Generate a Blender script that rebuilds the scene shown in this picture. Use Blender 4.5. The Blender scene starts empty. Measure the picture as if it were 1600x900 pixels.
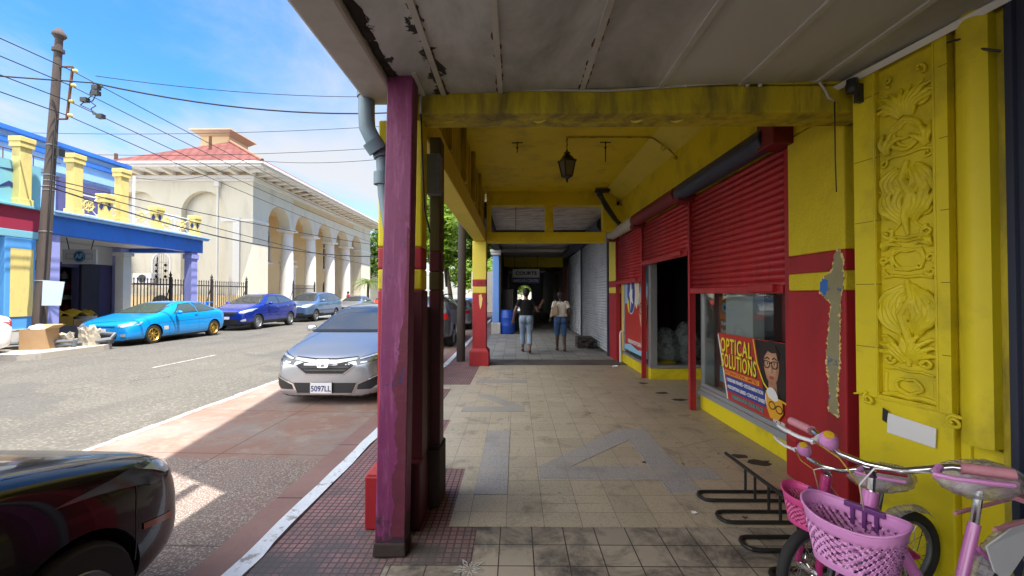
import bpy, bmesh, math, random
from mathutils import Vector, Matrix
from mathutils.bvhtree import BVHTree
from math import sin, cos, pi, radians, sqrt, atan2
SC = bpy.context.scene
COL = SC.collection
R = random.Random(7)
V = Vector

# ------------------------------------------------------------------ mesh builder
class MB:
    def __init__(s):
        s.v = []; s.f = []; s.mi = []; s.m = 0
    def mesh(s, vs, fs, M=None):
        o = len(s.v)
        s.v += [tuple(M @ V(p)) for p in vs] if M is not None else [tuple(p) for p in vs]
        for f in fs:
            s.f.append(tuple(i + o for i in f)); s.mi.append(s.m)
        return s
    def box(s, x0, x1, y0, y1, z0, z1, M=None):
        vs = [(x, y, z) for z in (z0, z1) for y in (y0, y1) for x in (x0, x1)]
        return s.mesh(vs, [(0, 2, 3, 1), (4, 5, 7, 6), (0, 1, 5, 4), (2, 6, 7, 3), (0, 4, 6, 2), (1, 3, 7, 5)], M)
    def hexa(s, b, t):      # bottom 4, top 4 corners, counter-clockwise from above
        return s.mesh(list(b) + list(t), [(3, 2, 1, 0), (4, 5, 6, 7), (0, 1, 5, 4), (1, 2, 6, 5), (2, 3, 7, 6), (3, 0, 4, 7)])
    def quad(s, *p):
        return s.mesh(p, [tuple(range(len(p)))])
    def tube(s, pts, r, n=8, closed=False, caps=True, ref=None):
        pts = [V(p) for p in pts]; N = len(pts)
        rs = r if isinstance(r, (list, tuple)) and len(r) == N else [r] * N
        rings = []; up = None
        for i, p in enumerate(pts):
            if closed: t = pts[(i + 1) % N] - pts[i - 1]
            else: t = pts[min(i + 1, N - 1)] - pts[max(i - 1, 0)]
            t = t.normalized() if t.length > 1e-9 else V((0, 0, 1))
            if ref is not None: a = V(ref) - t * V(ref).dot(t)
            elif up is None:
                a = V((0, 0, 1)) if abs(t.z) < .9 else V((1, 0, 0))
                a = a - t * a.dot(t)
            else: a = up - t * up.dot(t)
            if a.length < 1e-6: a = t.orthogonal()
            a.normalize(); b = t.cross(a); up = a
            ra, rb = rs[i] if isinstance(rs[i], (tuple, list)) else (rs[i], rs[i])
            rings.append([p + a * ra * cos(2 * pi * k / n) + b * rb * sin(2 * pi * k / n) for k in range(n)])
        vs = [q for ring in rings for q in ring]; fs = []
        for i in range(N if closed else N - 1):
            j = (i + 1) % N
            for k in range(n):
                l = (k + 1) % n
                fs.append((i * n + k, i * n + l, j * n + l, j * n + k))
        if caps and not closed:
            fs.append(tuple(range(n - 1, -1, -1))); fs.append(tuple((N - 1) * n + k for k in range(n)))
        return s.mesh(vs, fs)
    def cyl(s, p0, p1, r0, r1=None, n=16):
        return s.tube([p0, p1], [r0, r0 if r1 is None else r1], n)
    def lathe(s, c, prof, n=20, axis=(0, 0, 1), M=None, caps=True):
        ax = V(axis).normalized(); a = ax.orthogonal().normalized(); b = ax.cross(a); c = V(c)
        vs = []; fs = []; N = len(prof)
        for r, z in prof:
            for k in range(n):
                vs.append(c + ax * z + (a * cos(2 * pi * k / n) + b * sin(2 * pi * k / n)) * r)
        for i in range(N - 1):
            for k in range(n):
                l = (k + 1) % n
                fs.append((i * n + k, i * n + l, (i + 1) * n + l, (i + 1) * n + k))
        if caps and prof[0][0] > 1e-5: fs.append(tuple(range(n - 1, -1, -1)))
        if caps and prof[-1][0] > 1e-5: fs.append(tuple((N - 1) * n + k for k in range(n)))
        return s.mesh(vs, fs, M)
    def ball(s, c, r, nu=14, nv=9, M=None):
        rx, ry, rz = r if isinstance(r, (tuple, list)) else (r, r, r)
        vs = []; fs = []
        for i in range(nv + 1):
            t = pi * i / nv
            for k in range(nu):
                p = 2 * pi * k / nu
                vs.append((c[0] + rx * sin(t) * cos(p), c[1] + ry * sin(t) * sin(p), c[2] - rz * cos(t)))
        for i in range(nv):
            for k in range(nu):
                l = (k + 1) % nu
                fs.append((i * nu + k, i * nu + l, (i + 1) * nu + l, (i + 1) * nu + k))
        return s.mesh(vs, fs, M)
    def poly(s, loops, depth, M=None):          # filled 2-D outline(s) extruded 0..depth, holes by even-odd
        vs, fs = fill2d(loops, depth)
        return s.mesh(vs, fs, M)
    def prism(s, pts, axis, a, b):              # 2-D convex-ish outline extruded along a world axis
        n = len(pts)
        def P(u, w, t): return (t, u, w) if axis == 'x' else (u, t, w) if axis == 'y' else (u, w, t)
        vs = [P(u, w, a) for u, w in pts] + [P(u, w, b) for u, w in pts]
        fs = [tuple(range(n - 1, -1, -1)), tuple(range(n, 2 * n))]
        fs += [(i, (i + 1) % n, n + (i + 1) % n, n + i) for i in range(n)]
        return s.mesh(vs, fs)
    def build(s, name, mat, parent=None, smooth=False, bevel=0, segs=2, subd=0, fix=True, weld=False):
        me = bpy.data.meshes.new(name)
        me.from_pydata(s.v, [], s.f)
        for m in (mat if isinstance(mat, (list, tuple)) else [mat]): me.materials.append(m)
        if isinstance(mat, (list, tuple)): me.polygons.foreach_set('material_index', s.mi)
        if fix or weld:
            bm = bmesh.new(); bm.from_mesh(me)
            if weld: bmesh.ops.remove_doubles(bm, verts=bm.verts, dist=1e-5)
            if fix: bmesh.ops.recalc_face_normals(bm, faces=bm.faces)
            bm.to_mesh(me); bm.free()
        if smooth == 'auto':
            me.polygons.foreach_set('use_smooth', [True] * len(me.polygons))
            sharp(me, 35)
        elif smooth: me.polygons.foreach_set('use_smooth', [True] * len(me.polygons))
        me.update()
        ob = bpy.data.objects.new(name, me); COL.objects.link(ob)
        if parent is not None:
            ob.parent = parent
            ob.matrix_parent_inverse = pinv(parent)
        if bevel:
            b = ob.modifiers.new('bevel', 'BEVEL'); b.width = bevel; b.segments = segs; b.limit_method = 'ANGLE'; b.angle_limit = radians(40)
            b.harden_normals = False
        if subd:
            m = ob.modifiers.new('sub', 'SUBSURF'); m.levels = m.render_levels = subd
        return ob

WORLD = {}
def pinv(parent):
    M = WORLD.get(parent.name)
    return M.inverted() if M is not None else Matrix.Identity(4)
def sharp(me, deg):
    bm = bmesh.new(); bm.from_mesh(me)
    for e in bm.edges:
        if len(e.link_faces) == 2 and e.calc_face_angle(0) > radians(deg): e.smooth = False
    bm.to_mesh(me); bm.free()
def fill2d(loops, depth):
    cu = bpy.data.curves.new('tmp', 'CURVE'); cu.dimensions = '2D'; cu.fill_mode = 'BOTH'; cu.extrude = abs(depth) / 2
    for lp in loops:
        sp = cu.splines.new('POLY'); sp.points.add(len(lp) - 1); sp.use_cyclic_u = True
        for p, q in zip(sp.points, lp): p.co = (q[0], q[1], 0, 1)
    ob = bpy.data.objects.new('tmp', cu)
    me = bpy.data.meshes.new_from_object(ob)
    vs = [(v.co.x, v.co.y, v.co.z + depth / 2) for v in me.vertices]; fs = [tuple(p.vertices) for p in me.polygons]
    bpy.data.objects.remove(ob); bpy.data.curves.remove(cu); bpy.data.meshes.remove(me)
    return vs, fs
_tc = {}
def text2d(body, size, depth, ax='CENTER', bold=0, sx=1.0, space=1.0):
    cu = bpy.data.curves.new('tmp', 'FONT'); cu.body = body; cu.size = size; cu.extrude = depth / 2
    cu.align_x = ax; cu.align_y = 'CENTER'; cu.offset = bold; cu.resolution_u = 3; cu.space_character = space
    ob = bpy.data.objects.new('tmp', cu); me = bpy.data.meshes.new_from_object(ob)
    vs = [(v.co.x * sx, v.co.y, v.co.z + depth / 2) for v in me.vertices]; fs = [tuple(p.vertices) for p in me.polygons]
    bpy.data.objects.remove(ob); bpy.data.curves.remove(cu); bpy.data.meshes.remove(me)
    return vs, fs
def frame(o, u, v):
    u = V(u).normalized(); v = V(v).normalized(); n = u.cross(v)
    M = Matrix((u, v, n)).transposed().to_4x4(); M.translation = V(o); return M
def circ(cx, cy, rx, ry=None, n=24, a0=0, a1=2 * pi):
    ry = rx if ry is None else ry; full = abs(a1 - a0 - 2 * pi) < 1e-6
    k = n if full else n + 1
    return [(cx + rx * cos(a0 + (a1 - a0) * i / n), cy + ry * sin(a0 + (a1 - a0) * i / n)) for i in range(k)]
def rect(x0, x1, y0, y1): return [(x0, y0), (x1, y0), (x1, y1), (x0, y1)]
def arch(cx, y0, ys, r, n=16):     # jamb foot y0, springing ys
    return [(cx - r, y0), (cx + r, y0)] + [(cx + r * cos(pi * i / n), ys + r * sin(pi * i / n)) for i in range(n + 1)]

def tag(o, label=None, cat=None, group=None, kind=None):
    if label: o['label'] = label
    if cat: o['category'] = cat
    if group: o['group'] = group
    if kind: o['kind'] = kind
    return o
def thing(name, label, cat, loc=(0, 0, 0), rz=0, group=None, scale=None, local=False):
    """An Empty at the thing's base. local=True: parts are modelled around the origin, else in world coordinates."""
    o = bpy.data.objects.new(name, None); COL.objects.link(o); o.empty_display_size = .2
    o.location = loc; o.rotation_euler = (0, 0, rz)
    M = Matrix.Translation(V(loc)) @ Matrix.Rotation(rz, 4, 'Z')
    if not local: WORLD[o.name] = M
    return tag(o, label, cat, group)
def dup(o, loc=None, rz=None, label=None, parent=None):
    c = o.copy(); COL.objects.link(c)
    if parent is not None: c.parent = parent
    for ch in list(o.children): dup(ch, parent=c)
    if loc is not None: c.location = loc
    if rz is not None: c.rotation_euler = (0, 0, rz)
    if label: c['label'] = label
    return c
def shift(o, d, **k): return dup(o, V(o.location) + V(d), **k)
def evaled(ob):
    SC.view_layers[0].update()
    dg = bpy.context.evaluated_depsgraph_get()
    return bpy.data.meshes.new_from_object(ob.evaluated_get(dg))
def bake(ob):
    me = evaled(ob); ob.modifiers.clear(); old = ob.data; nm = old.name; ob.data = me; bpy.data.meshes.remove(old); me.name = nm
    return ob

# ------------------------------------------------------------------ materials
def nt(m):
    m.use_nodes = True; t = m.node_tree; t.nodes.clear(); return t, t.nodes, t.links
class G:
    """tiny node graph helper"""
    def __init__(s, name):
        s.mat = bpy.data.materials.new(name); s.t, s.n, s.l = nt(s.mat)
        s.out = s.n.new('ShaderNodeOutputMaterial'); s.p = s.n.new('ShaderNodeBsdfPrincipled'); s.l.new(s.p.outputs[0], s.out.inputs[0])
        s.tc = s.n.new('ShaderNodeTexCoord'); s.co = s.tc.outputs['Object']
    def put(s, sock, val):
        if isinstance(val, bpy.types.NodeSocket): s.l.new(val, sock)
        elif val is not None:
            try: sock.default_value = val
            except Exception: sock.default_value = (*val, 1) if len(val) == 3 else val
    def mapping(s, scale=(1, 1, 1), loc=(0, 0, 0), rot=(0, 0, 0), co=None):
        m = s.n.new('ShaderNodeMapping'); m.inputs['Scale'].default_value = scale; m.inputs['Location'].default_value = loc; m.inputs['Rotation'].default_value = rot
        s.l.new(co or s.co, m.inputs[0]); return m.outputs[0]
    def noise(s, scale, detail=4, rough=.55, co=None, dist=0):
        n = s.n.new('ShaderNodeTexNoise'); n.inputs['Scale'].default_value = scale; n.inputs['Detail'].default_value = detail
        n.inputs['Roughness'].default_value = rough; n.inputs['Distortion'].default_value = dist
        s.l.new(co or s.co, n.inputs['Vector']); return n.outputs['Fac']
    def voro(s, scale, co=None, out='Distance', feat='F1'):
        n = s.n.new('ShaderNodeTexVoronoi'); n.feature = feat; n.inputs['Scale'].default_value = scale
        s.l.new(co or s.co, n.inputs['Vector']); return n.outputs[out]
    def brick(s, w, h, mortar=.004, loc=(0, 0, 0), off=0, c1=(0, 0, 0), c2=(1, 1, 1), rot=(0, 0, 0), smooth=.1):
        n = s.n.new('ShaderNodeTexBrick'); n.offset = off; n.offset_frequency = 2; n.squash = 1
        n.inputs['Scale'].default_value = 1; n.inputs['Brick Width'].default_value = w; n.inputs['Row Height'].default_value = h
        n.inputs['Mortar Size'].default_value = mortar; n.inputs['Mortar Smooth'].default_value = smooth; n.inputs['Bias'].default_value = 0
        n.inputs['Color1'].default_value = (*c1, 1); n.inputs['Color2'].default_value = (*c2, 1)
        s.l.new(s.mapping(loc=loc, rot=rot), n.inputs['Vector']); return n.outputs['Color'], n.outputs['Fac']
    def ramp(s, f, lo, hi, a=0., b=1.):
        m = s.n.new('ShaderNodeMapRange'); m.inputs['From Min'].default_value = lo; m.inputs['From Max'].default_value = hi
        m.inputs['To Min'].default_value = a; m.inputs['To Max'].default_value = b; s.l.new(f, m.inputs['Value']); return m.outputs[0]
    def math(s, op, a, b=None):
        m = s.n.new('ShaderNodeMath'); m.operation = op; s.put(m.inputs[0], a)
        if b is not None: s.put(m.inputs[1], b)
        return m.outputs[0]
    def mix(s, f, a, b, mode='MIX'):
        m = s.n.new('ShaderNodeMix'); m.data_type = 'RGBA'; m.blend_type = mode
        s.put(m.inputs[0], f); s.put(m.inputs[6], (*a, 1) if isinstance(a, (tuple, list)) else a); s.put(m.inputs[7], (*b, 1) if isinstance(b, (tuple, list)) else b)
        return m.outputs[2]
    def bump(s, h, strength=.3, dist=.01, nrm=None):
        b = s.n.new('ShaderNodeBump'); b.inputs['Strength'].default_value = strength; b.inputs['Distance'].default_value = dist
        s.l.new(h, b.inputs['Height'])
        if nrm is not None: s.l.new(nrm, b.inputs['Normal'])
        return b.outputs[0]
    def sep(s, co=None):
        n = s.n.new('ShaderNodeSeparateXYZ'); s.l.new(co or s.co, n.inputs[0]); return n.outputs
    def done(s, col, rough=.7, metal=0, nrm=None, spec=None, coat=None, **k):
        s.put(s.p.inputs['Base Color'], (*col, 1) if isinstance(col, (tuple, list)) else col)
        s.put(s.p.inputs['Roughness'], rough); s.p.inputs['Metallic'].default_value = metal
        if nrm is not None: s.l.new(nrm, s.p.inputs['Normal'])
        if spec is not None: s.p.inputs['Specular IOR Level'].default_value = spec
        if coat: s.p.inputs['Coat Weight'].default_value = coat; s.p.inputs['Coat Roughness'].default_value = .04
        for a, b in k.items(): s.put(s.p.inputs[a.replace('_', ' ')], b)
        return s.mat
def sc3(c, k): return tuple(min(1, x * k) for x in c)
def paint(name, c, rough=.6, var=.12, scale=2.5, bump=.15, bs=30, dirt=None, dlo=.55, dhi=.75, ds=1.6, damt=.8, metal=0, spec=.4, stretch=(1, 1, 1), chip=None, clo=.66, cs=5):
    g = G(name); co = g.mapping(scale=stretch)
    f = g.noise(scale, 5, .6, co)
    col = g.mix(f, sc3(c, 1 - var * 1.6), sc3(c, 1 + var))
    if dirt:
        d = g.ramp(g.noise(ds, 8, .65, co, dist=.3), dlo, dhi, 0, damt); col = g.mix(d, col, dirt)
    if chip:
        d = g.ramp(g.noise(cs, 9, .7), clo, clo + .015, 0, 1); col = g.mix(d, col, chip)
    n = g.bump(g.noise(bs, 4, .6), bump, .01) if bump else None
    return g.done(col, rough, metal, n, spec)
def plain(name, c, rough=.5, metal=0, spec=.5, coat=None, **k):
    g = G(name); f = g.noise(18, 3, .5)
    return g.done(g.mix(f, sc3(c, .93), sc3(c, 1.05)), g.ramp(f, 0, 1, max(0, rough - .04), rough + .05), metal, None, spec, coat, **k)

YEL = (.66, .535, .010); RED = (.36, .018, .026); PUR = (.25, .034, .135)
M = {}
M['yellow'] = paint('yellow_paint', YEL, .55, .10, 2.2, .25, 22, dirt=(.17, .13, .02), dlo=.52, dhi=.74, ds=1.9, damt=.6)
M['yellow_dirty'] = paint('yellow_paint_dirty', (.57, .455, .018), .65, .2, 1.8, .2, 20, dirt=(.085, .07, .025), dlo=.42, dhi=.66, ds=2.6, damt=.8, stretch=(2.5, 2.5, .5))
M['yellow_pale'] = paint('yellow_pale', (.66, .55, .07), .6, .1, 2.5, .2, 25, dirt=(.2, .16, .05), dlo=.6, dhi=.85, damt=.5)
M['yellow_cream'] = paint('yellow_cream', (.76, .60, .20), .6, .08, 3, .12, 25, dirt=(.36, .29, .13), dlo=.50, dhi=.76, ds=3, damt=.6, stretch=(1.5, 1.5, .6))
M['yellow_stucco'] = paint('yellow_stucco', (.66, .535, .018), .7, .12, 3, .9, 30, dirt=(.2, .16, .03), dlo=.58, dhi=.8, damt=.4)
M['red'] = paint('red_paint', RED, .5, .18, 2, .2, 18, dirt=(.06, .012, .012), dlo=.52, dhi=.8, ds=1.5, damt=.7, stretch=(2, 2, .5))
M['red_shutter'] = paint('red_shutter_paint', (.43, .02, .026), .42, .22, 3, .12, 3, dirt=(.12, .012, .014), dlo=.46, dhi=.68, ds=3.0, damt=.65, stretch=(1, 2.5, .35))
M['red_dark'] = paint('red_dark_paint', (.17, .012, .016), .5, .2, 2, .15, 18)
M['purple'] = paint('purple_paint', PUR, .5, .16, 2.2, .2, 14, dirt=(.10, .02, .075), dlo=.5, dhi=.8, ds=2.0, damt=.7, stretch=(3, 3, .4), chip=(.03, .03, .11), clo=.72, cs=6)
def purple_post():
    g = G('purple_post'); co = g.mapping(scale=(5, 5, .5)); f = g.noise(3, 6, .65, co); c = g.mix(f, (.125, .018, .078), (.235, .040, .135))
    c = g.mix(g.ramp(g.noise(6, 8, .7, co), .52, .70, 0, .6), c, (.36, .12, .26)); c = g.mix(g.ramp(g.noise(9, 9, .72), .64, .66), c, (.05, .03, .10)); c = g.mix(g.ramp(g.noise(4, 8, .7), .60, .63, 0, .8), c, (.13, .02, .05))
    z = g.sep()[2]; foot = g.math('ADD', g.noise(7, 8, .7), g.ramp(z, .05, .55, .30, -.25)); c = g.mix(g.ramp(foot, .60, .70, 0, .9), c, (.03, .024, .028))
    return g.done(c, .5, 0, g.bump(g.noise(16, 6, .65), .35, .01), .4)
M['purple'] = purple_post()
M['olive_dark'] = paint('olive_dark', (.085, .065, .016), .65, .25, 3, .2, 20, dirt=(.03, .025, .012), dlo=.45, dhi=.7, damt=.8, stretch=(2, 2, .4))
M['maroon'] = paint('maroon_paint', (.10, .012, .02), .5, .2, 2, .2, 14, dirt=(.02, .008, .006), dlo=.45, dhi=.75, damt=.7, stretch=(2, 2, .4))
M['grime'] = paint('grime', (.05, .035, .03), .85, .3, 6, .4, 40)
M['blue_paint'] = paint('blue_paint', (.035, .17, .60), .5, .1, 2, .1, 25, dirt=(.04, .10, .28), dlo=.48, dhi=.72, damt=.6, stretch=(1.5, 1.5, .6)); M['chrome_soft'] = plain('chrome_soft', (.38, .40, .44), .22, 1)
M['blue_light'] = paint('blue_light', (.10, .34, .72), .5, .08, 2, .1, 25, dirt=(.08, .2, .36), dlo=.52, dhi=.78, damt=.5)
M['blue_pale'] = paint('blue_pale', (.30, .49, .74), .6, .1, 2, .1, 25, dirt=(.22, .28, .38), dlo=.5, dhi=.75, damt=.6)
M['blue_col'] = paint('blue_column', (.16, .33, .75), .55, .08, 2, .1, 25)
M['lavender'] = paint('lavender', (.30, .31, .60), .6, .08, 2, .1, 25, dirt=(.14, .14, .24), dlo=.52, dhi=.78, damt=.6, stretch=(2, 2, .5))
M['navy_wall'] = paint('navy_wall', (.075, .075, .19), .7, .1, 2, .1, 25)
M['navy_metal'] = paint('navy_metal', (.026, .032, .058), .45, .2, 3, .05, 20, dirt=(.02, .02, .03), stretch=(1, 1, .3))
M['cream'] = paint('cream_wall', (.70, .645, .50), .75, .06, .8, .1, 20, dirt=(.40, .34, .25), dlo=.50, dhi=.76, ds=.9, damt=.42, stretch=(1.6, 1.6, .5))
M['cream_ochre'] = paint('cream_ochre', (.66, .50, .27), .75, .06, .8, .1, 20, dirt=(.42, .3, .16), dlo=.55, dhi=.8, ds=.7, damt=.4)
M['white_stone'] = paint('white_stone', (.76, .73, .66), .7, .05, 1.2, .08, 25, dirt=(.45, .38, .28), dlo=.6, dhi=.85, ds=1, damt=.4)
M['white_wall'] = paint('white_wall', (.62, .60, .54), .7, .08, 1.2, .1, 25, dirt=(.3, .28, .24), dlo=.55, dhi=.85, damt=.4)
M['white'] = paint('white_paint', (.72, .72, .72), .5, .05, 3, .05, 25)
M['off_white'] = paint('off_white', (.54, .53, .50), .6, .12, 3, .1, 25, dirt=(.19, .165, .135), dlo=.50, dhi=.75, damt=.5)
M['black_metal'] = plain('black_metal', (.012, .012, .013), .4)
M['black'] = plain('black_plastic', (.015, .015, .016), .5)
M['dark'] = plain('dark_interior', (.018, .017, .017), .8)
M['grey_metal'] = paint('grey_metal', (.16, .17, .18), .5, .12, 4, .05, 25, metal=.4)
M['alu'] = plain('aluminium', (.42, .43, .44), .38, .7)
M['chrome'] = plain('chrome', (.75, .75, .76), .09, 1)
M['rust'] = paint('rust', (.16, .07, .035), .85, .3, 8, .4, 40)
M['pipe'] = paint('pipe_blue_grey', (.15, .22, .27), .45, .12, 2, .06, 20, dirt=(.08, .08, .08), dlo=.55, dhi=.8, damt=.6)
M['pipe_brown'] = paint('pole_wood', (.105, .08, .068), .85, .25, 3, .4, 40, stretch=(6, 6, .4), dirt=(.05, .04, .035), damt=.6)
M['wood_dark'] = paint('wood_dark', (.055, .045, .04), .8, .25, 3, .4, 40, stretch=(8, 8, .5))
M['brown_door'] = paint('brown_door', (.10, .032, .016), .55, .25, 3, .15, 30, stretch=(5, 5, .4))
M['grey_shutter'] = paint('grey_shutter', (.40, .42, .45), .4, .12, 2, .04, 25, dirt=(.15, .14, .13), dlo=.5, dhi=.8, damt=.5, metal=.3)
M['iron'] = plain('iron_fence', (.045, .038, .033), .6)
M['roof_red'] = None
M['asphalt'] = None
def mk_ground():
    g = G('asphalt'); f = g.noise(1.1, 6, .6); s = g.noise(90, 3, .7); v = g.voro(55)
    co = g.mapping(scale=(1.2, .12, 1)); st = g.ramp(g.noise(.9, 6, .6, co), .5, .75)
    c = g.mix(f, (.078, .073, .064), (.134, .125, .108)); s2 = g.noise(26, 4, .75); c = g.mix(g.ramp(s2, .52, .70), c, (.25, .23, .19)); c = g.mix(g.ramp(s2, .30, .42, .6, 0), c, (.055, .053, .05)); c = g.mix(g.math('MULTIPLY', st, .6), c, (.075, .072, .068))
    pt = g.ramp(g.noise(.30, 5, .55), .56, .58); c = g.mix(g.math('MULTIPLY', pt, .5), c, (.075, .073, .07))
    wp = g.n.new('ShaderNodeVectorMath'); wp.operation = 'ADD'; nz = g.n.new('ShaderNodeTexNoise'); nz.inputs['Scale'].default_value = 1.2; nz.inputs['Detail'].default_value = 6; g.l.new(g.co, nz.inputs['Vector']); g.l.new(g.co, wp.inputs[0]); g.l.new(nz.outputs['Color'], wp.inputs[1])
    ck = g.ramp(g.voro(.16, g.mapping(scale=(1, .7, 0), co=wp.outputs[0]), 'Distance', 'DISTANCE_TO_EDGE'), 0, .004, .55, 0); c = g.mix(ck, c, (.03, .03, .03))
    M['asphalt'] = g.done(c, .85, 0, g.bump(s, .5, .006), .3)
    g = G('parking_lane'); f = g.noise(1.0, 7, .65); agg = g.voro(42, out='Color'); av = g.voro(42)
    patch = g.ramp(g.math('ADD', g.sep()[1], g.math('MULTIPLY', g.noise(1.2, 6, .6), .5)), 4.40, 4.46, 1, 0)
    base = g.mix(f, (.20, .108, .088), (.30, .20, .158)); base = g.mix(g.ramp(g.noise(1.3, 7, .68, dist=.5), .44, .60, 0, .75), base, (.25, .22, .20)); base = g.mix(g.ramp(g.noise(2.2, 8, .74), .52, .66, 0, .7), base, (.33, .265, .22))
    aggc = g.mix(g.ramp(g.noise(80, 3, .65), .50, .62), (.16, .125, .113), (.42, .37, .31)); aggc = g.mix(g.ramp(f, .4, .75, 0, .5), aggc, (.26, .15, .125))
    c = g.mix(patch, base, aggc); c = g.mix(g.ramp(g.noise(.8, 5, .6), .62, .8, 0, .7), c, (.09, .075, .07))
    bc, bf = g.brick(6, 1.55, .008, loc=(3, .35, 0)); c = g.mix(g.math('MULTIPLY', bf, .6), c, (.05, .04, .035))
    M['lane'] = g.done(c, .85, 0, g.bump(g.noise(60, 2, .6), .5, .008), .3)
    g = G('gutter'); f = g.noise(2.2, 7, .65); c = g.mix(f, (.17, .095, .085), (.30, .19, .165)); c = g.mix(g.ramp(g.noise(4, 6, .7), .6, .75, 0, .7), c, (.09, .075, .07))
    bc, bf = g.brick(3, 1.2, .01, loc=(1, .2, 0)); c = g.mix(g.math('MULTIPLY', bf, .7), c, (.04, .03, .03))
    M['gutter'] = g.done(c, .8, 0, g.bump(g.noise(30, 4, .6), .4, .008), .3)
    g = G('kerb_paint'); f = g.noise(6, 6, .65); c = g.mix(f, (.56, .62, .68), (.80, .84, .88)); c = g.mix(g.ramp(g.noise(8, 9, .75), .55, .62, 0, .85), c, (.24, .225, .21))
    M['kerb'] = g.done(c, .7, 0, g.bump(g.noise(25, 5, .7), .6, .015), .3)
    # red grid pavers: groups of small squares
    g = G('red_grid_pavers'); bc, bf = g.brick(.046, .046, .0055, loc=(.01, .0, 0), c1=(.8, .8, .8), c2=(1.1, 1.1, 1.1))
    f = g.noise(2.0, 6, .65); c = g.mix(f, (.22, .105, .105), (.38, .215, .205)); c = g.mix(.5, c, bc, 'MULTIPLY'); c = g.mix(bf, c, (.07, .055, .055))
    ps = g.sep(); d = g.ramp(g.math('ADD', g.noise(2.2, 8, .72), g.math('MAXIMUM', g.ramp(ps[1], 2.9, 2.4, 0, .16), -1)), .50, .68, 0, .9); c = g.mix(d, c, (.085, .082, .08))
    M['pavers'] = g.done(c, .7, 0, g.bump(g.math('SUBTRACT', 1.0, bf), .5, .006), .4)
    # terrazzo tiles (ten inch)
    g = G('terrazzo_tiles'); bc, bf = g.brick(.254, .254, .0016, loc=(.065, -3.26 + .254 * 20, 0), c1=(.9, .9, .88), c2=(1.05, 1.04, 1.0), smooth=.3)
    sp = g.noise(120, 2, .7); f = g.noise(.9, 6, .6)
    c = g.mix(f, (.38, .33, .25), (.54, .48, .385)); c = g.mix(g.ramp(sp, .52, .68), c, (.27, .215, .145)); c = g.mix(1, c, bc, 'MULTIPLY'); jm = g.ramp(g.noise(1.7, 5, .6), .35, .65, .25, .9); c = g.mix(g.math('MULTIPLY', bf, jm), c, (.07, .06, .05)); ckk = g.ramp(g.voro(.55, g.mapping(scale=(1, 1, 0)), 'Distance', 'DISTANCE_TO_EDGE'), 0, .004, .55, 0); c = g.mix(g.math('MULTIPLY', ckk, g.ramp(g.noise(.9, 3, .5), .5, .58)), c, (.06, .05, .04))
    ox = g.sep()[0]; wr = g.ramp(ox, .6, 2.3); c = g.mix(g.math('MULTIPLY', wr, .5), c, (.34, .235, .14))
    stn = g.ramp(g.noise(2.6, 8, .72, dist=.4), .54, .72, 0, .75); c = g.mix(stn, c, (.10, .085, .07))
    dots = g.ramp(g.noise(13, 4, .65), .64, .68); dm = g.math('MULTIPLY', dots, g.ramp(g.noise(.8, 2, .5), .42, .62)); c = g.mix(dm, c, (.045, .04, .035))
    M['terrazzo'] = g.done(c, g.ramp(f, .3, .8, .42, .6), 0, g.bump(bf, -.15, .003), .45)
    g = G('grey_terrazzo_inlay'); sp = g.noise(150, 2, .7); f = g.noise(1.5, 5, .6); bc, bf = g.brick(.254, .254, .0016, loc=(.065, -3.26 + .254 * 20, 0))
    c = g.mix(g.ramp(sp, .40, .62), (.20, .195, .20), (.50, .48, .46)); c = g.mix(g.ramp(f, .55, .8, 0, .6), c, (.12, .11, .10)); c = g.mix(g.math('MULTIPLY', bf, .6), c, (.06, .055, .05))
    fd = g.ramp(g.noise(5, 7, .7), .45, .7, 0, .55); c = g.mix(fd, c, (.42, .36, .27)); M['inlay'] = g.done(c, .5, 0, None, .45)
    g = G('worn_floor_tiles'); bc, bf = g.brick(.2032, .2032, .0035, loc=(.10, -2.82 + .2032 * 40, 0), c1=(.85, .85, .85), c2=(1.08, 1.06, 1.04))
    f = g.noise(1.6, 7, .65); c = g.mix(f, (.25, .215, .17), (.42, .37, .30)); c = g.mix(1, c, bc, 'MULTIPLY'); c = g.mix(g.math('MULTIPLY', bf, .85), c, (.035, .03, .03))
    d = g.ramp(g.noise(2.4, 9, .74, dist=.5), .44, .62, 0, .88); c = g.mix(d, c, (.045, .04, .042))
    M['worn'] = g.done(c, g.ramp(f, .3, .8, .5, .7), 0, g.bump(bf, -.4, .004), .35)
    g = G('far_floor'); bc, bf = g.brick(.305, .305, .006, c1=(.22, .215, .20), c2=(.31, .30, .28)); d = g.ramp(g.noise(1.0, 7, .7), .45, .75, 0, .6)
    c = g.mix(g.math('MULTIPLY', bf, .6), bc, (.13, .13, .13)); c = g.mix(d, c, (.14, .135, .13)); M['far_floor'] = g.done(c, .6, 0, None, .4)
    g = G('concrete'); f = g.noise(1.3, 7, .65); c = g.mix(f, (.30, .27, .23), (.46, .43, .38)); c = g.mix(g.ramp(g.noise(5, 8, .7), .58, .72, 0, .7), c, (.15, .135, .12))
    M['concrete'] = g.done(c, .85, 0, g.bump(g.noise(30, 5, .6), .4, .01), .3)
    g = G('canopy_sheet'); f = g.noise(.7, 6, .6); co = g.mapping(scale=(1, .35, 1)); c = g.mix(f, (.52, .535, .54), (.68, .695, .70))
    c = g.mix(g.ramp(g.noise(1.6, 8, .66, co, dist=.5), .44, .68, 0, .8), c, (.225, .22, .21))
    ox = g.sep(); sx = g.math('ABSOLUTE', g.math('ADD', ox[0], .47)); dist = g.math('MAXIMUM', g.ramp(ox[0], -.80, -.60, .24, -.12), g.ramp(sx, .0, .15, .22, -.18))
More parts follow.
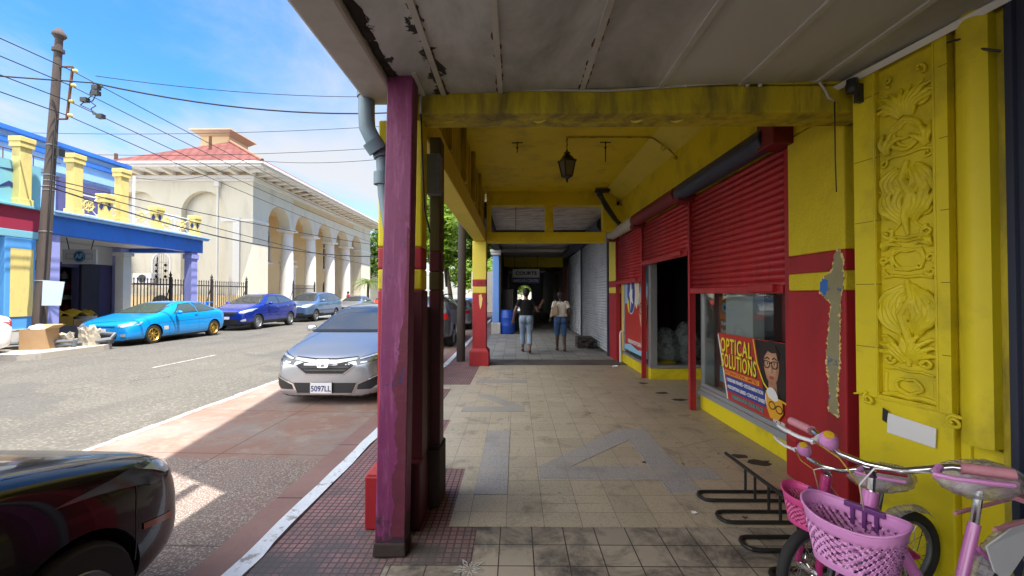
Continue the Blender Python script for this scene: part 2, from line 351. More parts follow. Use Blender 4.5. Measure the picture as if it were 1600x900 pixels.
    mold = g.math('ADD', g.noise(5, 8, .66, dist=.6), dist); mold = g.math('ADD', mold, g.ramp(ox[1], .8, 2.7, -.10, .03)); c = g.mix(g.ramp(mold, .63, .65), c, (.022, .02, .018))
    c = g.mix(g.ramp(ox[0], .8, 2.2, 0, .45), c, (.22, .20, .15))
    M['canopy'] = g.done(c, .6, 0, g.bump(g.noise(3, 4, .5), .1, .02), .35)
    g = G('old_boards'); co = g.mapping(scale=(1.2, 14, 1)); f = g.noise(1.5, 7, .7, co); c = g.mix(g.ramp(f, .3, .6), (.22, .16, .11), (.68, .65, .60)); c = g.mix(g.ramp(g.noise(2.5, 7, .7), .5, .7, 0, .75), c, (.20, .17, .15))
    bc, bf = g.brick(40, .22, .008); c = g.mix(bf, c, (.02, .018, .015)); M['boards'] = g.done(c, .85, 0, None, .2)
    g = G('roof_tiles'); bc, bf = g.brick(.55, .45, .05, off=.5, c1=(.15, .042, .034), c2=(.24, .075, .058)); c = g.mix(bf, bc, (.09, .025, .02)); M['roof_red'] = g.done(c, .7, 0, g.bump(bf, -.6, .03), .3)
    g = G('ground'); M['ground'] = g.done(g.mix(g.noise(.2, 6, .6), (.18, .16, .13), (.27, .24, .19)), .9)
    g = G('peeled'); c = g.mix(g.noise(7, 7, .65), (.22, .20, .11), (.36, .33, .20)); c = g.mix(g.ramp(g.noise(9, 8, .7), .60, .64, 0, .8), c, (.05, .09, .26)); M['peeled'] = g.done(c, .85, 0, g.bump(g.noise(30, 5, .6), .6, .01), .2)
mk_ground()
def carpaint(name, c, metal=.4, rough=.3, coat=1, flake=.04):
    g = G(name); f = g.noise(1.2, 3, .5); d = g.ramp(g.noise(3, 4, .5), .5, .9, 0, .06)
    col = g.mix(f, sc3(c, .96), sc3(c, 1.03)); col = g.mix(d, col, (.30, .27, .23))
    return g.done(col, rough, metal, None, .5, coat)
M['car_black'] = carpaint('car_black', (.003, .003, .0035), .0, .22, coat=.45); M['car_black'].node_tree.nodes['Principled BSDF'].inputs['Specular IOR Level'].default_value = .15
M['car_silver'] = carpaint('car_silver', (.42, .44, .48), .75, .28)
M['car_cyan'] = carpaint('car_cyan', (.0, .29, .74), .1, .3)
M['car_blue'] = carpaint('car_blue', (.006, .028, .30), .35, .25)
M['car_steel'] = carpaint('car_steel_blue', (.11, .20, .36), .5, .3)
M['car_white'] = carpaint('car_white', (.75, .76, .76), 0, .3)
M['car_red'] = carpaint('car_red', (.55, .015, .02), .1, .3)
M['car_grey'] = carpaint('car_grey', (.085, .09, .10), .6, .28)
def glassy(name, c, rough=.04):
    g = G(name); return g.done(c, rough, 0, None, .8, None)
M['car_glass'] = glassy('car_glass', (.018, .024, .028)); M['car_glass'].node_tree.nodes['Principled BSDF'].inputs['IOR'].default_value = 2.3
M['car_glass_green'] = glassy('car_glass_green', (.05, .07, .055))
M['tyre'] = plain('tyre', (.018, .018, .019), .8)
M['alloy'] = plain('alloy', (.45, .46, .47), .3, .85)
M['gold'] = plain('gold_alloy', (.62, .40, .08), .3, .8)
M['head_lens'] = plain('head_lens', (.62, .64, .66), .12, .55)
M['head_dark'] = plain('head_dark', (.12, .13, .14), .1, .5)
M['tail_lens'] = plain('tail_lens', (.42, .012, .015), .15, 0, .7)
M['amber_lens'] = plain('amber_lens', (.30, .06, .01), .2)
M['plate_white'] = plain('plate_white', (.74, .75, .78), .5)
M['ink_blue'] = plain('ink_blue', (.02, .035, .16), .5)
M['pink_hot'] = plain('pink_hot', (.62, .075, .26), .35)
M['pink_lilac'] = plain('pink_lilac', (.58, .24, .52), .42)
M['pink_tube'] = plain('pink_tube', (.56, .18, .48), .28, 0, .6, .5)
M['magenta_tube'] = plain('magenta_tube', (.42, .02, .16), .28, 0, .6, .5)
M['grip_pink'] = paint('grip_pink', (.52, .22, .27), .7, .1, 20, .3, 60)
M['white_plastic'] = plain('white_plastic', (.64, .65, .68), .35)
M['wrap'] = None
g = G('plastic_wrap'); tr = g.n.new('ShaderNodeBsdfTransparent'); mx = g.n.new('ShaderNodeMixShader')
wf = g.noise(9, 6, .7, dist=.8); g.done((.62, .60, .63), .18, 0, g.bump(wf, .9, .03), .7)
g.l.new(g.ramp(wf, .3, .72, .16, .78), mx.inputs[0]); g.l.new(tr.outputs[0], mx.inputs[1]); g.l.new(g.p.outputs[0], mx.inputs[2]); g.l.new(mx.outputs[0], g.out.inputs[0]); M['wrap'] = g.mat
g = G('shop_glass'); tr = g.n.new('ShaderNodeBsdfTransparent'); gl = g.n.new('ShaderNodeBsdfGlossy'); gl.inputs['Roughness'].default_value = .02; mx = g.n.new('ShaderNodeMixShader'); fr = g.n.new('ShaderNodeFresnel'); fr.inputs[0].default_value = 1.6; geo = g.n.new('ShaderNodeNewGeometry'); g.l.new(g.ramp(geo.outputs['Backfacing'], 0, 1, 1.5, 1 / 1.5), fr.inputs[0])
tr.inputs[0].default_value = (.82, .86, .85, 1); g.l.new(g.ramp(fr.outputs[0], 0, 1, .03, 1), mx.inputs[0]); g.l.new(tr.outputs[0], mx.inputs[1]); g.l.new(gl.outputs[0], mx.inputs[2]); g.l.new(mx.outputs[0], g.out.inputs[0]); M['glass'] = g.mat
M['win_dark'] = glassy('window_dark', (.03, .034, .036), .06)
M['barrel'] = plain('barrel_blue', (.012, .07, .42), .45)
M['cardboard'] = paint('cardboard', (.46, .29, .15), .85, .1, 5, .1, 30)
M['cardboard_yellow'] = paint('cardboard_yellow', (.40, .24, .03), .85, .1, 5, .1, 30)
M['tarp'] = paint('tarp', (.55, .34, .012), .6, .1, 5, .5, 12)
M['rubble'] = paint('rubble', (.46, .41, .32), .95, .25, 6, .8, 18)
M['crimson'] = paint('crimson', (.30, .02, .05), .6, .1, 2, .1, 25)
M['teal'] = paint('teal', (.20, .46, .55), .6, .1, 2, .1, 25)
M['paper'] = paint('paper_blue', (.55, .66, .70), .7, .08, 3, .05, 25)
def leafmat(name, a, b, tl=.35):
    g = G(name); f = g.noise(1.3, 4, .6); col = g.mix(f, a, b); g.done(col, .55, 0, None, .3)
    t = g.n.new('ShaderNodeBsdfTranslucent'); mx = g.n.new('ShaderNodeMixShader'); mx.inputs[0].default_value = tl
    g.put(t.inputs[0], g.mix(.5, col, (.20, .30, .02))); g.l.new(g.p.outputs[0], mx.inputs[1]); g.l.new(t.outputs[0], mx.inputs[2]); g.l.new(mx.outputs[0], g.out.inputs[0]); return g.mat
M['leaf'] = leafmat('leaf_green', (.045, .10, .018), (.11, .20, .035))
M['leaf_bright'] = leafmat('leaf_bright', (.10, .20, .02), (.24, .36, .04), .45)
M['leaf_dark'] = leafmat('leaf_dark', (.025, .06, .014), (.06, .12, .03))
M['palm'] = leafmat('palm_leaf', (.10, .17, .03), (.22, .30, .07))
M['bark'] = paint('bark', (.10, .075, .055), .9, .3, 4, .8, 25, stretch=(3, 3, .6))
def fabric(name, c, var=.1, sc=12): return paint(name, c, .85, var, sc, .25, 60, spec=.2)
M['skin_brown'] = plain('skin_brown', (.17, .08, .048), .5)
M['skin_dark'] = plain('skin_dark', (.060, .030, .020), .5)
M['hair'] = paint('hair_black', (.012, .01, .01), .6, .3, 30, .5, 80)
M['tee_black'] = fabric('tee_black', (.012, .012, .014))
M['jean_pale'] = fabric('jean_pale', (.26, .35, .47))
M['jean_blue'] = fabric('jean_blue', (.05, .10, .22))
M['tee_print'] = paint('tee_print', (.70, .68, .61), .85, .08, 8, .25, 60, chip=(.16, .14, .12), clo=.60, cs=14)
M['bag'] = fabric('bag_tan', (.42, .33, .23))
M['shirt_pink'] = fabric('shirt_pink', (.55, .04, .11))
M['shoe'] = plain('shoe', (.03, .02, .02), .6)
EXPOSURE = 2.2
SKY_FILL = 7.2  # brightness of the unseen fill patch added to the sky
CLOUD_LOC = (0.4, 5.2, 0)
# ================================================================== SETTING
def S(name, mb, mat, **k):
    return tag(mb.build(name, mat, **k), kind='structure')
def rz(x):      # road surface height: falls to the near gutter
    return -.10 + max(0, min(1, (-1.92 - x) / 8.1)) * .12
b = MB(); b.box(-1500, 1500, -1500, 1500, -2, -.30); S('ground', b, M['ground'])
b = MB()
xs = [-1.92, -3, -4.41, -6, -8, -10.02, -13.1]
for i in range(len(xs) - 1):
    for y0, y1 in ((-30, 20), (20, 60), (60, 140)):
        b.quad((xs[i + 1], y0, rz(xs[i + 1])), (xs[i], y0, rz(xs[i])), (xs[i], y1, rz(xs[i])), (xs[i + 1], y1, rz(xs[i + 1])))
S('road', b, M['asphalt'], weld=True)
b = MB(); xs = [-1.91, -3, -4.36]
for i in range(2):
    b.quad((xs[i + 1], -30, rz(xs[i + 1]) + .004), (xs[i], -30, rz(xs[i]) + .004), (xs[i], 70, rz(xs[i]) + .004), (xs[i + 1], 70, rz(xs[i + 1]) + .004))
S('parking_lane', b, M['lane'], weld=True)
g = G('road_line'); f = g.noise(14, 8, .7); c = g.mix(g.ramp(f, .40, .58), (.55, .53, .48), (.20, .19, .17)); M['line'] = g.done(c, .8)
b = MB(); R.seed(3)
y = -10.
while y < 60:                                   # worn edge line with ragged ends
    w = R.uniform(.035, .06); o = R.uniform(-.012, .012); l = R.uniform(.25, .6)
    x0, x1 = -4.40 - w + o, -4.40 + w + o
    b.quad((x0, y, rz(x0) + .008), (x1, y, rz(x1) + .008), (x1 + R.uniform(-.01, .01), y + l, rz(x1) + .008), (x0 + R.uniform(-.01, .01), y + l, rz(x0) + .008)); y += l
S('road_edge_line', b, M['line'])
b = MB()
for i in range(12):
    y = 8.9 + i * 6.5; b.quad((-7.72, y, rz(-7.72) + .004), (-7.66, y, rz(-7.66) + .004), (-7.66, y + 1.9, rz(-7.66) + .004), (-7.72, y + 1.9, rz(-7.72) + .004))
S('road_centre_line', b, M['line'])
b = MB(); b.box(-1.92, -1.61, -30, 70, -.3, -.093); S('gutter', b, M['gutter'])
b = MB(); R.seed(5); y = -12.
pr = (-1.613, -1.487)
while y < 60:                                  # chipped painted kerb, stone by stone inside one mesh
    l = R.uniform(.12, .30) if 0 < y < 9 else 1.0
    nx = (-1.613 + R.uniform(-.006, .006), -1.487 + R.uniform(-.016, .012)) if 0 < y < 9 else pr
    b.hexa([(pr[0], y, -.2), (pr[1], y, -.2), (nx[1], y + l, -.2), (nx[0], y + l, -.2)], [(pr[0] + .01, y, .006), (pr[1], y, .006), (nx[1], y + l, .006), (nx[0] + .01, y + l, .006)]); pr = nx; y += l
S('kerb', b, M['kerb'])
b = MB(); b.box(-1.48, 8, -12, 70, -.29, 0); S('pavement', b, M['pavers'])
b = MB(); LF = [(-.444, 2.822), (2.9, 2.822), (2.9, 5.75), (5.4, 5.75), (5.4, 7.75), (2.9, 7.75), (2.9, 9.2), (-.78, 9.2), (-.78, 7.2), (-1.3, 7.2), (-1.3, 6.9), (-1.05, 6.9), (-1.05, 5.73), (-1.3, 5.73), (-1.3, 5.2), (-.80, 5.2), (-.80, 4.235), (-1.1, 4.235), (-1.1, 3.75), (-.444, 3.75)]
b.poly([LF], .004); S('arcade_floor', b, M['terrazzo'])
b = MB(); b.poly([[(-.255, 2.42), (-.255, 2.815), (5, 2.815), (5, -12), (-.74, -12), (-.74, 2.42)]], .004); S('forecourt_floor', b, M['worn'])
b = MB(); b.poly([rect(-.72, -.262, 2.425, 2.812)], .005); S('paver_patch', b, M['pavers'])
b = MB(); b.box(-.75, 2.6, 9.21, 9.95, 0, .006); S('threshold_strip', b, paint('threshold', (.12, .105, .09), .8, .3, 4, .3, 30, dirt=(.04, .035, .03), dlo=.42, dhi=.66))
b = MB(); b.box(-.95, 2.6, 9.95, 52, 0, .012); S('far_arcade_floor', b, M['far_floor'])
# numerals laid in the floor
b = MB(); b.poly([rect(-.32, -.066, 3.26, 4.78)], .0035, Matrix.Translation((0, 0, .0045)))
four = [(1.19, 3.30), (1.44, 3.30), (1.44, 3.545), (1.72, 3.545), (1.72, 3.79), (1.45, 3.79), (1.47, 4.85), (1.17, 4.85), (.20, 3.79), (.20, 3.545), (1.19, 3.545)]
b.poly([four, [(.50, 3.80), (1.19, 3.80), (1.19, 4.49)]], .0035, Matrix.Translation((0, 0, .0045)))
S('floor_numerals', b, M['inlay'])
g = G('faded_inlay'); M['inlay2'] = g.done(g.mix(g.noise(3, 7, .7), (.23, .22, .21), (.40, .37, .31)), .5)
b = MB(); b.poly([[(-.72, 5.55), (.12, 5.55), (.12, 5.78), (-.40, 6.5), (-.58, 6.5), (-.58, 6.38), (-.12, 5.80), (-.72, 5.80)]], .003, Matrix.Translation((0, 0, .0045)))
b.poly([rect(-.70, .2, 7.35, 7.6)], .003, Matrix.Translation((0, 0, .0045))); S('faded_floor_numeral', b, M['inlay2'])
# far side
b = MB(); b.box(-60, -13.1, -30, 140, -.29, .12); S('far_pavement', b, M['concrete'])
b = MB(); b.box(-13.25, -13.09, -30, 140, -.28, .15); S('far_kerb', b, M['kerb'])

# ================================================================== CHALK + LITTER
b = MB()
for i in range(9):
    a = 2 * pi * i / 9; r0, r1 = .02, .095 if i % 2 else .065
    b.poly([[(r0 * cos(a), r0 * sin(a)), (r1 * .6 * cos(a - .25), r1 * .6 * sin(a - .25)), (r1 * cos(a), r1 * sin(a)), (r1 * .6 * cos(a + .25), r1 * .6 * sin(a + .25))],
            [(r0 * 1.6 * cos(a), r0 * 1.6 * sin(a)), (r1 * .58 * cos(a - .16), r1 * .58 * sin(a - .16)), (r1 * .84 * cos(a), r1 * .84 * sin(a)), (r1 * .58 * cos(a + .16), r1 * .58 * sin(a + .16))]], .0015, Matrix.Translation((-.262, 2.385, .0055)))
g = G('chalk'); M['chalk'] = g.done(g.mix(g.noise(60, 4, .7), (.25, .24, .23), (.62, .62, .60)), .9)
tag(b.build('chalk_flower', M['chalk']), 'faded white chalk flower drawn on the dark floor tiles', 'chalk drawing')
def scrap(x, y, z, s, lab, seed):
    R.seed(seed); b = MB(); n = 7; v = []
    for j in range(n):
        for i in range(n): v.append((x + (i / (n - 1) - .5) * s + R.uniform(-.1, .1) * s, y + (j / (n - 1) - .5) * s + R.uniform(-.1, .1) * s, z + .003 + R.random() * s * .35))
    b.mesh(v, [(j * n + i, j * n + i + 1, (j + 1) * n + i + 1, (j + 1) * n + i) for j in range(n - 1) for i in range(n - 1)])
    return tag(b.build('paper_scrap', M['white']), lab, 'litter')
scrap(1.25, 3.0, .004, .035, 'crumpled white paper scrap on the beige floor tiles below the numeral four', 2)
scrap(2.1, 8.95, .004, .11, 'flattened white scrap on the dirty floor near the white bent pipe', 4)
b = MB(); R.seed(12)
for (x, y, r) in ((2.2, 7.35, .10), (2.28, 6.62, .12), (2.38, 6.2, .13), (2.13, 4.05, .1), (2.22, 3.9, .13), (1.2, 3.45 + .45, .05)):
    b.poly([[(x + r * R.uniform(.6, 1.1) * cos(a * pi / 6), y + r * .6 * R.uniform(.6, 1.1) * sin(a * pi / 6)) for a in range(12)]], .002, Matrix.Translation((0, 0, .0048)))
S('floor_stains', b, M['grime'])

# ================================================================== YELLOW ARCADE BUILDING (optical shop)
AB = thing('arcade_building', 'yellow and red shop arcade with tall ceiling over the terrazzo pavement', 'building', (2.31, 6.2, 0))
def stripes(name, x0, x1, y0, y1, ztop, parent, ped=None, up='yellow', m=None):
    b = MB()
    for i, (z0, z1) in enumerate(((0, 1.57), (1.57, 1.71), (1.71, 1.86), (1.86, ztop))):
        b.m = (0, 1, 0, 1)[i]; b.box(x0, x1, y0, y1, z0, z1)
    if ped:
        b.m = 0; p = .06; h = ped
        pr = p if y0 > 5 else .0
        b.box(x0 - p, x1 + pr, y0 - p, y1 + p, 0, h - .07)
        b.hexa([(x0 - p, y0 - p, h - .07), (x1 + pr, y0 - p, h - .07), (x1 + pr, y1 + p, h - .07), (x0 - p, y1 + p, h - .07)], [(x0 - .005, y0 - .005, h), (x1 + .005, y0 - .005, h), (x1 + .005, y1 + .005, h), (x0 - .005, y1 + .005, h)])
    return b.build(name, m or [M['red'], M[up]], parent, bevel=.012)
c1 = stripes('column', -.93, -.63, 2.83, 2.985, 2.72, AB, ped=.42)
tag(c1, 'yellow striped column behind the purple post')
b = MB()
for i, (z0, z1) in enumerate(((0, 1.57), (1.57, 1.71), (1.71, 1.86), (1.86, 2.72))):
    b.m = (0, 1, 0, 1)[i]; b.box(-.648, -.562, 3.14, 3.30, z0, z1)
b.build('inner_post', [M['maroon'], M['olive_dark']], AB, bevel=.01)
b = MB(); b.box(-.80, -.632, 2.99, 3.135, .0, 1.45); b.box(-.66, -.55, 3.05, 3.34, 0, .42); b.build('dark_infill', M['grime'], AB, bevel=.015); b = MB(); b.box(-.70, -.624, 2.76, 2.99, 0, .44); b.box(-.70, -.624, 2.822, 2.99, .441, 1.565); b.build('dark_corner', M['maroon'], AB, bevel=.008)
c2 = stripes('column', -.94, -.64, 9.13, 9.43, 2.70, AB, ped=.38, up='yellow_pale')
tag(c2, 'pale yellow and red column with a square red base')
b = MB(); b.mesh(*text2d('34', .13, .003), frame((-.79, 9.128, 1.785), (1, 0, 0), (0, 0, 1))); b.build('lettering', M['red_dark'], c2)
b = MB(); b.poly([[(-.80, 1.52), (-.75, 1.55), (-.72, 1.45), (-.74, 1.30), (-.77, 1.22), (-.79, 1.33)]], .003, frame((0, 9.129, 0), (1, 0, 0), (0, 0, 1))); b.build('bare_patch', M['yellow_cream'], c2)
# long beam, cross beam, far frame
b = MB(); b.box(-.91, -.66, 2.99, 9.45, 2.70, 2.98); b.build('long_beam', M['yellow_pale'], AB, bevel=.01)
b = MB(); b.box(-.905, -.70, 2.99, 9.45, 2.99, 3.80)
for y in (4.2, 5.4, 6.6, 7.8): b.box(-.702, -.64, y, y + .12, 2.99, 3.79)
b.build('upper_wall', M['yellow_dirty'], AB)
b = MB(); b.box(-.70, 2.33, 2.74, 2.982, 2.722, 2.90)
b.build('cross_beam', M['yellow_dirty'], AB, bevel=.012)
b = MB(); b.box(-.70, 2.36, 2.74, 2.985, 2.905, 3.80); b.build('end_wall', M['yellow_dirty'], AB)
R.seed(9)
for x in (-.50, .12, .78, 1.05):     # spalled lips on the soffit
    b = MB(); p = [(x + t * .09, 2.86 + .012 * sin(t * 5) , 2.722 - .006 * sin(pi * t)) for t in [i / 6 for i in range(7)]]
    b.tube(p, [.001, .006, .009, .010, .009, .006, .001], 6); b.build('spalled_plaster', M['yellow_pale'], AB, smooth=True)
b = MB(); b.box(-.64, 1.955, 9.2, 9.42, 2.67, 2.90); b.box(-.64, 2.2, 9.2, 9.42, 3.49, 3.80); b.box(.64, .82, 9.21, 9.41, 2.905, 3.485); b.box(-.64, -.55, 9.21, 9.41, 2.905, 3.485); b.box(1.9, 2.33, 9.2, 9.42, 2.9, 3.485)
b.build('end_frame', M['yellow'], AB, bevel=.008)
b = MB(); b.box(-.90, 2.6, 2.985, 9.42, 3.79, 3.95); b.build('ceiling', M['yellow'], AB)
b = MB(); b.prism([(1.93, 3.788), (2.31, 3.788), (2.31, 3.60)], 'y', 2.985, 9.42); b.build('cove', M['yellow_pale'], AB)
b = MB(); b.box(2.31, 2.50, 2.985, 10.5, 2.86, 3.79); b.build('shop_wall', M['yellow'], AB)
# pilasters by the shop front
p1 = stripes('pilaster', 2.31, 2.62, 2.985, 3.60, 2.855, AB, m=[M['red'], M['yellow_stucco']])
pl = [(.03, 1.86), (-.015, 1.72), (-.10, 1.66), (-.13, 1.56), (-.06, 1.50), (-.02, 1.47), (-.05, 1.25), (-.07, 1.05), (-.045, .80), (-.055, .68), (.035, .66), (.02, .82), (.045, 1.05), (.05, 1.3), (.06, 1.5), (.085, 1.62), (.085, 1.78), (.05, 1.87)]
def ragged(pl, grow, jit, n, seed, fx=1.1):
    R.seed(seed); q = []; cx = 0
    for i in range(len(pl)):
        a, c = pl[i], pl[(i + 1) % len(pl)]; t = V((c[0] - a[0], c[1] - a[1])); L = t.length; t /= L; m = max(3, int(L / n))
        for k in range(m):
            g_ = grow + R.gauss(0, jit) + (R.random() < .12) * R.uniform(-.5, 1) * jit * 3; q.append(((a[0] + (c[0] - a[0]) * k / m - t.y * g_) * fx, a[1] + (c[1] - a[1]) * k / m + t.x * g_))
    return q
FP = frame((2.3098, 3.09, 0), (0, -1, 0), (0, 0, 1))
b = MB(); b.poly([ragged(pl, -.005, .006, .012, 21)], .0025, FP); pp = b.build('bare_patch', M['yellow_cream'], p1)
b = MB(); b.poly([ragged(pl, .001, .006, .012, 22)], .004, FP); b.build('bare_plaster', M['peeled'], pp)
b = MB(); b.poly([ragged([(-.11, 1.645), (-.125, 1.57), (-.075, 1.53), (-.045, 1.60), (-.06, 1.66)], 0, .006, .012, 23)], .0055, FP); b.build('old_blue_paint', M['blue_paint'], pp)
p2 = stripes('pilaster', 2.31, 2.6, 9.86, 10.5, 2.855, AB, m=[M['red'], M['yellow_pale']])
# building mass
b = MB(); b.prism([(2.75, 3.97), (10.5, 3.97), (10.5, 10.3), (5.7, 10.1), (2.75, 8.15)], 'x', -.95, 12)
b.build('upper_storey', M['yellow_pale'], AB)
b = MB(); b.box(5.5, 12, 2.75, 10.5, 0, 3.96); b.box(2.63, 5.49, 2.75, 2.95, 0, 3.96); b.box(2.62, 5.49, 9.9, 10.5, 0, 3.96); b.box(2.51, 5.49, 2.96, 9.89, 3.3, 3.96)
b.build('inner_walls', M['maroon'], AB)

# roller shutters
def curtain(y0, y1, z0, z1, name, mat, parent, x=2.365, pitch=.062, depth=.016):
    b = MB(); n = int((z1 - z0) / pitch); pitch = (z1 - z0) / n; vs = []; prof = []
    for i in range(n):
        zb = z0 + i * pitch
        prof += [(0, zb + .004), (-depth * .7, zb + pitch * .22), (-depth, zb + pitch * .5), (-depth * .7, zb + pitch * .78), (0, zb + pitch - .004), (.006, zb + pitch)]
    k = len(prof)
    b.mesh([(x + dx, y0, z) for dx, z in prof] + [(x + dx, y1, z) for dx, z in prof], [(i, i + 1, k + i + 1, k + i) for i in range(k - 1)])
    o = b.build(name, mat, parent, smooth=True)
    sm = o.modifiers.new('s', 'SOLIDIFY'); sm.thickness = .003; sm.offset = 1
    return o
def bottom_bar(y0, y1, z, parent, m, box=None, x=2.35):
    b = MB(); b.box(x - .03, x + .02, y0, y1, z - .05, z + .02)
    if box: b.box(x - .07, x - .03, box[0], box[1], z - .035, z + .035)
    return b.build('bottom_rail', m, parent, bevel=.006)
for i, (y0, y1, zb, dm, bx) in enumerate(((3.70, 5.66, 1.60, 'navy_metal', (3.78, 4.2)), (5.76, 7.80, 2.12, 'red_dark', (5.9, 6.3)), (7.90, 9.80, 1.82, 'off_white', (8.1, 8.5)))):
    c = curtain(y0, y1, zb, 2.84, 'roller_shutter', M['red_shutter'], AB)
    bottom_bar(y0, y1, zb, c, M['red_shutter'], bx)
    b = MB(); b.lathe((2.21, y0 - .02, 2.905), [(.095, 0), (.105, .01)] + [(.105 + (.004 if k % 2 else 0), .01 + k * .03) for k in range(int((y1 - y0 + .04) / .03))] + [(.095, y1 - y0 + .05)], 22, (0, 1, 0))
    tag(b.build('shutter_roll', M[dm], c, smooth='auto'), ('navy metal roll', 'dark red roll', 'pale grey roll')[i])
for i, (y, w) in enumerate(((5.71, .05), (7.85, .05), (9.83, .05), (3.655, .05))):
    b = MB(); b.box(2.32, 2.40, y - w, y + w - .04, 0, 2.79); b.box(2.312, 2.325, y - w - .012, y - w + .012, 0, 2.79)
    b.build('shutter_post', M['red'], AB, bevel=.005)
    b = MB(); b.box(2.14, 2.38, y - .14, y + .10, 2.77 if i < 3 else 2.80, 2.90 if i < 3 else 3.06); b.build('bracket_box', M['red_dark'], AB, bevel=.008)
# window with poster
def win_frame(y0, y1, x, z0, z1, parent):
    b = MB()
    for (a, c, d, e) in ((y0, y0 + .05, z0, z1), (y1 - .05, y1, z0, z1), (y0 + .051, y1 - .051, z0, z0 + .05), (y0 + .051, y1 - .051, z1 - .05, z1)): b.box(x - .03, x + .03, a, c, d, e)
    f = b.build('frame', M['alu'], parent, bevel=.004)
    b = MB(); b.box(x - .003, x + .003, y0 + .05, y1 - .05, z0 + .05, z1 - .05); b.build('pane', M['glass'], parent)
b = MB(); b.box(2.49, 2.95, 3.61, 5.75, 0, .195); sb = b.build('window_base', M['yellow'], AB, bevel=.008)
b = MB(); b.prism([(2.46, .20), (2.62, .20), (2.62, .30), (2.50, .30), (2.49, .26), (2.475, .255)], 'y', 3.61, 5.76); sw = b.build('shop_window', M['alu'], AB, bevel=.003)
win_frame(3.61, 5.755, 2.535, .302, 2.8, sw)
b = MB(); b.box(2.52, 2.95, 5.70, 5.755, .30, 2.8); b.build('side_frame', M['alu'], sw, bevel=.004)
# second display: front faces pavement, side faces the entry
b = MB(); b.box(2.43, 3.6, 7.68, 9.80, 0, .20); b.build('window_base', M['yellow'], AB, bevel=.012)
b = MB(); b.box(2.42, 3.6, 7.67, 9.80, .203, .26); sw2 = b.build('shop_window', M['alu'], AB, bevel=.004)
b = MB(); b.box(2.43, 2.56, 7.68, 7.80, .262, 2.84); b.box(2.45, 2.50, 9.55, 9.62, .262, 2.84); b.box(2.45, 2.51, 7.805, 9.54, 2.3, 2.84); b.box(2.565, 3.6, 7.70, 7.75, 2.5, 2.84); b.box(3.55, 3.6, 7.69, 7.76, .262, 2.49)
b.build('frame', M['alu'], sw2, bevel=.004)
b = MB(); b.box(2.565, 3.55, 7.72, 7.726, .262, 2.5); b.build('pane', M['glass'], sw2)
b = MB(); b.box(2.47, 2.476, 7.81, 9.54, .262, 2.3); b.build('pane', M['glass'], sw2)
b = MB(); b.box(2.45, 2.58, 9.63, 9.85, .0, 2.84); b.build('corner_panel', M['yellow_cream'], AB)
b = MB(); b.box(3.62, 3.70, 5.76, 9.88, 0, 2.84); b.box(3.0, 3.05, 3.0, 5.70, 1.75, 3.28); b.build('inner_partition', M['dark'], AB)
# things inside the first window
b = MB(); b.box(2.62, 2.80, 4.70, 5.30, .31, 1.75); tag(b.build('display_panel', M['white'], bevel=.004), 'plain off white panel standing behind the shop window glass', 'panel')
b = MB(); b.box(2.72, 2.98, 3.66, 4.66, .20, 1.72); b.box(2.705, 2.72, 3.70, 4.15, .9, 1.68); b.box(2.705, 2.72, 4.2, 4.62, .9, 1.68); b.box(2.69, 2.706, 4.1, 4.14, 1.2, 1.35)
cb = tag(b.build('cabinet', M['black'], bevel=.006), 'black cabinet standing behind the optical poster in the window', 'cabinet')
b = MB(); b.mesh(*text2d('ADT', .05, .002), frame((2.703, 4.35, 1.55), (0, -1, 0), (0, 0, 1))); b.build('sticker', M['off_white'], cb)
# things wrapped in plastic inside the entry window
R.seed(31)
for k, (x, y, r, h) in enumerate(((2.85, 8.1, .26, .85), (3.25, 8.15, .24, .95))):
    b = MB(); n = 18; prof = [(r * .7, .21), (r, .3), (r * 1.05, h * .6), (r * .85, h * .8), (r * .5, h * .95), (r * .2, h)]
    b.lathe((x, y, .06), prof, n); b.v = [(a + R.uniform(-.02, .02), c + R.uniform(-.02, .02), d + R.uniform(-.02, .02)) for a, c, d in b.v]
    tag(b.build('wrapped_bundle', M['wrap'], smooth='auto'), ('bundle wrapped in clear plastic beside the entry window corner post', 'taller plastic wrapped bundle deeper inside the entry window')[k], 'bundle')
b = MB(); b.prism([(2.62, .262), (2.95, .262), (2.9, .32), (2.7, .33)], 'y', 7.78, 7.95); tag(b.build('yellow_cushion', M['tarp'], bevel=.02), 'small yellow cushion lying low inside the entry window', 'cushion')
b = MB(); b.tube([(2.37, 9.62, .0), (2.37, 9.62, .62), (2.372, 9.60, .68), (2.38, 9.54, .71), (2.39, 9.5, .70)], .022, 10); tag(b.build('vent_pipe', M['white'], smooth='auto'), 'short white bent pipe rising beside the far shop pilaster', 'pipe')

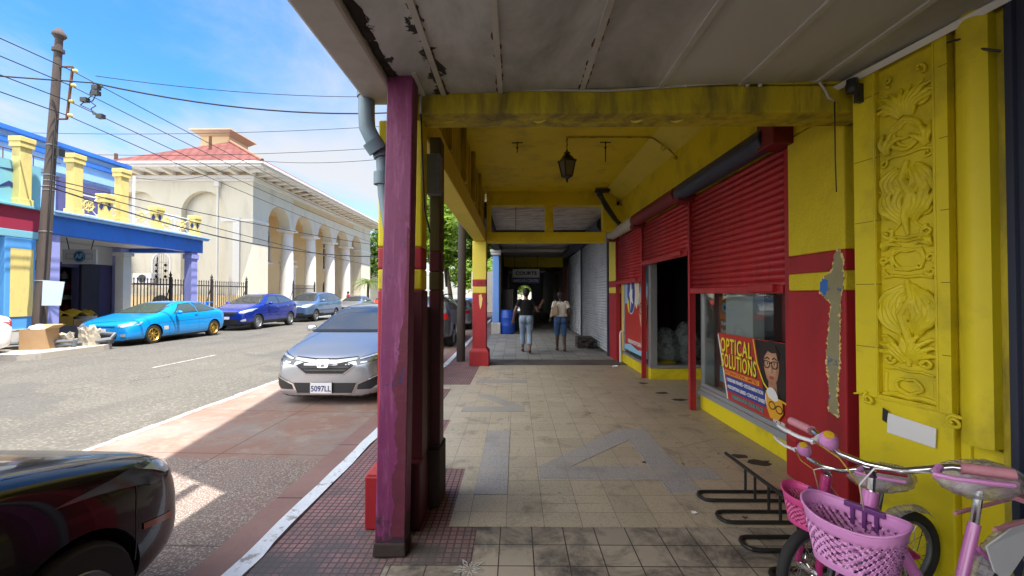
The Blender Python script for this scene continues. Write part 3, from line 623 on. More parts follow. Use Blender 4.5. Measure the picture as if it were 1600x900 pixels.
# ---- posters: flat printed boards, built in layers 1.5 mm apart
class Poster:
    def __init__(s, name, o, u, v, label, cat='poster'):
        s.M = frame(o, u, v); s.k = {}; s.name = name; s.label = label; s.cat = cat; s.d = 0
    def add(s, mat, loops, d=None, kind='print'):
        d = s.d if d is None else d
        s.k.setdefault((mat, kind), MB()).poly(loops, .0012, s.M @ Matrix.Translation((0, 0, .004 + d * .0015)))
    def text(s, mat, body, x, y, size, d, sx=1., bold=.0, rot=0, ax='CENTER', space=1., wid=None):
        vs, fs = text2d(body, size, .0012, ax, bold, sx, space)
        if wid: q = [v[0] for v in vs]; k = wid / (max(q) - min(q)); m_ = (max(q) + min(q)) / 2; vs = [((v[0] - m_) * k, v[1], v[2]) for v in vs]
        s.nt = getattr(s, 'nt', 0) + 1; s.k.setdefault((mat, 'lettering', s.nt), MB()).mesh(vs, fs, s.M @ Matrix.Translation((x, y, .004 + d * .0015)) @ Matrix.Rotation(rot, 4, 'Z'))
    def done(s, outline, mat):
        b = MB(); b.poly([outline], .004, s.M); r = tag(b.build(s.name, mat), s.label, s.cat)
        for key, mb in s.k.items(): mb.build(key[1], PC[key[0]], r)
        return r
def pcol(n, c): return plain('print_' + n, c, .45)
PC = {k: pcol(k, c) for k, c in dict(red=(.42, .03, .022), yellow=(.80, .62, .03), navy=(.03, .05, .25), teal=(.02, .30, .32), white=(.74, .74, .74), skin=(.52, .28, .17), skin2=(.62, .36, .23), shade=(.38, .19, .11), hair=(.02, .014, .012), lips=(.42, .06, .06), gold=(.72, .36, .02), black=(.012, .012, .012), cyan=(.08, .38, .60), orange=(.60, .18, .03), sky=(.25, .50, .68), eye=(.7, .68, .64), cream=(.7, .6, .42), brown=(.25, .12, .06)).items()}
g = G('print_skin'); dv = g.n.new('ShaderNodeVectorMath'); dv.operation = 'DISTANCE'; dv.inputs[1].default_value = (2.49, 4.155, .86); g.l.new(g.co, dv.inputs[0]); PC['skin'] = g.done(g.mix(g.ramp(dv.outputs['Value'], .04, .20), (.60, .33, .20), (.30, .145, .08)), .45)
def face(P, x, y, s, d, hair=True, glasses='black', rot=0, skin='skin'):
    def T(l): return [(x + s * (a * cos(rot) - c * sin(rot)), y + s * (a * sin(rot) + c * cos(rot))) for a, c in l]
    if hair:
        P.add('hair', [T([(-.75, -1.3), (-.95, -.5), (-.92, .4), (-.6, 1.0), (0, 1.25), (.6, 1.05), (.95, .5), (1.0, -.4), (1.1, -1.2), (.6, -1.5), (-.3, -1.5)])], d)
    P.add('shade', [T([(-.26, -.6), (.30, -.6), (.42, -1.55), (-.40, -1.55)])], d + 1)
    P.add(skin, [T([(-.58, .55), (-.62, .1), (-.55, -.25), (-.40, -.60), (-.17, -.84), (.03, -.90), (.22, -.84), (.44, -.58), (.57, -.22), (.62, .12), (.57, .58), (.3, .85), (-.3, .85)])], d + 2)
    P.add('shade', [T([(.62, .12), (.57, -.22), (.44, -.58), (.22, -.84), (.03, -.90), (.20, -.70), (.33, -.42), (.40, -.05), (.46, .3), (.50, .6), (.57, .58)])], d + 3)
    P.add('shade', [T([(-.03, .05), (.06, .08), (.16, -.27), (.04, -.35), (-.12, -.30), (-.02, -.24)])], d + 3); P.add('shade', [T([(-.12, -.70), (.14, -.70), (.05, -.74), (-.04, -.74)])], d + 3)
    if hair: P.add('hair', [T([(-.62, .1), (-.5, .45), (-.2, .72), (.12, .62), (.45, .66), (.60, .2), (.66, .6), (.4, 1.0), (-.35, 1.0), (-.66, .6)])], d + 6)
    for q in (-1, 1):
        P.add('eye', [T([(q * .13, .10), (q * .26, .17), (q * .40, .11), (q * .27, .06)])], d + 4); P.add('black', [T(circ(q * .265, .118, .055, .055, 12))], d + 5)
        P.add('hair', [T([(q * .10, .30), (q * .27, .37), (q * .50, .29), (q * .48, .34), (q * .27, .44), (q * .11, .37)])], d + 4)
        fo = [(q * .06, .22), (q * .30, .27), (q * .56, .23), (q * .55, .02), (q * .42, -.11), (q * .20, -.11), (q * .08, 0)]; cx_ = q * .31; fi = [(cx_ + (a - cx_) * .80, .08 + (c - .08) * .76) for a, c in fo]
        P.add(glasses, [T(fo), T(fi)], d + 7)
    P.add(glasses, [T(rect(-.07, .07, .12, .18))], d + 7)
    P.add('lips', [T([(-.21, -.52), (-.07, -.45), (0, -.475), (.07, -.45), (.21, -.52), (.10, -.61), (-.10, -.61)])], d + 4); P.add('brown', [T([(-.19, -.522), (0, -.515), (.19, -.522), (0, -.535)])], d + 5)
# optical poster (viewer's right is -Y)
P = Poster('optical_poster', (2.495, 5.24, .315), (0, -1, 0), (0, 0, 1), 'red optical shop poster with woman in glasses in the near window')
W_, H_ = 1.56, .76
P.add('white', [[(.0, .735), (.02, .745), (.25, .0), (.225, .0)]], 1)
P.text('black', 'OPTICAL', .425, .607, .24, 1, 1, .010, wid=.70, space=1.12); P.text('yellow', 'OPTICAL', .415, .612, .24, 2, 1, .004, wid=.68, space=1.12)
P.text('black', 'SOLUTIONS', .475, .430, .23, 1, 1, .010, wid=.75, space=1.12); P.text('yellow', 'SOLUTIONS', .465, .435, .23, 2, 1, .004, wid=.73, space=1.12)
P.add('gold', [rect(.17, .88, .285, .335)], 1); P.text('red', 'INTERNATIONAL LIMITED', .525, .309, .05, 2, 1.0, .0016, wid=.67)
P.add('navy', [[(.22, .10), (1.02, .10), (.98, .272), (.20, .272)]], 1)
P.text('white', '\u2022 DESIGNER FRAMES \u2022 EYE EXAMINATION', .58, .228, .052, 2, 1, .0014, wid=.74); P.text('white', '\u2022 PRESCRIPTION LENSES \u2022 CONTACT LENSES', .60, .148, .052, 2, 1, .0014, wid=.76)
P.text('teal', 'FASHION FOR YOUR FACE', .64, .052, .062, 2, .82, .0018)
P.add('yellow', [[(.80, .757), (.815, .757), (.88, .52), (.99, .35), (1.14, .25), (1.56, .2), (1.56, .185), (1.13, .235), (.98, .335), (.865, .51)]], 12)
P.add('black', [[(.815, .757), (1.56, .77), (1.56, .2), (1.14, .25), (.99, .35), (.88, .52)]], 2)
face(P, 1.10, .525, .205, 3, True, 'black', .06)
P.add('white', [circ(1.12, .205, .105, .12, 24), ], 13); P.add('gold', [[(1.03, .28), (1.07, .22), (1.17, .20), (1.28, .24), (1.30, .12), (1.22, .03), (1.10, .03), (1.04, .12)]], 14)
P.add('black', [circ(1.13, .155, .055, .04), circ(1.13, .155, .043, .029)], 15); P.add('black', [circ(1.24, .14, .055, .04), circ(1.24, .14, .043, .029)], 15); P.add('black', [rect(1.178, 1.19, .145, .153)], 15)
P.text('white', 'MON-FRI', 1.24, .018, .05, 16, .9, .0018)
P.done([(0, .755), (.225, 0), (W_, 0), (W_, .775)], PC['red'])
# poster behind, deeper in the window, with phone numbers
P = Poster('price_poster', (2.70, 5.62, .32), (0, -1, 0), (0, 0, 1), 'brown poster with an eye and phone numbers at the window end')
P.add('orange', [rect(0, .30, .9, 1.18)], 1); P.add('skin', [circ(.15, 1.05, .14, .09)], 2); P.add('cyan', [circ(.15, 1.05, .06, .06)], 3); P.add('black', [circ(.15, 1.05, .028, .028)], 4)
P.text('white', '78-848-5', .15, .84, .07, 1, .85, .001); P.text('white', '78-648-9', .15, .74, .07, 1, .85, .001); P.text('white', '78-555', .15, .62, .06, 1, .85, .001)
for k in range(4): P.add('cream', [rect(.04, .27, .50 - k * .05, .515 - k * .05)], 1)
P.add('sky', [[(0, .28), (.1, .31), (.3, .2), (.3, .08), (0, .08)]], 1); P.text('white', 'HZ', .18, .15, .05, 2)
P.done(rect(0, .31, .0, 1.2), PC['brown'])
# tall face poster on the far window
P = Poster('face_poster', (2.458, 9.5, .34), (0, -1, 0), (0, 0, 1), 'tall poster of a woman in black glasses on the far window')
P.add('sky', [rect(0, 1.66, 1.0, 1.9)], 1); P.add('cream', [[(.5, 1.9), (1.0, 1.9), (1.1, 1.2), (.9, .9), (.55, 1.2)]], 2); P.add('brown', [[(1.0, 1.9), (1.35, 1.9), (1.25, 1.45), (1.1, 1.2)]], 3); P.add('orange', [[(.55, 1.9), (.95, 1.9), (.85, 1.6), (.6, 1.7)]], 3)
P.add('cyan', [circ(1.45, 1.62, .24, .3)], 4)
P.add('white', [circ(.50, 1.22, .32, .44)], 4); P.add('navy', [circ(.50, 1.22, .30, .42)], 5)
P.add('white', [[(.45, 1.55), (.52, 1.6), (.55, 1.3), (.62, 1.32), (.60, 1.15), (.66, 1.0), (.52, 1.05), (.47, .85), (.42, 1.1), (.36, 1.2), (.44, 1.3)]], 6)
P.add('yellow', [[(.2, 1.15), (.33, 1.05), (.38, .85), (.3, .8), (.22, .95)]], 6)
face(P, 1.36, .86, .42, 7, False, 'black', 0, 'skin2')
P.text('white', 'FASHION FOR YOUR FACE', .86, .20, .11, 14, .85, .003)
P.add('sky', [[(0, .10), (.5, .15), (1.0, .08), (1.66, .14), (1.66, 0), (0, 0)]], 14)
P.done(rect(0, 1.66, 0, 1.9), PC['red'])

# ================================================================== CANOPY BUILDING (near): purple post, grey canopy, ornate wall
CB = thing('canopy_building', 'shop with stained grey canopy and ornate yellow wall beside the bicycles', 'building', (2.2, 1.5, 0))
b = MB(); b.hexa([(-.83, 2.49, .0), (-.652, 2.49, .0), (-.652, 2.62, .0), (-.83, 2.62, .0)], [(-.765, 2.49, 2.86), (-.610, 2.49, 2.86), (-.610, 2.62, 2.86), (-.765, 2.62, 2.86)])
col = b.build('post', M['purple'], CB, bevel=.008)
R.seed(17); b = MB(); lft = []
for i in range(76):
    z = .12 + i * .0243; t = z / 2.86; xr = -.655 + t * .042
    lft.append((xr - (.066 + .010 * sin(i * .21) + .010 * sin(i * .53 + 1) + R.uniform(-.007, .007)) * (1 if z < 1.05 else max(.22, 1 - (z - 1.05) * 1.3)), z))
b.poly([lft + [(-.655 + z / 2.86 * .042, z) for z in (1.92, .12)]], .003, frame((0, 2.489, 0), (1, 0, 0), (0, 0, 1)) @ Matrix.Translation((0, 0, -.0005)))
b.build('worn_edge', paint('worn_maroon', (.13, .022, .045), .7, .3, 8, .5, 30, chip=(.028, .035, .14), clo=.60, cs=7), col)
b = MB(); b.hexa([(-.84, 2.475, .006), (-.643, 2.475, .006), (-.643, 2.635, .006), (-.84, 2.635, .006)], [(-.833, 2.482, .085), (-.648, 2.482, .085), (-.648, 2.627, .085), (-.833, 2.627, .085)]); b.build('post_base', M['grime'], col, bevel=.01)
def zc(x): return 2.84 + (x + .75) * .03
b = MB(); b.hexa([(-.75, -8, zc(-.75)), (2.5, -8, zc(2.5)), (2.5, 2.738, zc(2.5)), (-.75, 2.738, zc(-.75))], [(-.75, -8, 3.1), (2.5, -8, 3.1), (2.5, 2.738, 3.1), (-.75, 2.738, 3.1)]); cn = b.build('canopy', M['canopy'], CB)
R.seed(4)
for x in (-.47, -.10, .43, .94, 1.46, 1.95):
    b = MB(); z = zc(x); b.box(x - .016, x + .016, -8, 2.735, z - .012, z + .003)
    if x < .5:
        for k in range(26):
            y = 2.7 - R.random() ** 2 * 1.6; s = R.uniform(.006, .018); b.m = 1; b.ball((x + R.choice((-.018, .018)), y, z - .004), (s * .6, s * 2, .004), 6, 4); b.m = 0
    b.build('cover_strip', [M['off_white'], M['rust']], cn)
for x in (-.60,): b = MB(); b.box(x - .014, x + .014, 2.45, 2.735, zc(x) - .012, zc(x) + .003)
b.build('cover_strip', M['off_white'], cn)
b = MB(); b.box(-.99, -.765, -8, 2.80, 2.80, 3.14); b.build('fascia', M['off_white'], cn, bevel=.02)
g = G('rotten_timber'); M['rot'] = g.done(g.mix(g.noise(9, 7, .7), (.012, .009, .008), (.05, .04, .035)), .9, 0, g.bump(g.noise(20, 6, .7), 1, .03))
b = MB(); R.seed(8); pts = [(-.745 + R.uniform(-.012, .012), -2 + i * .06, 2.848 + R.uniform(-.006, .006)) for i in range(79)]; b.tube(pts, [(R.uniform(.008, .018), R.uniform(.02, .05)) for _ in pts], 8, ref=(0, 0, 1)); b.build('rotten_edge', M['rot'], cn, smooth='auto')
b = MB(); b.box(-.95, 12, -12, 1.62, 3.16, 8.2); b.box(-.95, 12, 1.63, 2.73, 3.15, 4.75); b.build('upper_storey', M['white_wall'], CB)
b = MB(); b.tube([(-1.0, 1.6, 5.35), (-1.0, 2.75, 5.65)], .05, 8); b.build('stay_beam', M['white_wall'], CB)
# right-hand walls
A_, B_ = V((2.13, 2.67, 0)), V((2.29, 2.0, 0)); U_ = (B_ - A_).normalized(); WL = (B_ - A_).length; N_ = U_.cross(V((0, 0, 1)))
MO = frame(A_, U_, (0, 0, 1))                        # u along wall, v up, w out of the wall
def wbox(b, u0, u1, v0, v1, w0, w1): return b.box(u0, u1, v0, v1, w0, w1, MO)
def strip(k0, k1): return k0 * WL, k1 * WL
b = MB(); tz = 3.05
wbox(b, 0, .70 * WL, .92, tz, -.35, -.034); b.poly([rect(0, .70 * WL, .92, tz), rect(.272 - .142, .272 + .142, .945, 2.96)], .034, MO @ Matrix.Translation((0, 0, -.0335))); wbox(b, .70 * WL + .001, .765 * WL, .3, tz, -.35, -.05)
b.build('ornate_wall', M['yellow'], CB, bevel=.006)
b = MB(); wbox(b, .0, .70 * WL, 0, .918, -.35, -.012); wbox(b, .702 * WL, WL, 0, .78, -.35, -.07); b.build('wall_plinth', M['yellow'], CB, bevel=.01)
b = MB(); n = 10                                    # rounded pilaster
pr = [(.767 * WL + (.945 - .767) * WL * i / n, .012 + .03 * sin(pi * i / n)) for i in range(n + 1)] + [(.945 * WL, -.34), (.767 * WL, -.34)]
for v0, v1 in ((.80, 3.04),):
    vs = [MO @ V((u, v, w)) for v in (v0, v1) for u, w in pr]; k = len(pr)
    b.mesh(vs, [tuple(range(k)), tuple(range(2 * k - 1, k - 1, -1))] + [(i, (i + 1) % k, k + (i + 1) % k, k + i) for i in range(k)])
b.build('fluted_pilaster', M['yellow'], CB, smooth='auto')
b = MB(); wbox(b, .946 * WL, WL - .006, 0, 3.04, -.35, -.045); b.build('return_wall', M['yellow_dirty'], CB)
b = MB()                                             # block joints as thin sunk-looking dark lines
for v in (1.22, 1.60, 1.98, 2.36, 2.74):
    for u0, u1 in ((.004, .155), (.445, .483)): wbox(b, u0, u1, v, v + .004, -.001, .0012)
wbox(b, .118, .121, .92, 3.0, -.001, .0012)
b.build('block_joints', paint('joint_dark', (.16, .11, .01), .8), CB)
# carved relief panel
rel = MB(); uc = .272
W0 = -.034; WK = 1.35
def T3(u, v, w=0.): return MO @ V((uc + u + .004 * sin(v * 61 + u * 40), v + .004 * sin(u * 90 + v * 23), W0 + w * WK))
def scroll(u, v, r, turns, a0, sgn, rad=.011, tail=None):
    rad *= 1.0
    pts = []; rr = []
    N = int(16 * turns) + 4
    for i in range(N + 1):
        t = i / N; a = a0 + sgn * 2 * pi * turns * t; q = r * (1 - .78 * t)
        pts.append(T3(u + q * cos(a), v + q * sin(a), .004 + .014 * t)); rr.append(rad * (1 - .35 * t))
    if tail:
        h = [T3(*p, .003) for p in tail]; pts = h + pts; rr = [rad * .5 + rad * .5 * i / max(1, len(h)) for i in range(len(h))] + rr
    rel.tube(pts, rr, 7)
def leaf(u, v, ang, L, w, curl=.5, rad=.009, lobes=5):
    rad *= 1.15
    for k in range(lobes):
        s = (k - (lobes - 1) / 2) / max(1, (lobes - 1) / 2); pts = []; rr = []
        for i in range(8):
            t = i / 7; a = ang + s * .55 * t + curl * t * t
            pts.append(T3(u + L * (1 - .18 * abs(s)) * t * cos(a) - w * s * .35 * sin(ang), v + L * (1 - .18 * abs(s)) * t * sin(a) + w * s * .35 * cos(ang), .003 + .016 * sin(pi * min(1, t * 1.1))))
            rr.append(rad * (.5 + 1.1 * sin(pi * (.12 + .8 * t))))
        rel.tube(pts, rr, 6)
for s in (-1, 1):
    leaf(s * .015, 2.56, pi / 2 - s * .3, .20, .05, -s * .45); scroll(s * .085, 2.62, .036, 1.2, pi / 2, -s); scroll(s * .08, 2.79, .03, 1.1, -pi / 2, s)
    scroll(s * .10, 2.43, .028, 1.2, pi / 2, s); leaf(s * .10, 2.36, pi / 2, .16, .03, s * .5, .008, 3)
    scroll(s * .105, 2.315, .022, 1.1, 0 if s > 0 else pi, -s, .009, [(0, 2.335), (s * .05, 2.345), (s * .1, 2.34)])
    leaf(s * .015, 1.97, pi / 2 - s * .75, .26, .08, s * .9); leaf(s * .03, 2.26, -pi / 2 + s * .8, .20, .06, -s * .9, .009, 4); scroll(s * .085, 2.02, .036, 1.3, -pi / 2, s)
    scroll(s * .10, 1.89, .030, 1.3, pi / 2, s, .011, [(s * .02, 2.05), (s * .03, 1.95), (s * .07, 1.915)])
    scroll(s * .115, 1.74, .026, 1.2, -pi / 2, s); scroll(s * .11, 1.66, .022, 1.2, pi / 2, -s); leaf(s * .11, 1.80, pi / 2, .08, .02, s * .8, .007, 3)
    leaf(s * .02, 1.33, pi / 2 - s * .8, .27, .08, s * 1.0); leaf(s * .02, 1.57, -pi / 2 + s * .9, .22, .07, -s * .9, .009, 4); leaf(s * .015, 1.16, pi / 2 - s * .45, .2, .06, -s * .5, .009, 4)
    scroll(s * .09, 1.165, .036, 1.4, pi / 2, s, .012, [(s * .012, 1.45), (s * .02, 1.3), (s * .05, 1.215)]); scroll(s * .10, 1.42, .03, 1.2, -pi / 2, -s)
    rel.tube([T3(s * .115, 1.08), T3(s * .12, .98), T3(s * .118, .955)], .012, 6)
def ring(u, v, ru, rv, rad, w=.008): rel.tube([T3(u + ru * cos(2 * pi * i / 28), v + rv * sin(2 * pi * i / 28), w) for i in range(28)], rad, 7, closed=True)
ring(0, 2.455, .078, .085, .013); ring(0, 2.455, .058, .064, .008, .004); ring(0, 1.02, .062, .040, .010); ring(0, 1.745, .075, .055, .008)
for v, w, r in ((2.335, .13, .010), (1.86, .10, .009), (1.635, .125, .011), (1.10, .12, .008), (.955, .135, .016), (1.86 - .02, .11, .006)): rel.tube([T3(-w, v, .004), T3(-w / 2, v + .012, .008), T3(0, v + .004, .009), T3(w / 2, v + .012, .008), T3(w, v, .004)], r, 7)
rel.tube([T3(-.07, 1.80, .006), T3(0, 1.785, .008), T3(.07, 1.80, .006), T3(.085, 1.745, .006), T3(.07, 1.685, .006), T3(0, 1.675, .008), T3(-.07, 1.685, .006), T3(-.085, 1.745, .006)], .010, 7, closed=True)
for v, a in ((2.15, .5), (1.50, -.5), (2.10, -.4)):   # bosses and stems
    rel.ball((0, 0, 0), (.030, .05, .018), 12, 8, frame(T3(.01 * a, v, .004), U_, (0, 0, 1)) @ Matrix.Rotation(a, 4, 'Z'))
rel.tube([T3(0, 2.30, .004), T3(-.02, 2.2, .014), T3(.03, 2.1, .016), T3(-.01, 1.98, .012), T3(0, 1.88, .004)], [.014, .022, .026, .02, .01], 8)
rel.tube([T3(0, 1.62, .004), T3(.03, 1.52, .016), T3(-.02, 1.42, .016), T3(.01, 1.28, .012), T3(0, 1.13, .004)], [.014, .022, .026, .02, .012], 8)
o = rel.build('plaster_relief', M['yellow'], CB); m_ = o.modifiers.new('r', 'REMESH'); m_.mode = 'VOXEL'; m_.voxel_size = .003; m_ = o.modifiers.new('s', 'SMOOTH'); m_.iterations = 1; bake(o); [setattr(p, 'use_smooth', True) for p in o.data.polygons]
b = MB()                                             # panel frame
for (u0, u1, v0, v1) in ((uc - .156, uc - .146, .925, 2.98), (uc + .146, uc + .156, .925, 2.98), (uc - .145, uc + .145, .925, .938)): wbox(b, u0, u1, v0, v1, -.002, .006)
b.build('panel_moulding', M['yellow'], CB, bevel=.003)
uc = 0; W0 = 0; WK = 1
for (u, s, v) in ((.075, 1, .905), (.50, 1, .885)):
    rel = MB()
    scroll(u, v, .034, 1.5, pi / 2, s, .011, [(u - .085, v + .01), (u - .05, v + .03), (u - .02, v + .036)] if u < .2 else [(u + .14, v - .05), (u + .10, v - .055), (u + .06, v - .02), (u + .03, v + .03)])
    rel.build('scroll_trim', M['yellow'], CB, smooth='auto')
wp = MB(); wp.poly([[(0, 0), (.235, -.01), (.24, .095), (.005, .115)]], .004, MO @ Matrix.Translation((.175, .735, .0)))
pl = tag(wp.build('blank_plate', M['white'], bevel=.001), 'blank white plate fixed on the yellow wall under the relief', 'plate')
wp = MB(); wp.poly([[(-.022, .03), (.0, .02), (.012, .09), (-.018, .105)]], .003, MO @ Matrix.Translation((.173, .77, .003))); wp.build('tape', M['black'], pl)
b = MB()                                             # cable duct under the canopy edge
def pw(u, v, w): return MO @ V((u, v, w))
b.tube([pw(-.10, 2.885, .02), pw(WL + .3, 2.925, .02)], [(.022, .035)] * 2, 4); tag(b.build('cable_duct', M['white']), 'white cable duct along the top of the ornate yellow wall', 'duct')
b = MB(); b.lathe(pw(.035, 2.79, .05), [(.0, 0), (.03, 0), (.036, .02), (.036, .05), (.03, .065), (.03, .085), (.0, .085)], 14); b.box(-.012, .012, -.015, .10, -.05, .0, MO @ Matrix.Translation((.055, 2.74, .05)))
tag(b.build('security_camera', M['black'], smooth='auto'), 'small black dome camera at the top corner of the ornate wall', 'camera')
b = MB(); b.tube([pw(.50, 2.84, .02), pw(.56, 2.82, .03), pw(.62, 2.74, .02), pw(.70, 2.68, .02)], .006, 6)
tag(b.build('camera_cable', M['black'], smooth=True), 'black cable looping over the top of the ornate wall', 'cable')
# navy corrugated panel
b = MB(); k = 0; prof = []
D0 = V((2.30, 1.995, 0)); dr = V((.06, -1, 0)).normalized(); nr = dr.cross(V((0, 0, 1)))
for i in range(60):
    s = i * .05
    for ds, w in ((0, 0), (.018, 0), (.024, .016), (.042, .016), (.048, 0)): p = D0 + dr * (s + ds) + nr * w; prof.append((p.x, p.y))
n = len(prof); b.mesh([(x, y, 0.01) for x, y in prof] + [(x, y, 3.0) for x, y in prof], [(i, i + 1, n + i + 1, n + i) for i in range(n - 1)])
b.box(2.62, 12, -12, 2.73, 0, 3.14)
b.build('corrugated_panel', M['navy_metal'], CB)

# drain pipe, wiring, meter box, lantern
b = MB(); q = [(-.97, 2.72, 3.02), (-.97, 2.72, 2.70), (-.965, 2.72, 2.62), (-.93, 2.73, 2.545), (-.895, 2.745, 2.50), (-.88, 2.75, 2.44)]
b.tube(q, .052, 16); b.tube([(-.97, 2.72, 2.82), (-.97, 2.72, 3.02)], .060, 16)
b.tube([(-.93, 2.70, 2.53), (-.895, 2.725, 2.475)], .064, 16)
b.tube([(-.88, 2.755, 2.46), (-.868, 2.765, 2.2), (-.80, 2.775, 1.75), (-.76, 2.74, 1.3), (-.75, 2.72, .02)], .040, 14); b.tube([(-.88, 2.755, 2.26), (-.88, 2.755, 2.34)], .052, 14)
tag(b.build('drain_pipe', M['pipe'], smooth='auto'), 'grey blue drain pipe elbowed behind the purple post', 'pipe')
mbx = thing('meter_box', 'grey metal meter box on the dark post behind the purple post', 'meter box', (-.6, 3.05, 2.28))
b = MB(); b.box(-.655, -.545, 3.03, 3.135, 2.27, 2.56); b.build('box', M['grey_metal'], mbx, bevel=.012); b = MB(); b.box(-.560, -.540, 3.00, 3.03, 2.28, 2.55)
for k in range(5): b.box(-.565, -.535, 2.99, 3.002, 2.31 + k * .05, 2.33 + k * .05)
b.build('cover', M['grey_metal'], mbx, bevel=.004)
b = MB(); b.tube([(-.62, 2.735, 2.72), (-.62, 2.735, 2.83), (-.59, 2.733, 2.875), (-.50, 2.73, 2.875), (.2, 2.73, 2.868), (.6, 2.73, 2.862), (1.2, 2.73, 2.90), (1.7, 2.73, 2.93), (1.95, 2.73, 2.925), (2.0, 2.73, 2.86), (2.02, 2.73, 2.81), (2.06, 2.73, 2.79)], .008, 8)
for x in (1.02, 1.1, 1.5, 1.58): b.ball((x, 2.728, 2.895), .014, 8, 6)
tag(b.build('electrical_conduit', M['off_white'], smooth=True), 'thin pale conduit running along the front of the yellow cross beam', 'conduit')
b = MB(); b.tube([(-.62, 2.735, 2.72), (-.61, 2.74, 2.4), (-.60, 2.76, 2.1), (-.57, 2.80, 1.95)], .006, 6)
tag(b.build('loose_wire', M['black'], smooth=True), 'loose black wire hanging from the conduit beside the posts', 'wire')
b = MB(); b.tube([(2.06, 2.73, 2.8), (2.06, 2.73, 2.4), (2.065, 2.73, 2.2)], .004, 6); tag(b.build('loose_wire', M['black'], smooth=True), 'thin wire hanging down the stucco wall below the camera', 'wire')
LN = thing('hanging_lantern', 'black lantern hanging from the yellow arcade ceiling', 'lantern', (.73, 6, 3.14))
b = MB()
def sq(z, r): return [(.73 + r * cos(pi / 4 + k * pi / 2 + .4), 6 + r * sin(pi / 4 + k * pi / 2 + .4), z) for k in range(4)]
a0, a1, a2 = sq(3.22, .075), sq(3.44, .125), sq(3.52, .06)
for k in range(4):
    b.tube([a0[k], a1[k]], .009, 6); b.tube([a0[k], a0[(k + 1) % 4]], .009, 6); b.tube([a1[k], a1[(k + 1) % 4]], .012, 6)
    b.ball(a1[k], .018, 8, 6)
b.hexa(a1, a2); b.lathe((.73, 6, 3.515), [(.06, 0), (.035, .02), (.05, .04), (.012, .07), (.012, .09)], 12); b.lathe((.73, 6, 3.13), [(.005, 0), (.015, .03), (.012, .05), (.07, .085), (.07, .095)], 12)
b.build('cage', M['black_metal'], LN)
b = MB(); b.hexa([tuple(V(p) * .94 + V((.73, 6, 3.22)) * .06) for p in a0], [tuple(V(p) * .94 + V((.73, 6, 3.44)) * .06) for p in a1]); b.build('panes', glassy('lantern_glass', (.16, .16, .12), .25), LN)
b = MB()
for k in range(5): b.tube([(.73 + .012 * (k % 2), 6, 3.79 - k * .035), (.73 - .012 * (k % 2), 6, 3.75 - k * .035)], .006, 6)
b.tube([(.73, 6, 3.60), (.73, 6, 3.79)], .005, 6); b.build('chain', M['black_metal'], LN)
b = MB(); b.tube([(.75, 6, 3.78), (1.85, 6.0, 3.775), (1.95, 6.0, 3.765), (2.22, 6.05, 3.60), (2.29, 6.05, 3.52)], .011, 8); b.tube([(2.13, 6, 3.62), (2.1, 6, 3.58), (2.08, 6, 3.60), (2.08, 6, 3.65), (2.11, 6, 3.68)], .007, 6); b.ball((2.29, 6.05, 3.5), .03, 8, 6)
tag(b.build('lantern_conduit', M['yellow_dirty'], smooth=True), 'painted conduit across the yellow ceiling feeding the lantern', 'conduit')
for (x, y, l) in ((.02, 6.2, .16), (1.32, 6.2, .30)):
    b = MB(); b.tube([(x, y, 3.79), (x, y, 3.79 - l)], .008, 6); b.tube([(x - .08, y, 3.775), (x + .08, y, 3.775)], .007, 6); b.ball((x, y, 3.70), .018, 8, 6)
    tag(b.build('ceiling_hook', M['black_metal'], smooth=True), 'shorter hook hanging left of the black lantern' if x < 1 else 'longer hook hanging right of the black lantern', 'hook')
b = MB(); R.seed(14)
for k in range(5):
    o = R.uniform(-.04, .04); b.tube([(1.75 + o, 8.9, 3.70 + o), (1.85 + o, 8.95, 3.55), (1.93 + o, 8.9, 3.38 + o), (2.08 + o, 8.8, 3.1), (2.15 + o, 8.7, 2.98)], R.uniform(.018, .035), 7)
b.box(1.68, 1.98, 8.86, 8.98, 3.70, 3.76)
tag(b.build('cable_bundle', M['black'], smooth='auto'), 'thick black cable bundle drooping from ceiling to the shutter roll', 'cables')

# bicycle rack on the floor
RK = thing('bicycle_rack', 'low black steel bicycle rack with floor loops', 'rack', (1.77, 2.9, 0))
b = MB(); b.tube([(1.77, 3.60, .20), (1.77, 1.95, .215)], .014, 8); b.build('rail', M['black_metal'], RK, smooth='auto')
for y in (3.23, 2.93, 2.62, 2.31):
    b = MB(); b.tube([(2.12, y + .07, .018), (1.45, y + .07, .018), (1.41, y + .06, .018), (1.39, y + .03, .018), (1.385, y, .018), (1.39, y - .03, .018), (1.41, y - .06, .018), (1.45, y - .07, .018), (2.12, y - .07, .018)], .013, 8)
    b.tube([(1.77, y + .065, .02), (1.77, y + .065, .2)], .010, 8); b.tube([(1.77, y - .065, .02), (1.77, y - .065, .2)], .010, 8)
    b.build('floor_loop', M['black_metal'], RK, smooth='auto')

# ================================================================== FAR ARCADE: grey shutter shop, brown shop, end wall
FS = thing('shutter_shop', 'shop with tall grey roller shutters and decayed board ceiling', 'building', (2.4, 13, 0))
b = MB(); b.box(-.9, 2.6, 9.46, 18.5, 3.52, 3.62); b.build('ceiling', M['boards'], FS)
b = MB(); b.box(-.6, 2.3, 13.0, 13.2, 3.3, 3.515); b.build('ceiling_beam', M['wood_dark'], FS); b = MB(); b.box(-.85, -.6, 9.5, 18.5, 3.25, 3.515); b.build('ceiling_beam', M['wood_dark'], FS)
b = MB(); b.box(-.95, 12, 10.52, 18.5, 3.63, 9.2); b.box(2.62, 12, 10.52, 18.5, 0, 3.62); b.build('upper_storey', M['white_wall'], FS)
for (y0, y1) in ((10.62, 14.75), (14.95, 18.3)):
    c = curtain(y0, y1, .06, 3.15, 'roller_shutter', M['grey_shutter'], FS, 2.33, .075, .02)
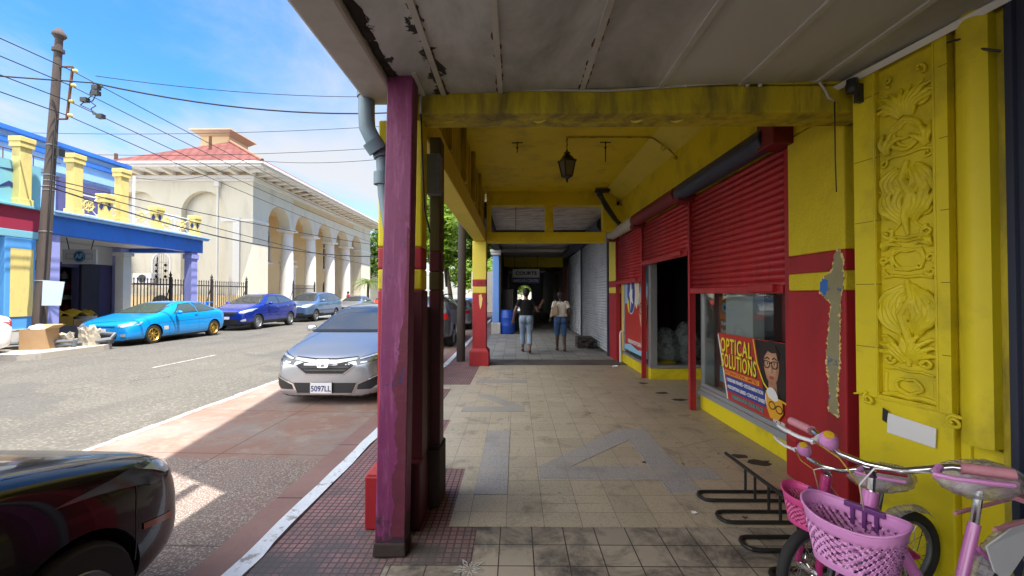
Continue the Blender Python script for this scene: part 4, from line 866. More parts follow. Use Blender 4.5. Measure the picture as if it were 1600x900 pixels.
for y0, y1 in ((10.5, 10.62), (14.76, 14.94), (18.31, 18.45)): b = MB(); b.box(2.28, 2.36, y0, y1, 0, 3.3); b.build('shutter_post', M['navy_metal'], FS)
b = MB(); b.lathe((2.18, 10.5, 3.28), [(.17, 0), (.17, 8)], 18, (0, 1, 0)); b.build('shutter_roll', M['navy_metal'], FS, smooth='auto')
fc = MB(); fc.box(-.90, -.64, 16.3, 16.56, .45, 3.05); col = fc.build('column', M['blue_col'], FS, bevel=.03)
b = MB(); b.box(-.95, -.59, 16.25, 16.61, .012, .45); b.build('base', M['off_white'], col, bevel=.02); b = MB(); b.box(-.96, -.58, 16.22, 16.64, 3.06, 3.16); b.box(-.99, -.55, 16.19, 16.67, 3.165, 3.27); b.build('capital', M['off_white'], col, bevel=.02)
bb = thing('plastic_drum', 'blue plastic drum standing beside the blue column', 'drum', (-.32, 16.5, 0))
b = MB(); b.lathe((-.32, 16.5, .012), [(.26, 0), (.285, .05), (.285, .30), (.295, .33), (.285, .36), (.285, .60), (.295, .63), (.285, .66), (.27, .86), (.25, .90)], 28); b.build('body', M['barrel'], bb, smooth='auto'); b = MB(); b.lathe((-.32, 16.5, .91), [(.0, 0), (.262, 0), (.27, .012), (.262, .025), (.0, .025)], 28); b.build('lid', M['barrel'], bb, smooth='auto')
b = MB(); R.seed(6)
for k in range(9): b.tube([(1.7 + R.uniform(-.05, .35), 11.6 + R.uniform(-.3, .3), .05 + R.random() * .18), (2.15 + R.uniform(-.1, .1), 12.0 + R.uniform(-.3, .3), .05 + R.random() * .3)], .035, 6)
b.box(1.75, 2.2, 12.0, 12.5, .013, .32); tag(b.build('street_clutter', M['wood_dark']), 'dark pile of junk on the floor against the grey shutters', 'junk pile')
BS = thing('brown_shop', 'shop with brown timber doors and a lantern ceiling farther along', 'building', (2.4, 24, 0))
b = MB(); b.box(-.9, 2.6, 18.6, 38.2, 3.42, 3.55); b.build('ceiling', M['white_wall'], BS)
b = MB(); b.box(-.9, 2.4, 21.4, 21.7, 2.92, 3.415); b.build('ceiling_beam', M['yellow'], BS); b = MB(); b.box(-.9, 2.4, 28, 28.3, 3.1, 3.415); b.build('ceiling_beam', M['yellow'], BS)
b = MB(); b.box(2.42, 12, 18.6, 38.2, 0, 3.41); b.box(-.95, 12, 18.6, 38.2, 3.56, 9); b.build('shop_wall', M['wood_dark'], BS)
for (y0, y1) in ((18.9, 21.6), (23.6, 26.5)): b = MB(); b.box(2.34, 2.41, y0, y1, .012, 2.9); [b.box(2.31, 2.34, y0 + .1 + k * (y1 - y0 - .2) / 4, y0 + (k + 1) * (y1 - y0 - .2) / 4, .1, 2.7) for k in range(4)]; b.build('door', M['brown_door'], BS, bevel=.01)
b = MB(); b.box(2.36, 2.41, 21.9, 23.3, .012, 2.85); b.build('door', M['navy_metal'], BS, bevel=.01)
b = MB(); b.box(-.9, -.60, 17.0, 38.2, 0, 3.41); b.build('street_wall', M['wood_dark'], BS)
b = MB(); b.box(-.59, -.1, 17.3, 18.4, .012, 1.75); tag(b.build('dark_kiosk', M['wood_dark'], bevel=.02), 'dark closed kiosk behind the blue drum', 'kiosk')
dup(LN, (.35, 19.6, 2.78), label='small dark lantern above the hanging shop sign')
SG = thing('hanging_sign', 'hanging white and navy bargain centre sign across the arcade', 'sign', (.5, 20.6, 2.08))
b = MB(); b.box(-.15, 1.15, 20.55, 20.66, 2.36, 2.78); b.build('upper_board', plain('sign_white', (.80, .80, .78), .6), SG, bevel=.01); b = MB(); b.box(-.15, 1.15, 20.56, 20.65, 2.06, 2.355); b.build('lower_board', M['ink_blue'], SG, bevel=.01)
b = MB(); b.mesh(*text2d('COURTS', .23, .006, bold=.008, sx=1.15), frame((.5, 20.549, 2.56), (1, 0, 0), (0, 0, 1))); b.build('lettering', M['black'], SG)
b = MB(); b.mesh(*text2d('BARGAIN CENTRE', .20, .006, bold=.004, sx=.74), frame((.5, 20.559, 2.205), (1, 0, 0), (0, 0, 1))); b.build('lettering', M['white'], SG)
for x in (-.05, 1.05): b = MB(); b.tube([(x, 20.6, 2.78), (x, 20.6, 3.42)], .012, 6); b.build('hanger', M['black_metal'], SG)
b = MB(); b.poly([rect(-4, 3.5, 0, 3.6), arch(.78, .02, 1.75, .62, 18)], .3, frame((0, 38.3, 0), (1, 0, 0), (0, 0, 1))); tag(b.build('end_arch', M['white_wall']), 'pale wall with a round arched opening at the arcade end', 'wall')
# ================================================================== ACROSS THE STREET
def XF(x): return frame((x, 0, 0), (0, 1, 0), (0, 0, 1))      # u=+Y, v=Z, w=+X  (outward on street-facing walls)
# ---- cream civic hall
CH = thing('civic_hall', 'cream arcaded hall with white columns, red roof and deep bracketed eaves', 'building', (-16, 36, 0))
X0, YA, YB = -16.0, 25.5, 46.2
arcs = [28.4, 31.75, 35.25, 38.75, 42.25]; r_ = 1.30; zs_ = 6.15
loop = [(YA, .12), (27.1, .12), (27.1, zs_)]
for c in arcs: loop += [(c + r_ * cos(pi - pi * i / 18), zs_ + r_ * sin(pi - pi * i / 18)) for i in range(19)]
loop += [(43.55, .12), (YB, .12), (YB, 8.75), (YA, 8.75)]
b = MB(); b.poly([loop], .75, XF(X0 - .75)); b.build('front_wall', M['cream'], CH)
b = MB(); b.poly([[(YA + .1, .1), (43.6, .1), (43.6, .75), (YA + .1, .75)]], .1, XF(X0 - .9)); 
b.box(X0 - 3.2, X0 - .02, 27.12, 43.54, .12, .75); b.box(X0 - .01, X0 + .35, 27.6, 43.2, .12, .48); b.build('plinth', M['white_stone'], CH, bevel=.02)
def colm(y):
    b = MB(); b.lathe((X0 - .38, y, .75), [(.52, 0), (.52, .12), (.47, .14), (.47, .24), (.42, .30), (.41, .5), (.42, 1.6), (.40, 3.4), (.355, 4.95), (.36, 5.0), (.40, 5.03), (.36, 5.06), (.36, 5.16), (.44, 5.24)], 24)
    b.box(X0 - .90, X0 + .14, y - .52, y + .52, 6.0, 6.13)
    return b.build('column', M['white_stone'], CH, smooth='auto')
for y in (30.08, 33.5, 37.0, 40.5): colm(y)
for (y0, y1) in ((YA - .05, 27.14), (43.5, YB + .05)):
    b = MB(); b.box(X0 - .80, X0 + .05, y0, y1, 5.98, 6.13); b.build('impost', M['white_stone'], CH, bevel=.015); b = MB(); b.box(X0 - .78, X0 + .04, y0 - .01, y1 + .02, .12, .95)
    b.build('pier_base', M['white_stone'], CH, bevel=.015)
b = MB(); b.box(X0 - 3.2, X0 - .76, 27.0, 43.6, 7.6, 7.8); b.build('loggia_ceiling', M['cream_ochre'], CH)
wins = [28.6, 31.9, 35.3, 42.0]
lp = [rect(26.5, 44.5, .1, 7.6)] + [arch(c, 4.0, 6.2, .62, 14) for c in wins] + [rect(34.1 - .05, 35.75, .76, 3.7)] + [arch(41.9, .76, 2.3, .55, 10)]
b = MB(); b.poly(lp, .3, XF(X0 - 3.3)); b.build('loggia_wall', M['cream_ochre'], CH)
for c in wins:
    b = MB(); a = arch(c, 4.0, 6.2, .62, 14); i_ = arch(c, 4.08, 6.2, .54, 14); b.poly([a, i_], .1, XF(X0 - 3.12)); b.box(X0 - 3.11, X0 - 3.03, c - .05, c + .05, 4.08, 6.74)
    for z in (5.35, 6.1): b.box(X0 - 3.11, X0 - 3.035, c - .54, c - .052, z, z + .07); b.box(X0 - 3.11, X0 - 3.035, c + .052, c + .54, z, z + .07)
    b.box(X0 - 3.05, X0 - 2.88, c - .75, c + .75, 3.86, 3.99)
    w = b.build('window', M['white'], CH)
    b = MB(); b.poly([a], .02, XF(X0 - 3.2)); b.build('pane', M['win_dark'], w)
b = MB(); b.box(X0 - 3.15, X0 - 3.05, 34.06, 35.74, .76, 3.69); [b.box(X0 - 3.06, X0 - 3.02, 34.15 + k * .8, 34.82 + k * .8, .95 + j * 1.4, 2.2 + j * 1.3) for k in (0, 1) for j in (0, 1)]; d = b.build('door', M['wood_dark'], CH, bevel=.02)
b = MB(); b.box(X0 - 3.02, X0 - 2.86, 33.8, 34.03, .76, 3.8); b.box(X0 - 3.02, X0 - 2.86, 35.77, 36.0, .76, 3.8); b.box(X0 - 3.02, X0 - 2.75, 33.7, 36.1, 3.81, 4.0); b.box(X0 - 3.02, X0 - 2.8, 33.75, 36.05, 4.25, 4.4); b.build('frame', M['white_stone'], d, bevel=.01)
b = MB(); b.box(X0 - 3.2, X0 - 3.1, 41.3, 42.5, .75, 2.9); b.build('door', M['wood_dark'], CH)
# incised name band (letters too worn to read): a row of shallow blank letter-sized blocks
b = MB(); b.box(X0 + .001, X0 + .012, 30.2, 41.5, 7.93, 8.32); b.build('frieze_panel', M['cream_ochre'], CH)
# side wall with blind arches
def YFm(y): return frame((0, y, 0), (1, 0, 0), (0, 0, 1))       # u=+X, v=Z, w=-Y
XL = -27.6
holes = [arch(c, 1.55, 6.5, 1.36, 18) for c in (-19.05, -23.15)]
b = MB(); b.poly([rect(XL, X0 - .76, .12, 8.75)] + holes, .35, YFm(YA + .36)); b.build('side_wall', M['cream'], CH)
b = MB(); b.poly([rect(XL, X0 - .8, .12, 8.7)] + [arch(-21.6, 2.1, 3.55, .52, 12), arch(-24.4, 2.1, 3.55, .52, 12)], .1, YFm(YA + .49)); b.build('recessed_wall', M['cream'], CH)
b = MB(); b.box(XL, X0 - .77, YA - .10, YA + .005, .12, 1.5); b.build('side_plinth', M['cream_ochre'], CH, bevel=.02)
b = MB(); b.box(X0 - 2.0, X0 - .78, YA - .06, YA, 5.98, 6.2); b.box(X0 - 1.2, X0 - .79, YA - .05, YA + .0, 1.5, 5.97); b.build('side_impost', M['white_stone'], CH)
def barred(c, y):
    b = MB(); b.poly([arch(c, 2.1, 3.55, .52, 12)], .02, YFm(y + .2)); w = b.build('window', M['win_dark'], CH)
    b = MB(); b.poly([arch(c, 2.1, 3.55, .60, 12), arch(c, 2.1, 3.55, .5, 12)], .06, YFm(y + .03)); b.box(c - .7, c + .7, y - .1, y + .05, 1.98, 2.09); b.build('frame', M['white_stone'], w)
    b = MB()
    for k in range(-3, 4): b.box(c + k * .14 - .007, c + k * .14 + .007, y - .03, y - .005, 2.1, 3.55 + sqrt(max(0, .25 - (k * .14) ** 2)))
    for z in (2.45, 2.8, 3.15, 3.5): b.box(c - .5, c + .5, y - .035, y - .012, z - .009, z + .009)
    for k in (-2, 2):
        for z in (2.62, 2.97, 3.32): b.lathe((c + k * .14, y - .03, z), [(.09, -.008), (.10, 0), (.09, .008), (.08, 0), (.09, -.008)], 12, (0, 1, 0))
    b.build('bars', M['off_white'], w)
barred(-21.6, YA + .02); barred(-24.4, YA + .02)
b = MB(); b.poly([arch(-21.5, .3, .95, .55, 10)], .03, YFm(YA - .10)); b.build('cellar_vent', M['dark'], CH)
b = MB(); b.box(-27.6, X0 - .77, YA + .6, YB, .1, 8.7); b.box(X0 - 3.5, X0 - 3.31, YA + .6, YB, .1, 8.7) if False else None
b.v = [(min(x, X0 - 3.32), y, z) for x, y, z in b.v]; b.build('inner_core', M['cream'], CH)
b = MB(); b.box(X0 - 3.3, X0 - .76, 43.7, YB - .01, .1, 8.74); b.build('end_block', M['cream'], CH)
# eaves
b = MB(); b.box(-27.6, X0 + 1.25, YA - 1.25, YB + 1.25, 8.98, 9.12); b.box(-27.62, X0 + 1.37, YA - 1.37, YB + 1.37, 9.123, 9.27); b.build('eaves', M['white_stone'], CH, bevel=.02)
b = MB(); b.box(-27.6, X0 + .18, YA - .18, YB + .18, 8.60, 8.78); b.box(-27.6, X0 + .10, YA - .10, YB + .1, 8.42, 8.60); b.build('cornice', M['white_stone'], CH, bevel=.02)
b = MB(); b.box(-27.6, X0 + .02, YA - .02, YB + .02, 8.781, 8.98); b.build('eaves_frieze', M['cream_ochre'], CH)
y = YA - .8
while y < YB + 1:
    b = MB(); b.prism([(X0 + .03, 8.79), (X0 + .4, 8.80), (X0 + 1.12, 8.90), (X0 + 1.12, 8.975), (X0 + .03, 8.975)], 'y', y, y + .26); b.build('bracket', M['white_stone'], CH); y += .98
x = X0 + .2
while x > -27:
    b = MB(); b.prism([(YA - .03, 8.79), (YA - .4, 8.80), (YA - 1.12, 8.90), (YA - 1.12, 8.975), (YA - .03, 8.975)], 'x', x - .26, x); b.build('bracket', M['white_stone'], CH); x -= .98
# roof
ex, ey, zz = X0 + 1.35, YA - 1.35, 9.275
b = MB()
a = [(ex, ey, zz), (ex, YB + 1.35, zz), (-29, YB + 1.35, zz), (-23.9, ey, zz)]
t = [(-21.0, 30.6, 12.72), (-21.0, 40.0, 12.72), (-23.2, 40, 12.72), (-23.2, 30.6, 12.2)]
b.quad(a[0], a[1], t[1], t[0]); b.quad(a[3], a[0], t[0], t[3]); b.quad(a[2], a[3], t[3], t[2]); b.quad(a[1], a[2], t[2], t[1]); b.quad(*t)
b.build('roof', M['roof_red'], CH)
b = MB(); b.box(-23.15, -21.05, 30.65, 32.85, 12.0, 13.15); b.build('roof_lantern', M['cream_ochre'], CH)
b = MB(); b.hexa([(-23.2, 30.6, 13.151), (-21.0, 30.6, 13.151), (-21, 32.9, 13.151), (-23.2, 32.9, 13.151)], [(-23.6, 30.2, 13.45), (-20.65, 30.2, 13.45), (-20.65, 33.2, 13.45), (-23.6, 33.2, 13.45)]); b.box(-23.65, -20.6, 30.15, 33.25, 13.453, 13.55); b.build('lantern_cap', paint('cap_ochre', (.56, .44, .29), .7, .08), CH)
b = MB(); b.tube([(ex + .02, ey - .02, zz + .03), (-20.95, 30.58, 12.78)], .09, 8); b.build('hip_cap', paint('hip', (.34, .15, .09), .7), CH)
b = MB(); b.tube([(-18.1, YA - .08, .9), (-18.1, YA - .08, 8.4)], .06, 10); b.box(-18.25, -17.95, YA - .25, YA - .02, 8.1, 8.45); b.tube([(-17.4, YA - .1, .9), (-17.4, YA - .1, 2.6)], .04, 8); b.build('downpipe', M['white_stone'], CH, smooth='auto')
for q in (((-20.2, 27.6, 11.0), (-20.2, 27.6, 12.0)), ((-23.6, 24.6, 9.1), (-23.6, 24.6, 9.85))): b = MB(); b.tube(q, .09, 10); b.build('vent_stack', M['rust'], CH)
b = MB(); R.seed(41); b.poly([[(0, 0), (.5, -.1), (1.5, -.05), (2.6, 0), (2.2, .35), (1.2, .45), (.4, .3)]], .02, frame((X0 + .4, 29.2, 8.972), (0, 1, 0), (1, 0, 0))); b.build('broken_soffit', M['rust'], CH)
ac = thing('air_conditioner', 'white air conditioner unit mounted on the cream side wall', 'air conditioner', (-22.4, 25, 2.2))
b = MB(); b.box(-22.85, -21.85, 24.95, 25.38, 2.20, 2.78); b.build('case', M['white_plastic'], ac, bevel=.03); b = MB(); b.lathe((-22.25, 24.93, 2.49), [(.0, 0), (.05, 0), (.22, 0), (.24, .02)], 20, (0, -1, 0)); b.build('fan', M['black'], ac); b = MB(); b.box(-22.9, -21.8, 24.9, 25.4, 2.12, 2.195); b.build('shelf', M['rust'], ac)

# iron fence
def fence(y0, y1, lab, x=-14.5, h=2.1, posts=()):
    F = thing('iron_fence', lab, 'fence', (x, (y0 + y1) / 2, .12), group='iron fences beside the cream hall')
    b = MB(); y = y0
    while y <= y1:
        b.box(x - .012, x + .012, y - .012, y + .012, .2, h); b.lathe((x, y, h), [(.012, 0), (.03, .03), (.0, .12)], 6); y += .15
    b.build('bars', M['iron'], F)
    b = MB(); [b.box(x - .025, x + .025, y0, y1, z, z + .05) for z in (.32, .62, h - .18)]; b.build('rails', M['iron'], F)
    for p in posts:
        b = MB(); b.box(x - .04, x + .04, p - .04, p + .04, .12, h + .12); b.lathe((x, p, h + .12), [(.07, 0), (.07, .04), (.03, .06), (.06, .14), (.03, .2), (.0, .32)], 12); b.tube([(x - .05, p, h - .3), (x - .5, p, .2)], .02, 6); b.build('post', M['iron'], F, smooth='auto')
    b = MB(); b.box(x - .15, x + .15, y0, y1, .12, .30); b.build('plinth', M['cream_ochre'], F)
fence(15.9, 22.7, 'long black iron fence between the blue building and the cream hall', posts=(17.6, 20.0, 22.6))
fence(27.3, 30.4, 'short black iron fence in front of the first arch', posts=(27.4, 30.3))
b = MB(); b.box(-14.66, -14.34, 15.3, 15.62, .12, 2.95); b.box(-14.72, -14.28, 15.24, 15.68, 2.953, 3.08); tag(b.build('gate_pier', M['white_wall'], bevel=.02), 'weathered grey gate pier at the end of the iron fence', 'pier')

# ---- blue balcony building
BB = thing('balcony_building', 'blue shop building with a yellow balcony balustrade over the pavement', 'building', (-15, 14.5, .12))
b = MB(); b.box(-13.55, -13.25, 11.85, 17.75, 3.28, 3.80); b.box(-16.5, -13.56, 17.45, 17.75, 3.28, 3.80); b.build('fascia', M['blue_paint'], BB, bevel=.015)
b = MB(); b.box(-13.62, -13.1, 11.85, 17.9, 3.803, 3.87); b.box(-13.6, -13.05, 11.85, 17.95, 3.873, 3.93); b.build('coping', M['blue_pale'], BB, bevel=.01)
b = MB(); b.box(-16.5, -13.56, 11.85, 17.44, 3.45, 3.79); b.build('balcony_slab', M['white_wall'], BB)
b = MB(); b.box(-13.62, -13.3, 17.2, 17.52, .12, 3.275); b.box(-13.66, -13.26, 17.16, 17.56, .12, .45); b.box(-13.66, -13.26, 17.16, 17.56, 3.0, 3.2); c_ = b.build('column', M['lavender'], BB, bevel=.02)
b = MB(); b.box(-13.6, -13.3, 11.9, 12.2, .12, 3.275); b.build('column', M['lavender'], BB, bevel=.02)
b = MB(); b.poly([rect(11.85, 17.5, .12, 3.45), rect(13.3, 15.76, .13, 2.55)], .25, XF(-16.75)); 
sw_ = b.build('shop_front', M['navy_wall'], BB)
b = MB(); b.box(-16.49, -16.44, 11.86, 17.4, 2.72, 3.44); b.build('upper_band', M['white_wall'], BB)
b = MB(); b.box(-16.48, -16.38, 15.78, 16.47, .13, 2.68); b.build('door_leaf', M['navy_metal'], BB, bevel=.02)
b = MB(); b.box(-16.47, -16.1, 17.05, 17.44, .12, 3.44); b.build('end_pier', M['lavender'], BB, bevel=.02)
b = MB(); b.box(-24, -18.6, 11.5, 17.4, 0, 3.5); b.box(-18.59, -16.76, 11.5, 13.25, .1, 3.5); b.box(-18.59, -16.76, 17.2, 17.4, .1, 3.5); b.box(-24, -16.6, 11.5, 17.45, 3.6, 3.9); b.build('inner_walls', M['navy_wall'], BB)
b = MB(); b.box(-26, -17.0, 9.0, 18.1, 3.95, 6.6); b.build('upper_storey', M['blue_pale'], BB)
b = MB()
for z0, z1, o in ((6.6, 6.78, .10), (7.0, 7.16, .18)): b.box(-26, -17 + o, 8.9, 18.1 + o, z0, z1)
b.build('cornice', M['blue_paint'], BB, bevel=.01)
b = MB(); b.box(-26, -16.98, 9, 18.12, 6.783, 6.997); b.box(-17.02, -16.92, 9.5, 17.8, 6.05, 6.3); b.build('cornice_band', M['blue_pale'], BB)
b = MB(); b.box(-17.0, -16.9, 15.4, 17.4, 4.0, 5.9); b.build('upper_door', M['navy_wall'], BB)
def pier(y, hw, z1, dia=False):
    b = MB(); b.box(-13.44, -13.2, y - hw, y + hw, 3.935, z1 - .28); b.box(-13.48, -13.16, y - hw - .04, y + hw + .04, z1 - .28, z1 - .14); b.box(-13.49, -13.14, y - hw - .05, y + hw + .05, z1 - .137, z1)
    b.box(-13.47, -13.17, y - hw - .03, y + hw + .03, 3.935, 4.1)
    o = b.build('balcony_pier', M['yellow_cream'], BB, bevel=.012)
    if dia:
        for M_ in (XF(-13.199), frame((0, y - hw - .001, 0), (1, 0, 0), (0, 0, 1))):
            u = y if M_[0][0] == 0 else -13.32
            d = MB(); d.poly([[(u - .075, 4.37), (u, 4.24), (u + .075, 4.37), (u, 4.52)]], .006, M_); d.build('diamond_inlay', M['ink_blue'], o)
for y in (11.22, 12.58, 14.1): pier(y, .14, 5.76)
for y, d in ((13.55, 1), (15.5, 1), (17.35, 1)): pier(y, .135, 4.78, True)
b = MB(); b.tube([(-13.14, 14.35, 3.95), (-13.14, 14.35, 5.6)], .05, 8); b.build('downpipe', M['white'], BB)
for (y0, y1) in ((12.78, 13.38), (13.75, 15.32), (15.68, 17.18)):
    b = MB(); r = .012; n = max(1, round((y1 - y0) / .7))
    for z in (4.02, 4.62): b.tube([(-13.4, y0, z), (-13.4, y1, z)], .018, 6)
    for i in range(n):
        a = y0 + (y1 - y0) * i / n; c = y0 + (y1 - y0) * (i + 1) / n
        b.tube([(-13.4, a, 4.02), (-13.4, c, 4.62)], r, 6); b.tube([(-13.4, a, 4.62), (-13.4, c, 4.02)], r, 6); b.tube([(-13.4, a, 4.02), (-13.4, a, 4.62)], r, 6)
    rl = b.build('railing', M['white'], BB)
    for i in range(n):
        c = y0 + (y1 - y0) * (i + .5) / n; b = MB(); w = [(-13.4, c + .15 * cos(2 * pi * k / 24), 4.32 + .15 * sin(2 * pi * k / 24)) for k in range(24)]; b.tube(w, .022, 6, closed=True)
        for k in range(8): a = 2 * pi * k / 8; b.tube([(-13.4, c + .03 * cos(a), 4.32 + .03 * sin(a)), (-13.4, c + .21 * cos(a), 4.32 + .21 * sin(a))], .014, 6)
        b.lathe((-13.42, c, 4.32), [(.05, 0), (.05, .04)], 10, (1, 0, 0)); b.build('ship_wheel', M['yellow_cream'], rl)
# hanging board
HS = thing('hanging_board', 'grey hanging shop board with a round blue emblem', 'sign', (-14.3, 13.4, 2.75))
b = MB(); b.box(-15.2, -14.05, 14.0, 14.06, 2.56, 3.05); b.build('board', M['off_white'], HS, bevel=.01)
b = MB(); [b.box(x0, x1, 13.994, 14.0, z0, z1) for x0, x1, z0, z1 in ((-15.08, -14.18, 2.72, 2.735), (-15.08, -14.18, 2.89, 2.905), (-15.08, -15.065, 2.735, 2.89), (-14.195, -14.18, 2.735, 2.89))]; b.build('line_work', M['grey_metal'], HS)
b = MB(); b.lathe((-14.62, 13.998, 2.81), [(0, 0), (.2, 0), (.2, .012), (0, .012)], 28, (0, -1, 0)); em = b.build('emblem', M['ink_blue'], HS)
b = MB(); b.poly([circ(0, 0, .185), circ(0, 0, .165)], .004, frame((-14.62, 13.985, 2.81), (1, 0, 0), (0, 0, 1))); b.build('ring', M['teal'], em); b = MB(); b.mesh(*text2d('AF', .22, .004, bold=.012), frame((-14.62, 13.985, 2.81), (1, 0, 0), (0, 0, 1))); b.build('lettering', M['teal'], em)
b = MB(); b.tube([(-15.0, 14.03, 3.05), (-15.1, 14.03, 3.45)], .015, 6); b.build('hanger', M['black_metal'], HS); b = MB(); b.tube([(-14.25, 14.03, 3.05), (-14.15, 14.03, 3.45)], .015, 6); b.build('hanger', M['black_metal'], HS)
# goods in the shop opening
b = MB(); b.box(-18.4, -18.0, 14.4, 17.1, .13, 2.5); [b.box(-17.99, -17.6, 14.4, 17.1, z, z + .04) for z in (.9, 1.3, 1.7, 2.1)]; tag(b.build('shop_shelf', M['red_dark']), 'dark red shelf unit at the back of the shop opening', 'shelf')
R.seed(51); cols = ['white', 'yellow_cream', 'teal', 'crimson', 'cardboard', 'paper', 'blue_paint', 'off_white']
for k in range(16):
    r, c = divmod(k, 4); y = 15.0 + c * .5 + R.uniform(-.08, .08); z = (.94, 1.34, 1.74, 2.14)[r]; h = R.uniform(.16, .3); w = R.uniform(.10, .17); b = MB()
    b.lathe((-17.76, y, z), [(w, 0), (w, h * .7), (w * .5, h * .85), (w * .5, h)], 10); tag(b.build('jar', M[cols[k % 8]], smooth='auto'), 'small jar or packet standing on the dark red shop shelves', 'jar', 'goods on the shop shelves')
def crate(name, x0, x1, y0, y1, z0, z1, m, lab, cat='box'):
    b = MB(); b.box(x0, x1, y0, y1, z0, z1); o = tag(b.build(name, M[m], bevel=.01), lab, cat); 
    b = MB(); b.box(x0 + .02, x1 - .02, (y0 + y1) / 2 - .025, (y0 + y1) / 2 + .025, z1 + .001, z1 + .003); b.build('tape', M['cardboard_yellow'], o); return o
crate('cardboard_box', -16.0, -15.55, 14.2, 14.72, .12, .78, 'cardboard_yellow', 'yellow brown carton on the blue shop pavement, beside the pole')
crate('cardboard_box', -16.1, -15.6, 14.78, 15.1, .12, .66, 'cardboard', 'brown carton under the yellow sheet')
crate('cardboard_box', -16.05, -15.5, 15.14, 15.66, .12, .52, 'cardboard', 'low wide carton beside the blue shop door')
b = MB(); b.lathe((-15.78, 15.4, .53), [(.24, 0), (.28, .18), (.29, .22)], 20); tag(b.build('plastic_basin', M['white_plastic'], smooth='auto'), 'white basin on the low wide carton', 'basin')
b = MB(); R.seed(3); n = 12; vs = [(-16.2 + .65 * i / (n - 1), 14.25 + 1.35 * j / (n - 1), .82 + .14 * sin(pi * i / (n - 1)) + .07 * sin(j * 1.3) + R.uniform(-.03, .03) - (.12 if j in (0, n - 1) else 0)) for j in range(n) for i in range(n)]
b.mesh(vs, [(j * n + i, j * n + i + 1, (j + 1) * n + i + 1, (j + 1) * n + i) for j in range(n - 1) for i in range(n - 1)]); o = tag(b.build('yellow_sheet', M['tarp'], smooth=True), 'crumpled yellow sheet thrown over the cartons in the shop opening', 'sheet'); o.modifiers.new('s', 'SOLIDIFY').thickness = .02
b = MB(); b.box(-14.4, -14.3, 11.9, 15.6, .12, .52); tag(b.build('low_counter', M['navy_metal']), 'low dark panel along the blue shop front', 'panel')
# neighbour with mural balcony
NB = thing('mural_building', 'shop with crimson fascia, sky blue pier and painted balcony panel', 'building', (-14, 10, .12))
b = MB(); b.box(-13.6, -13.2, 6, 11.80, 3.25, 3.86); b.build('fascia', M['crimson'], NB, bevel=.01)
b = MB(); b.box(-13.65, -13.1, 6, 11.82, 3.863, 3.93); b.box(-13.62, -13.16, 6, 11.81, 3.05, 3.245); b.build('coping', M['teal'], NB, bevel=.01)
b = MB(); b.box(-13.55, -13.16, 10.75, 11.45, .12, 3.045); pr_ = b.build('pier', M['blue_light'], NB, bevel=.02)
b = MB(); b.box(-13.158, -13.14, 10.86, 11.38, .95, 2.75); b.build('panel', M['yellow_cream'], pr_, bevel=.004); b = MB(); b.box(-13.16, -13.12, 10.7, 11.5, .12, .62); b.build('base', M['off_white'], pr_)
b = MB(); b.box(-13.5, -13.4, 10.55, 11.75, 3.93, 5.1); mp = b.build('mural_panel', M['teal'], NB)
b = MB(); b.poly([[(10.7, 4.3), (11.0, 4.55), (11.2, 4.45), (11.5, 4.7), (11.45, 4.6), (11.2, 4.35), (11.0, 4.42)]], .01, XF(-13.398)); b.poly([[(10.75, 4.85), (11.2, 4.9), (11.5, 4.86), (11.2, 4.82)]], .01, XF(-13.398)); b.build('painted_shapes', M['ink_blue'], mp)
b = MB(); R.seed(5); [b.tube([(-13.45, 6 + k * .35, 3.93), (-13.45, 6 + k * .35, 5.4)], .012, 5) for k in range(17)]; [b.tube([(-13.45, 6, z), (-13.45, 12.3, z)], .014, 5) for z in (4.6, 5.0, 5.4)]; b.build('railing', M['rust'], NB)
b = MB(); b.box(-24, -16.6, 4, 11.4, 0, 3.9); b.box(-16.6, -13.6, 4, 11.75, 3.6, 3.85); b.box(-15.2, -13.56, 11.46, 11.75, .12, 3.6); b.build('walls', M['navy_wall'], NB)

# ---- kerb island with rubble, box, pole
b = MB(); b.poly([[(-13.0, 9.5), (-11.3, 9.5), (-11.1, 9.8), (-11.1, 11.3), (-11.3, 11.75), (-11.9, 11.85), (-13.0, 11.85)]], .17, Matrix.Translation((0, 0, .0))); S('kerb_island', b, M['concrete'], bevel=.03)
def rock(x, y, z, r, seed, lab):
    R.seed(seed); bm = bmesh.new(); bmesh.ops.create_cube(bm, size=2); bmesh.ops.subdivide_edges(bm, edges=bm.edges[:], cuts=4, use_grid_fill=True)
    for v in bm.verts:
        k = 1 + R.uniform(-.10, .10) - .10 * (abs(v.co.x) > .9 and abs(v.co.y) > .9) - (.22 * R.random() if v.co.z > .9 else 0); v.co = V((v.co.x * r[0] * k + z * 0, v.co.y * r[1] * k, max(0, (v.co.z + 1) * r[2] * k)))
    b = MB(); vi = {v: i for i, v in enumerate(bm.verts)}; b.mesh([v.co for v in bm.verts], [tuple(vi[v] for v in f.verts) for f in bm.faces], Matrix.Translation((x, y, z)) @ Matrix.Rotation(R.uniform(-.5, .5), 4, 'Z')); bm.free()
    return tag(b.build('rubble_block', M['rubble']), lab, 'rubble')
rock(-11.55, 11.35, .17, (.17, .17, .26), 2, 'tall broken concrete block on the kerb island'); rock(-11.85, 10.98, .17, (.17, .15, .19), 5, 'smaller broken concrete block left of the tall one')
CBX = thing('open_carton', 'open brown cardboard box standing on the kerb island by the pole', 'box', (-12.0, 10.55, .17), .25, local=True)
b = MB(); t = .012
b.box(-.26, .26, -.22, .22, 0, t); b.box(-.26, -.26 + t, -.22, .22, t, .5); b.box(.26 - t, .26, -.22, .22, t, .5); b.box(-.26 + t, .26 - t, -.22, -.22 + t, t, .5); b.box(-.26 + t, .26 - t, .22 - t, .22, t, .5); b.build('body', M['cardboard'], CBX)
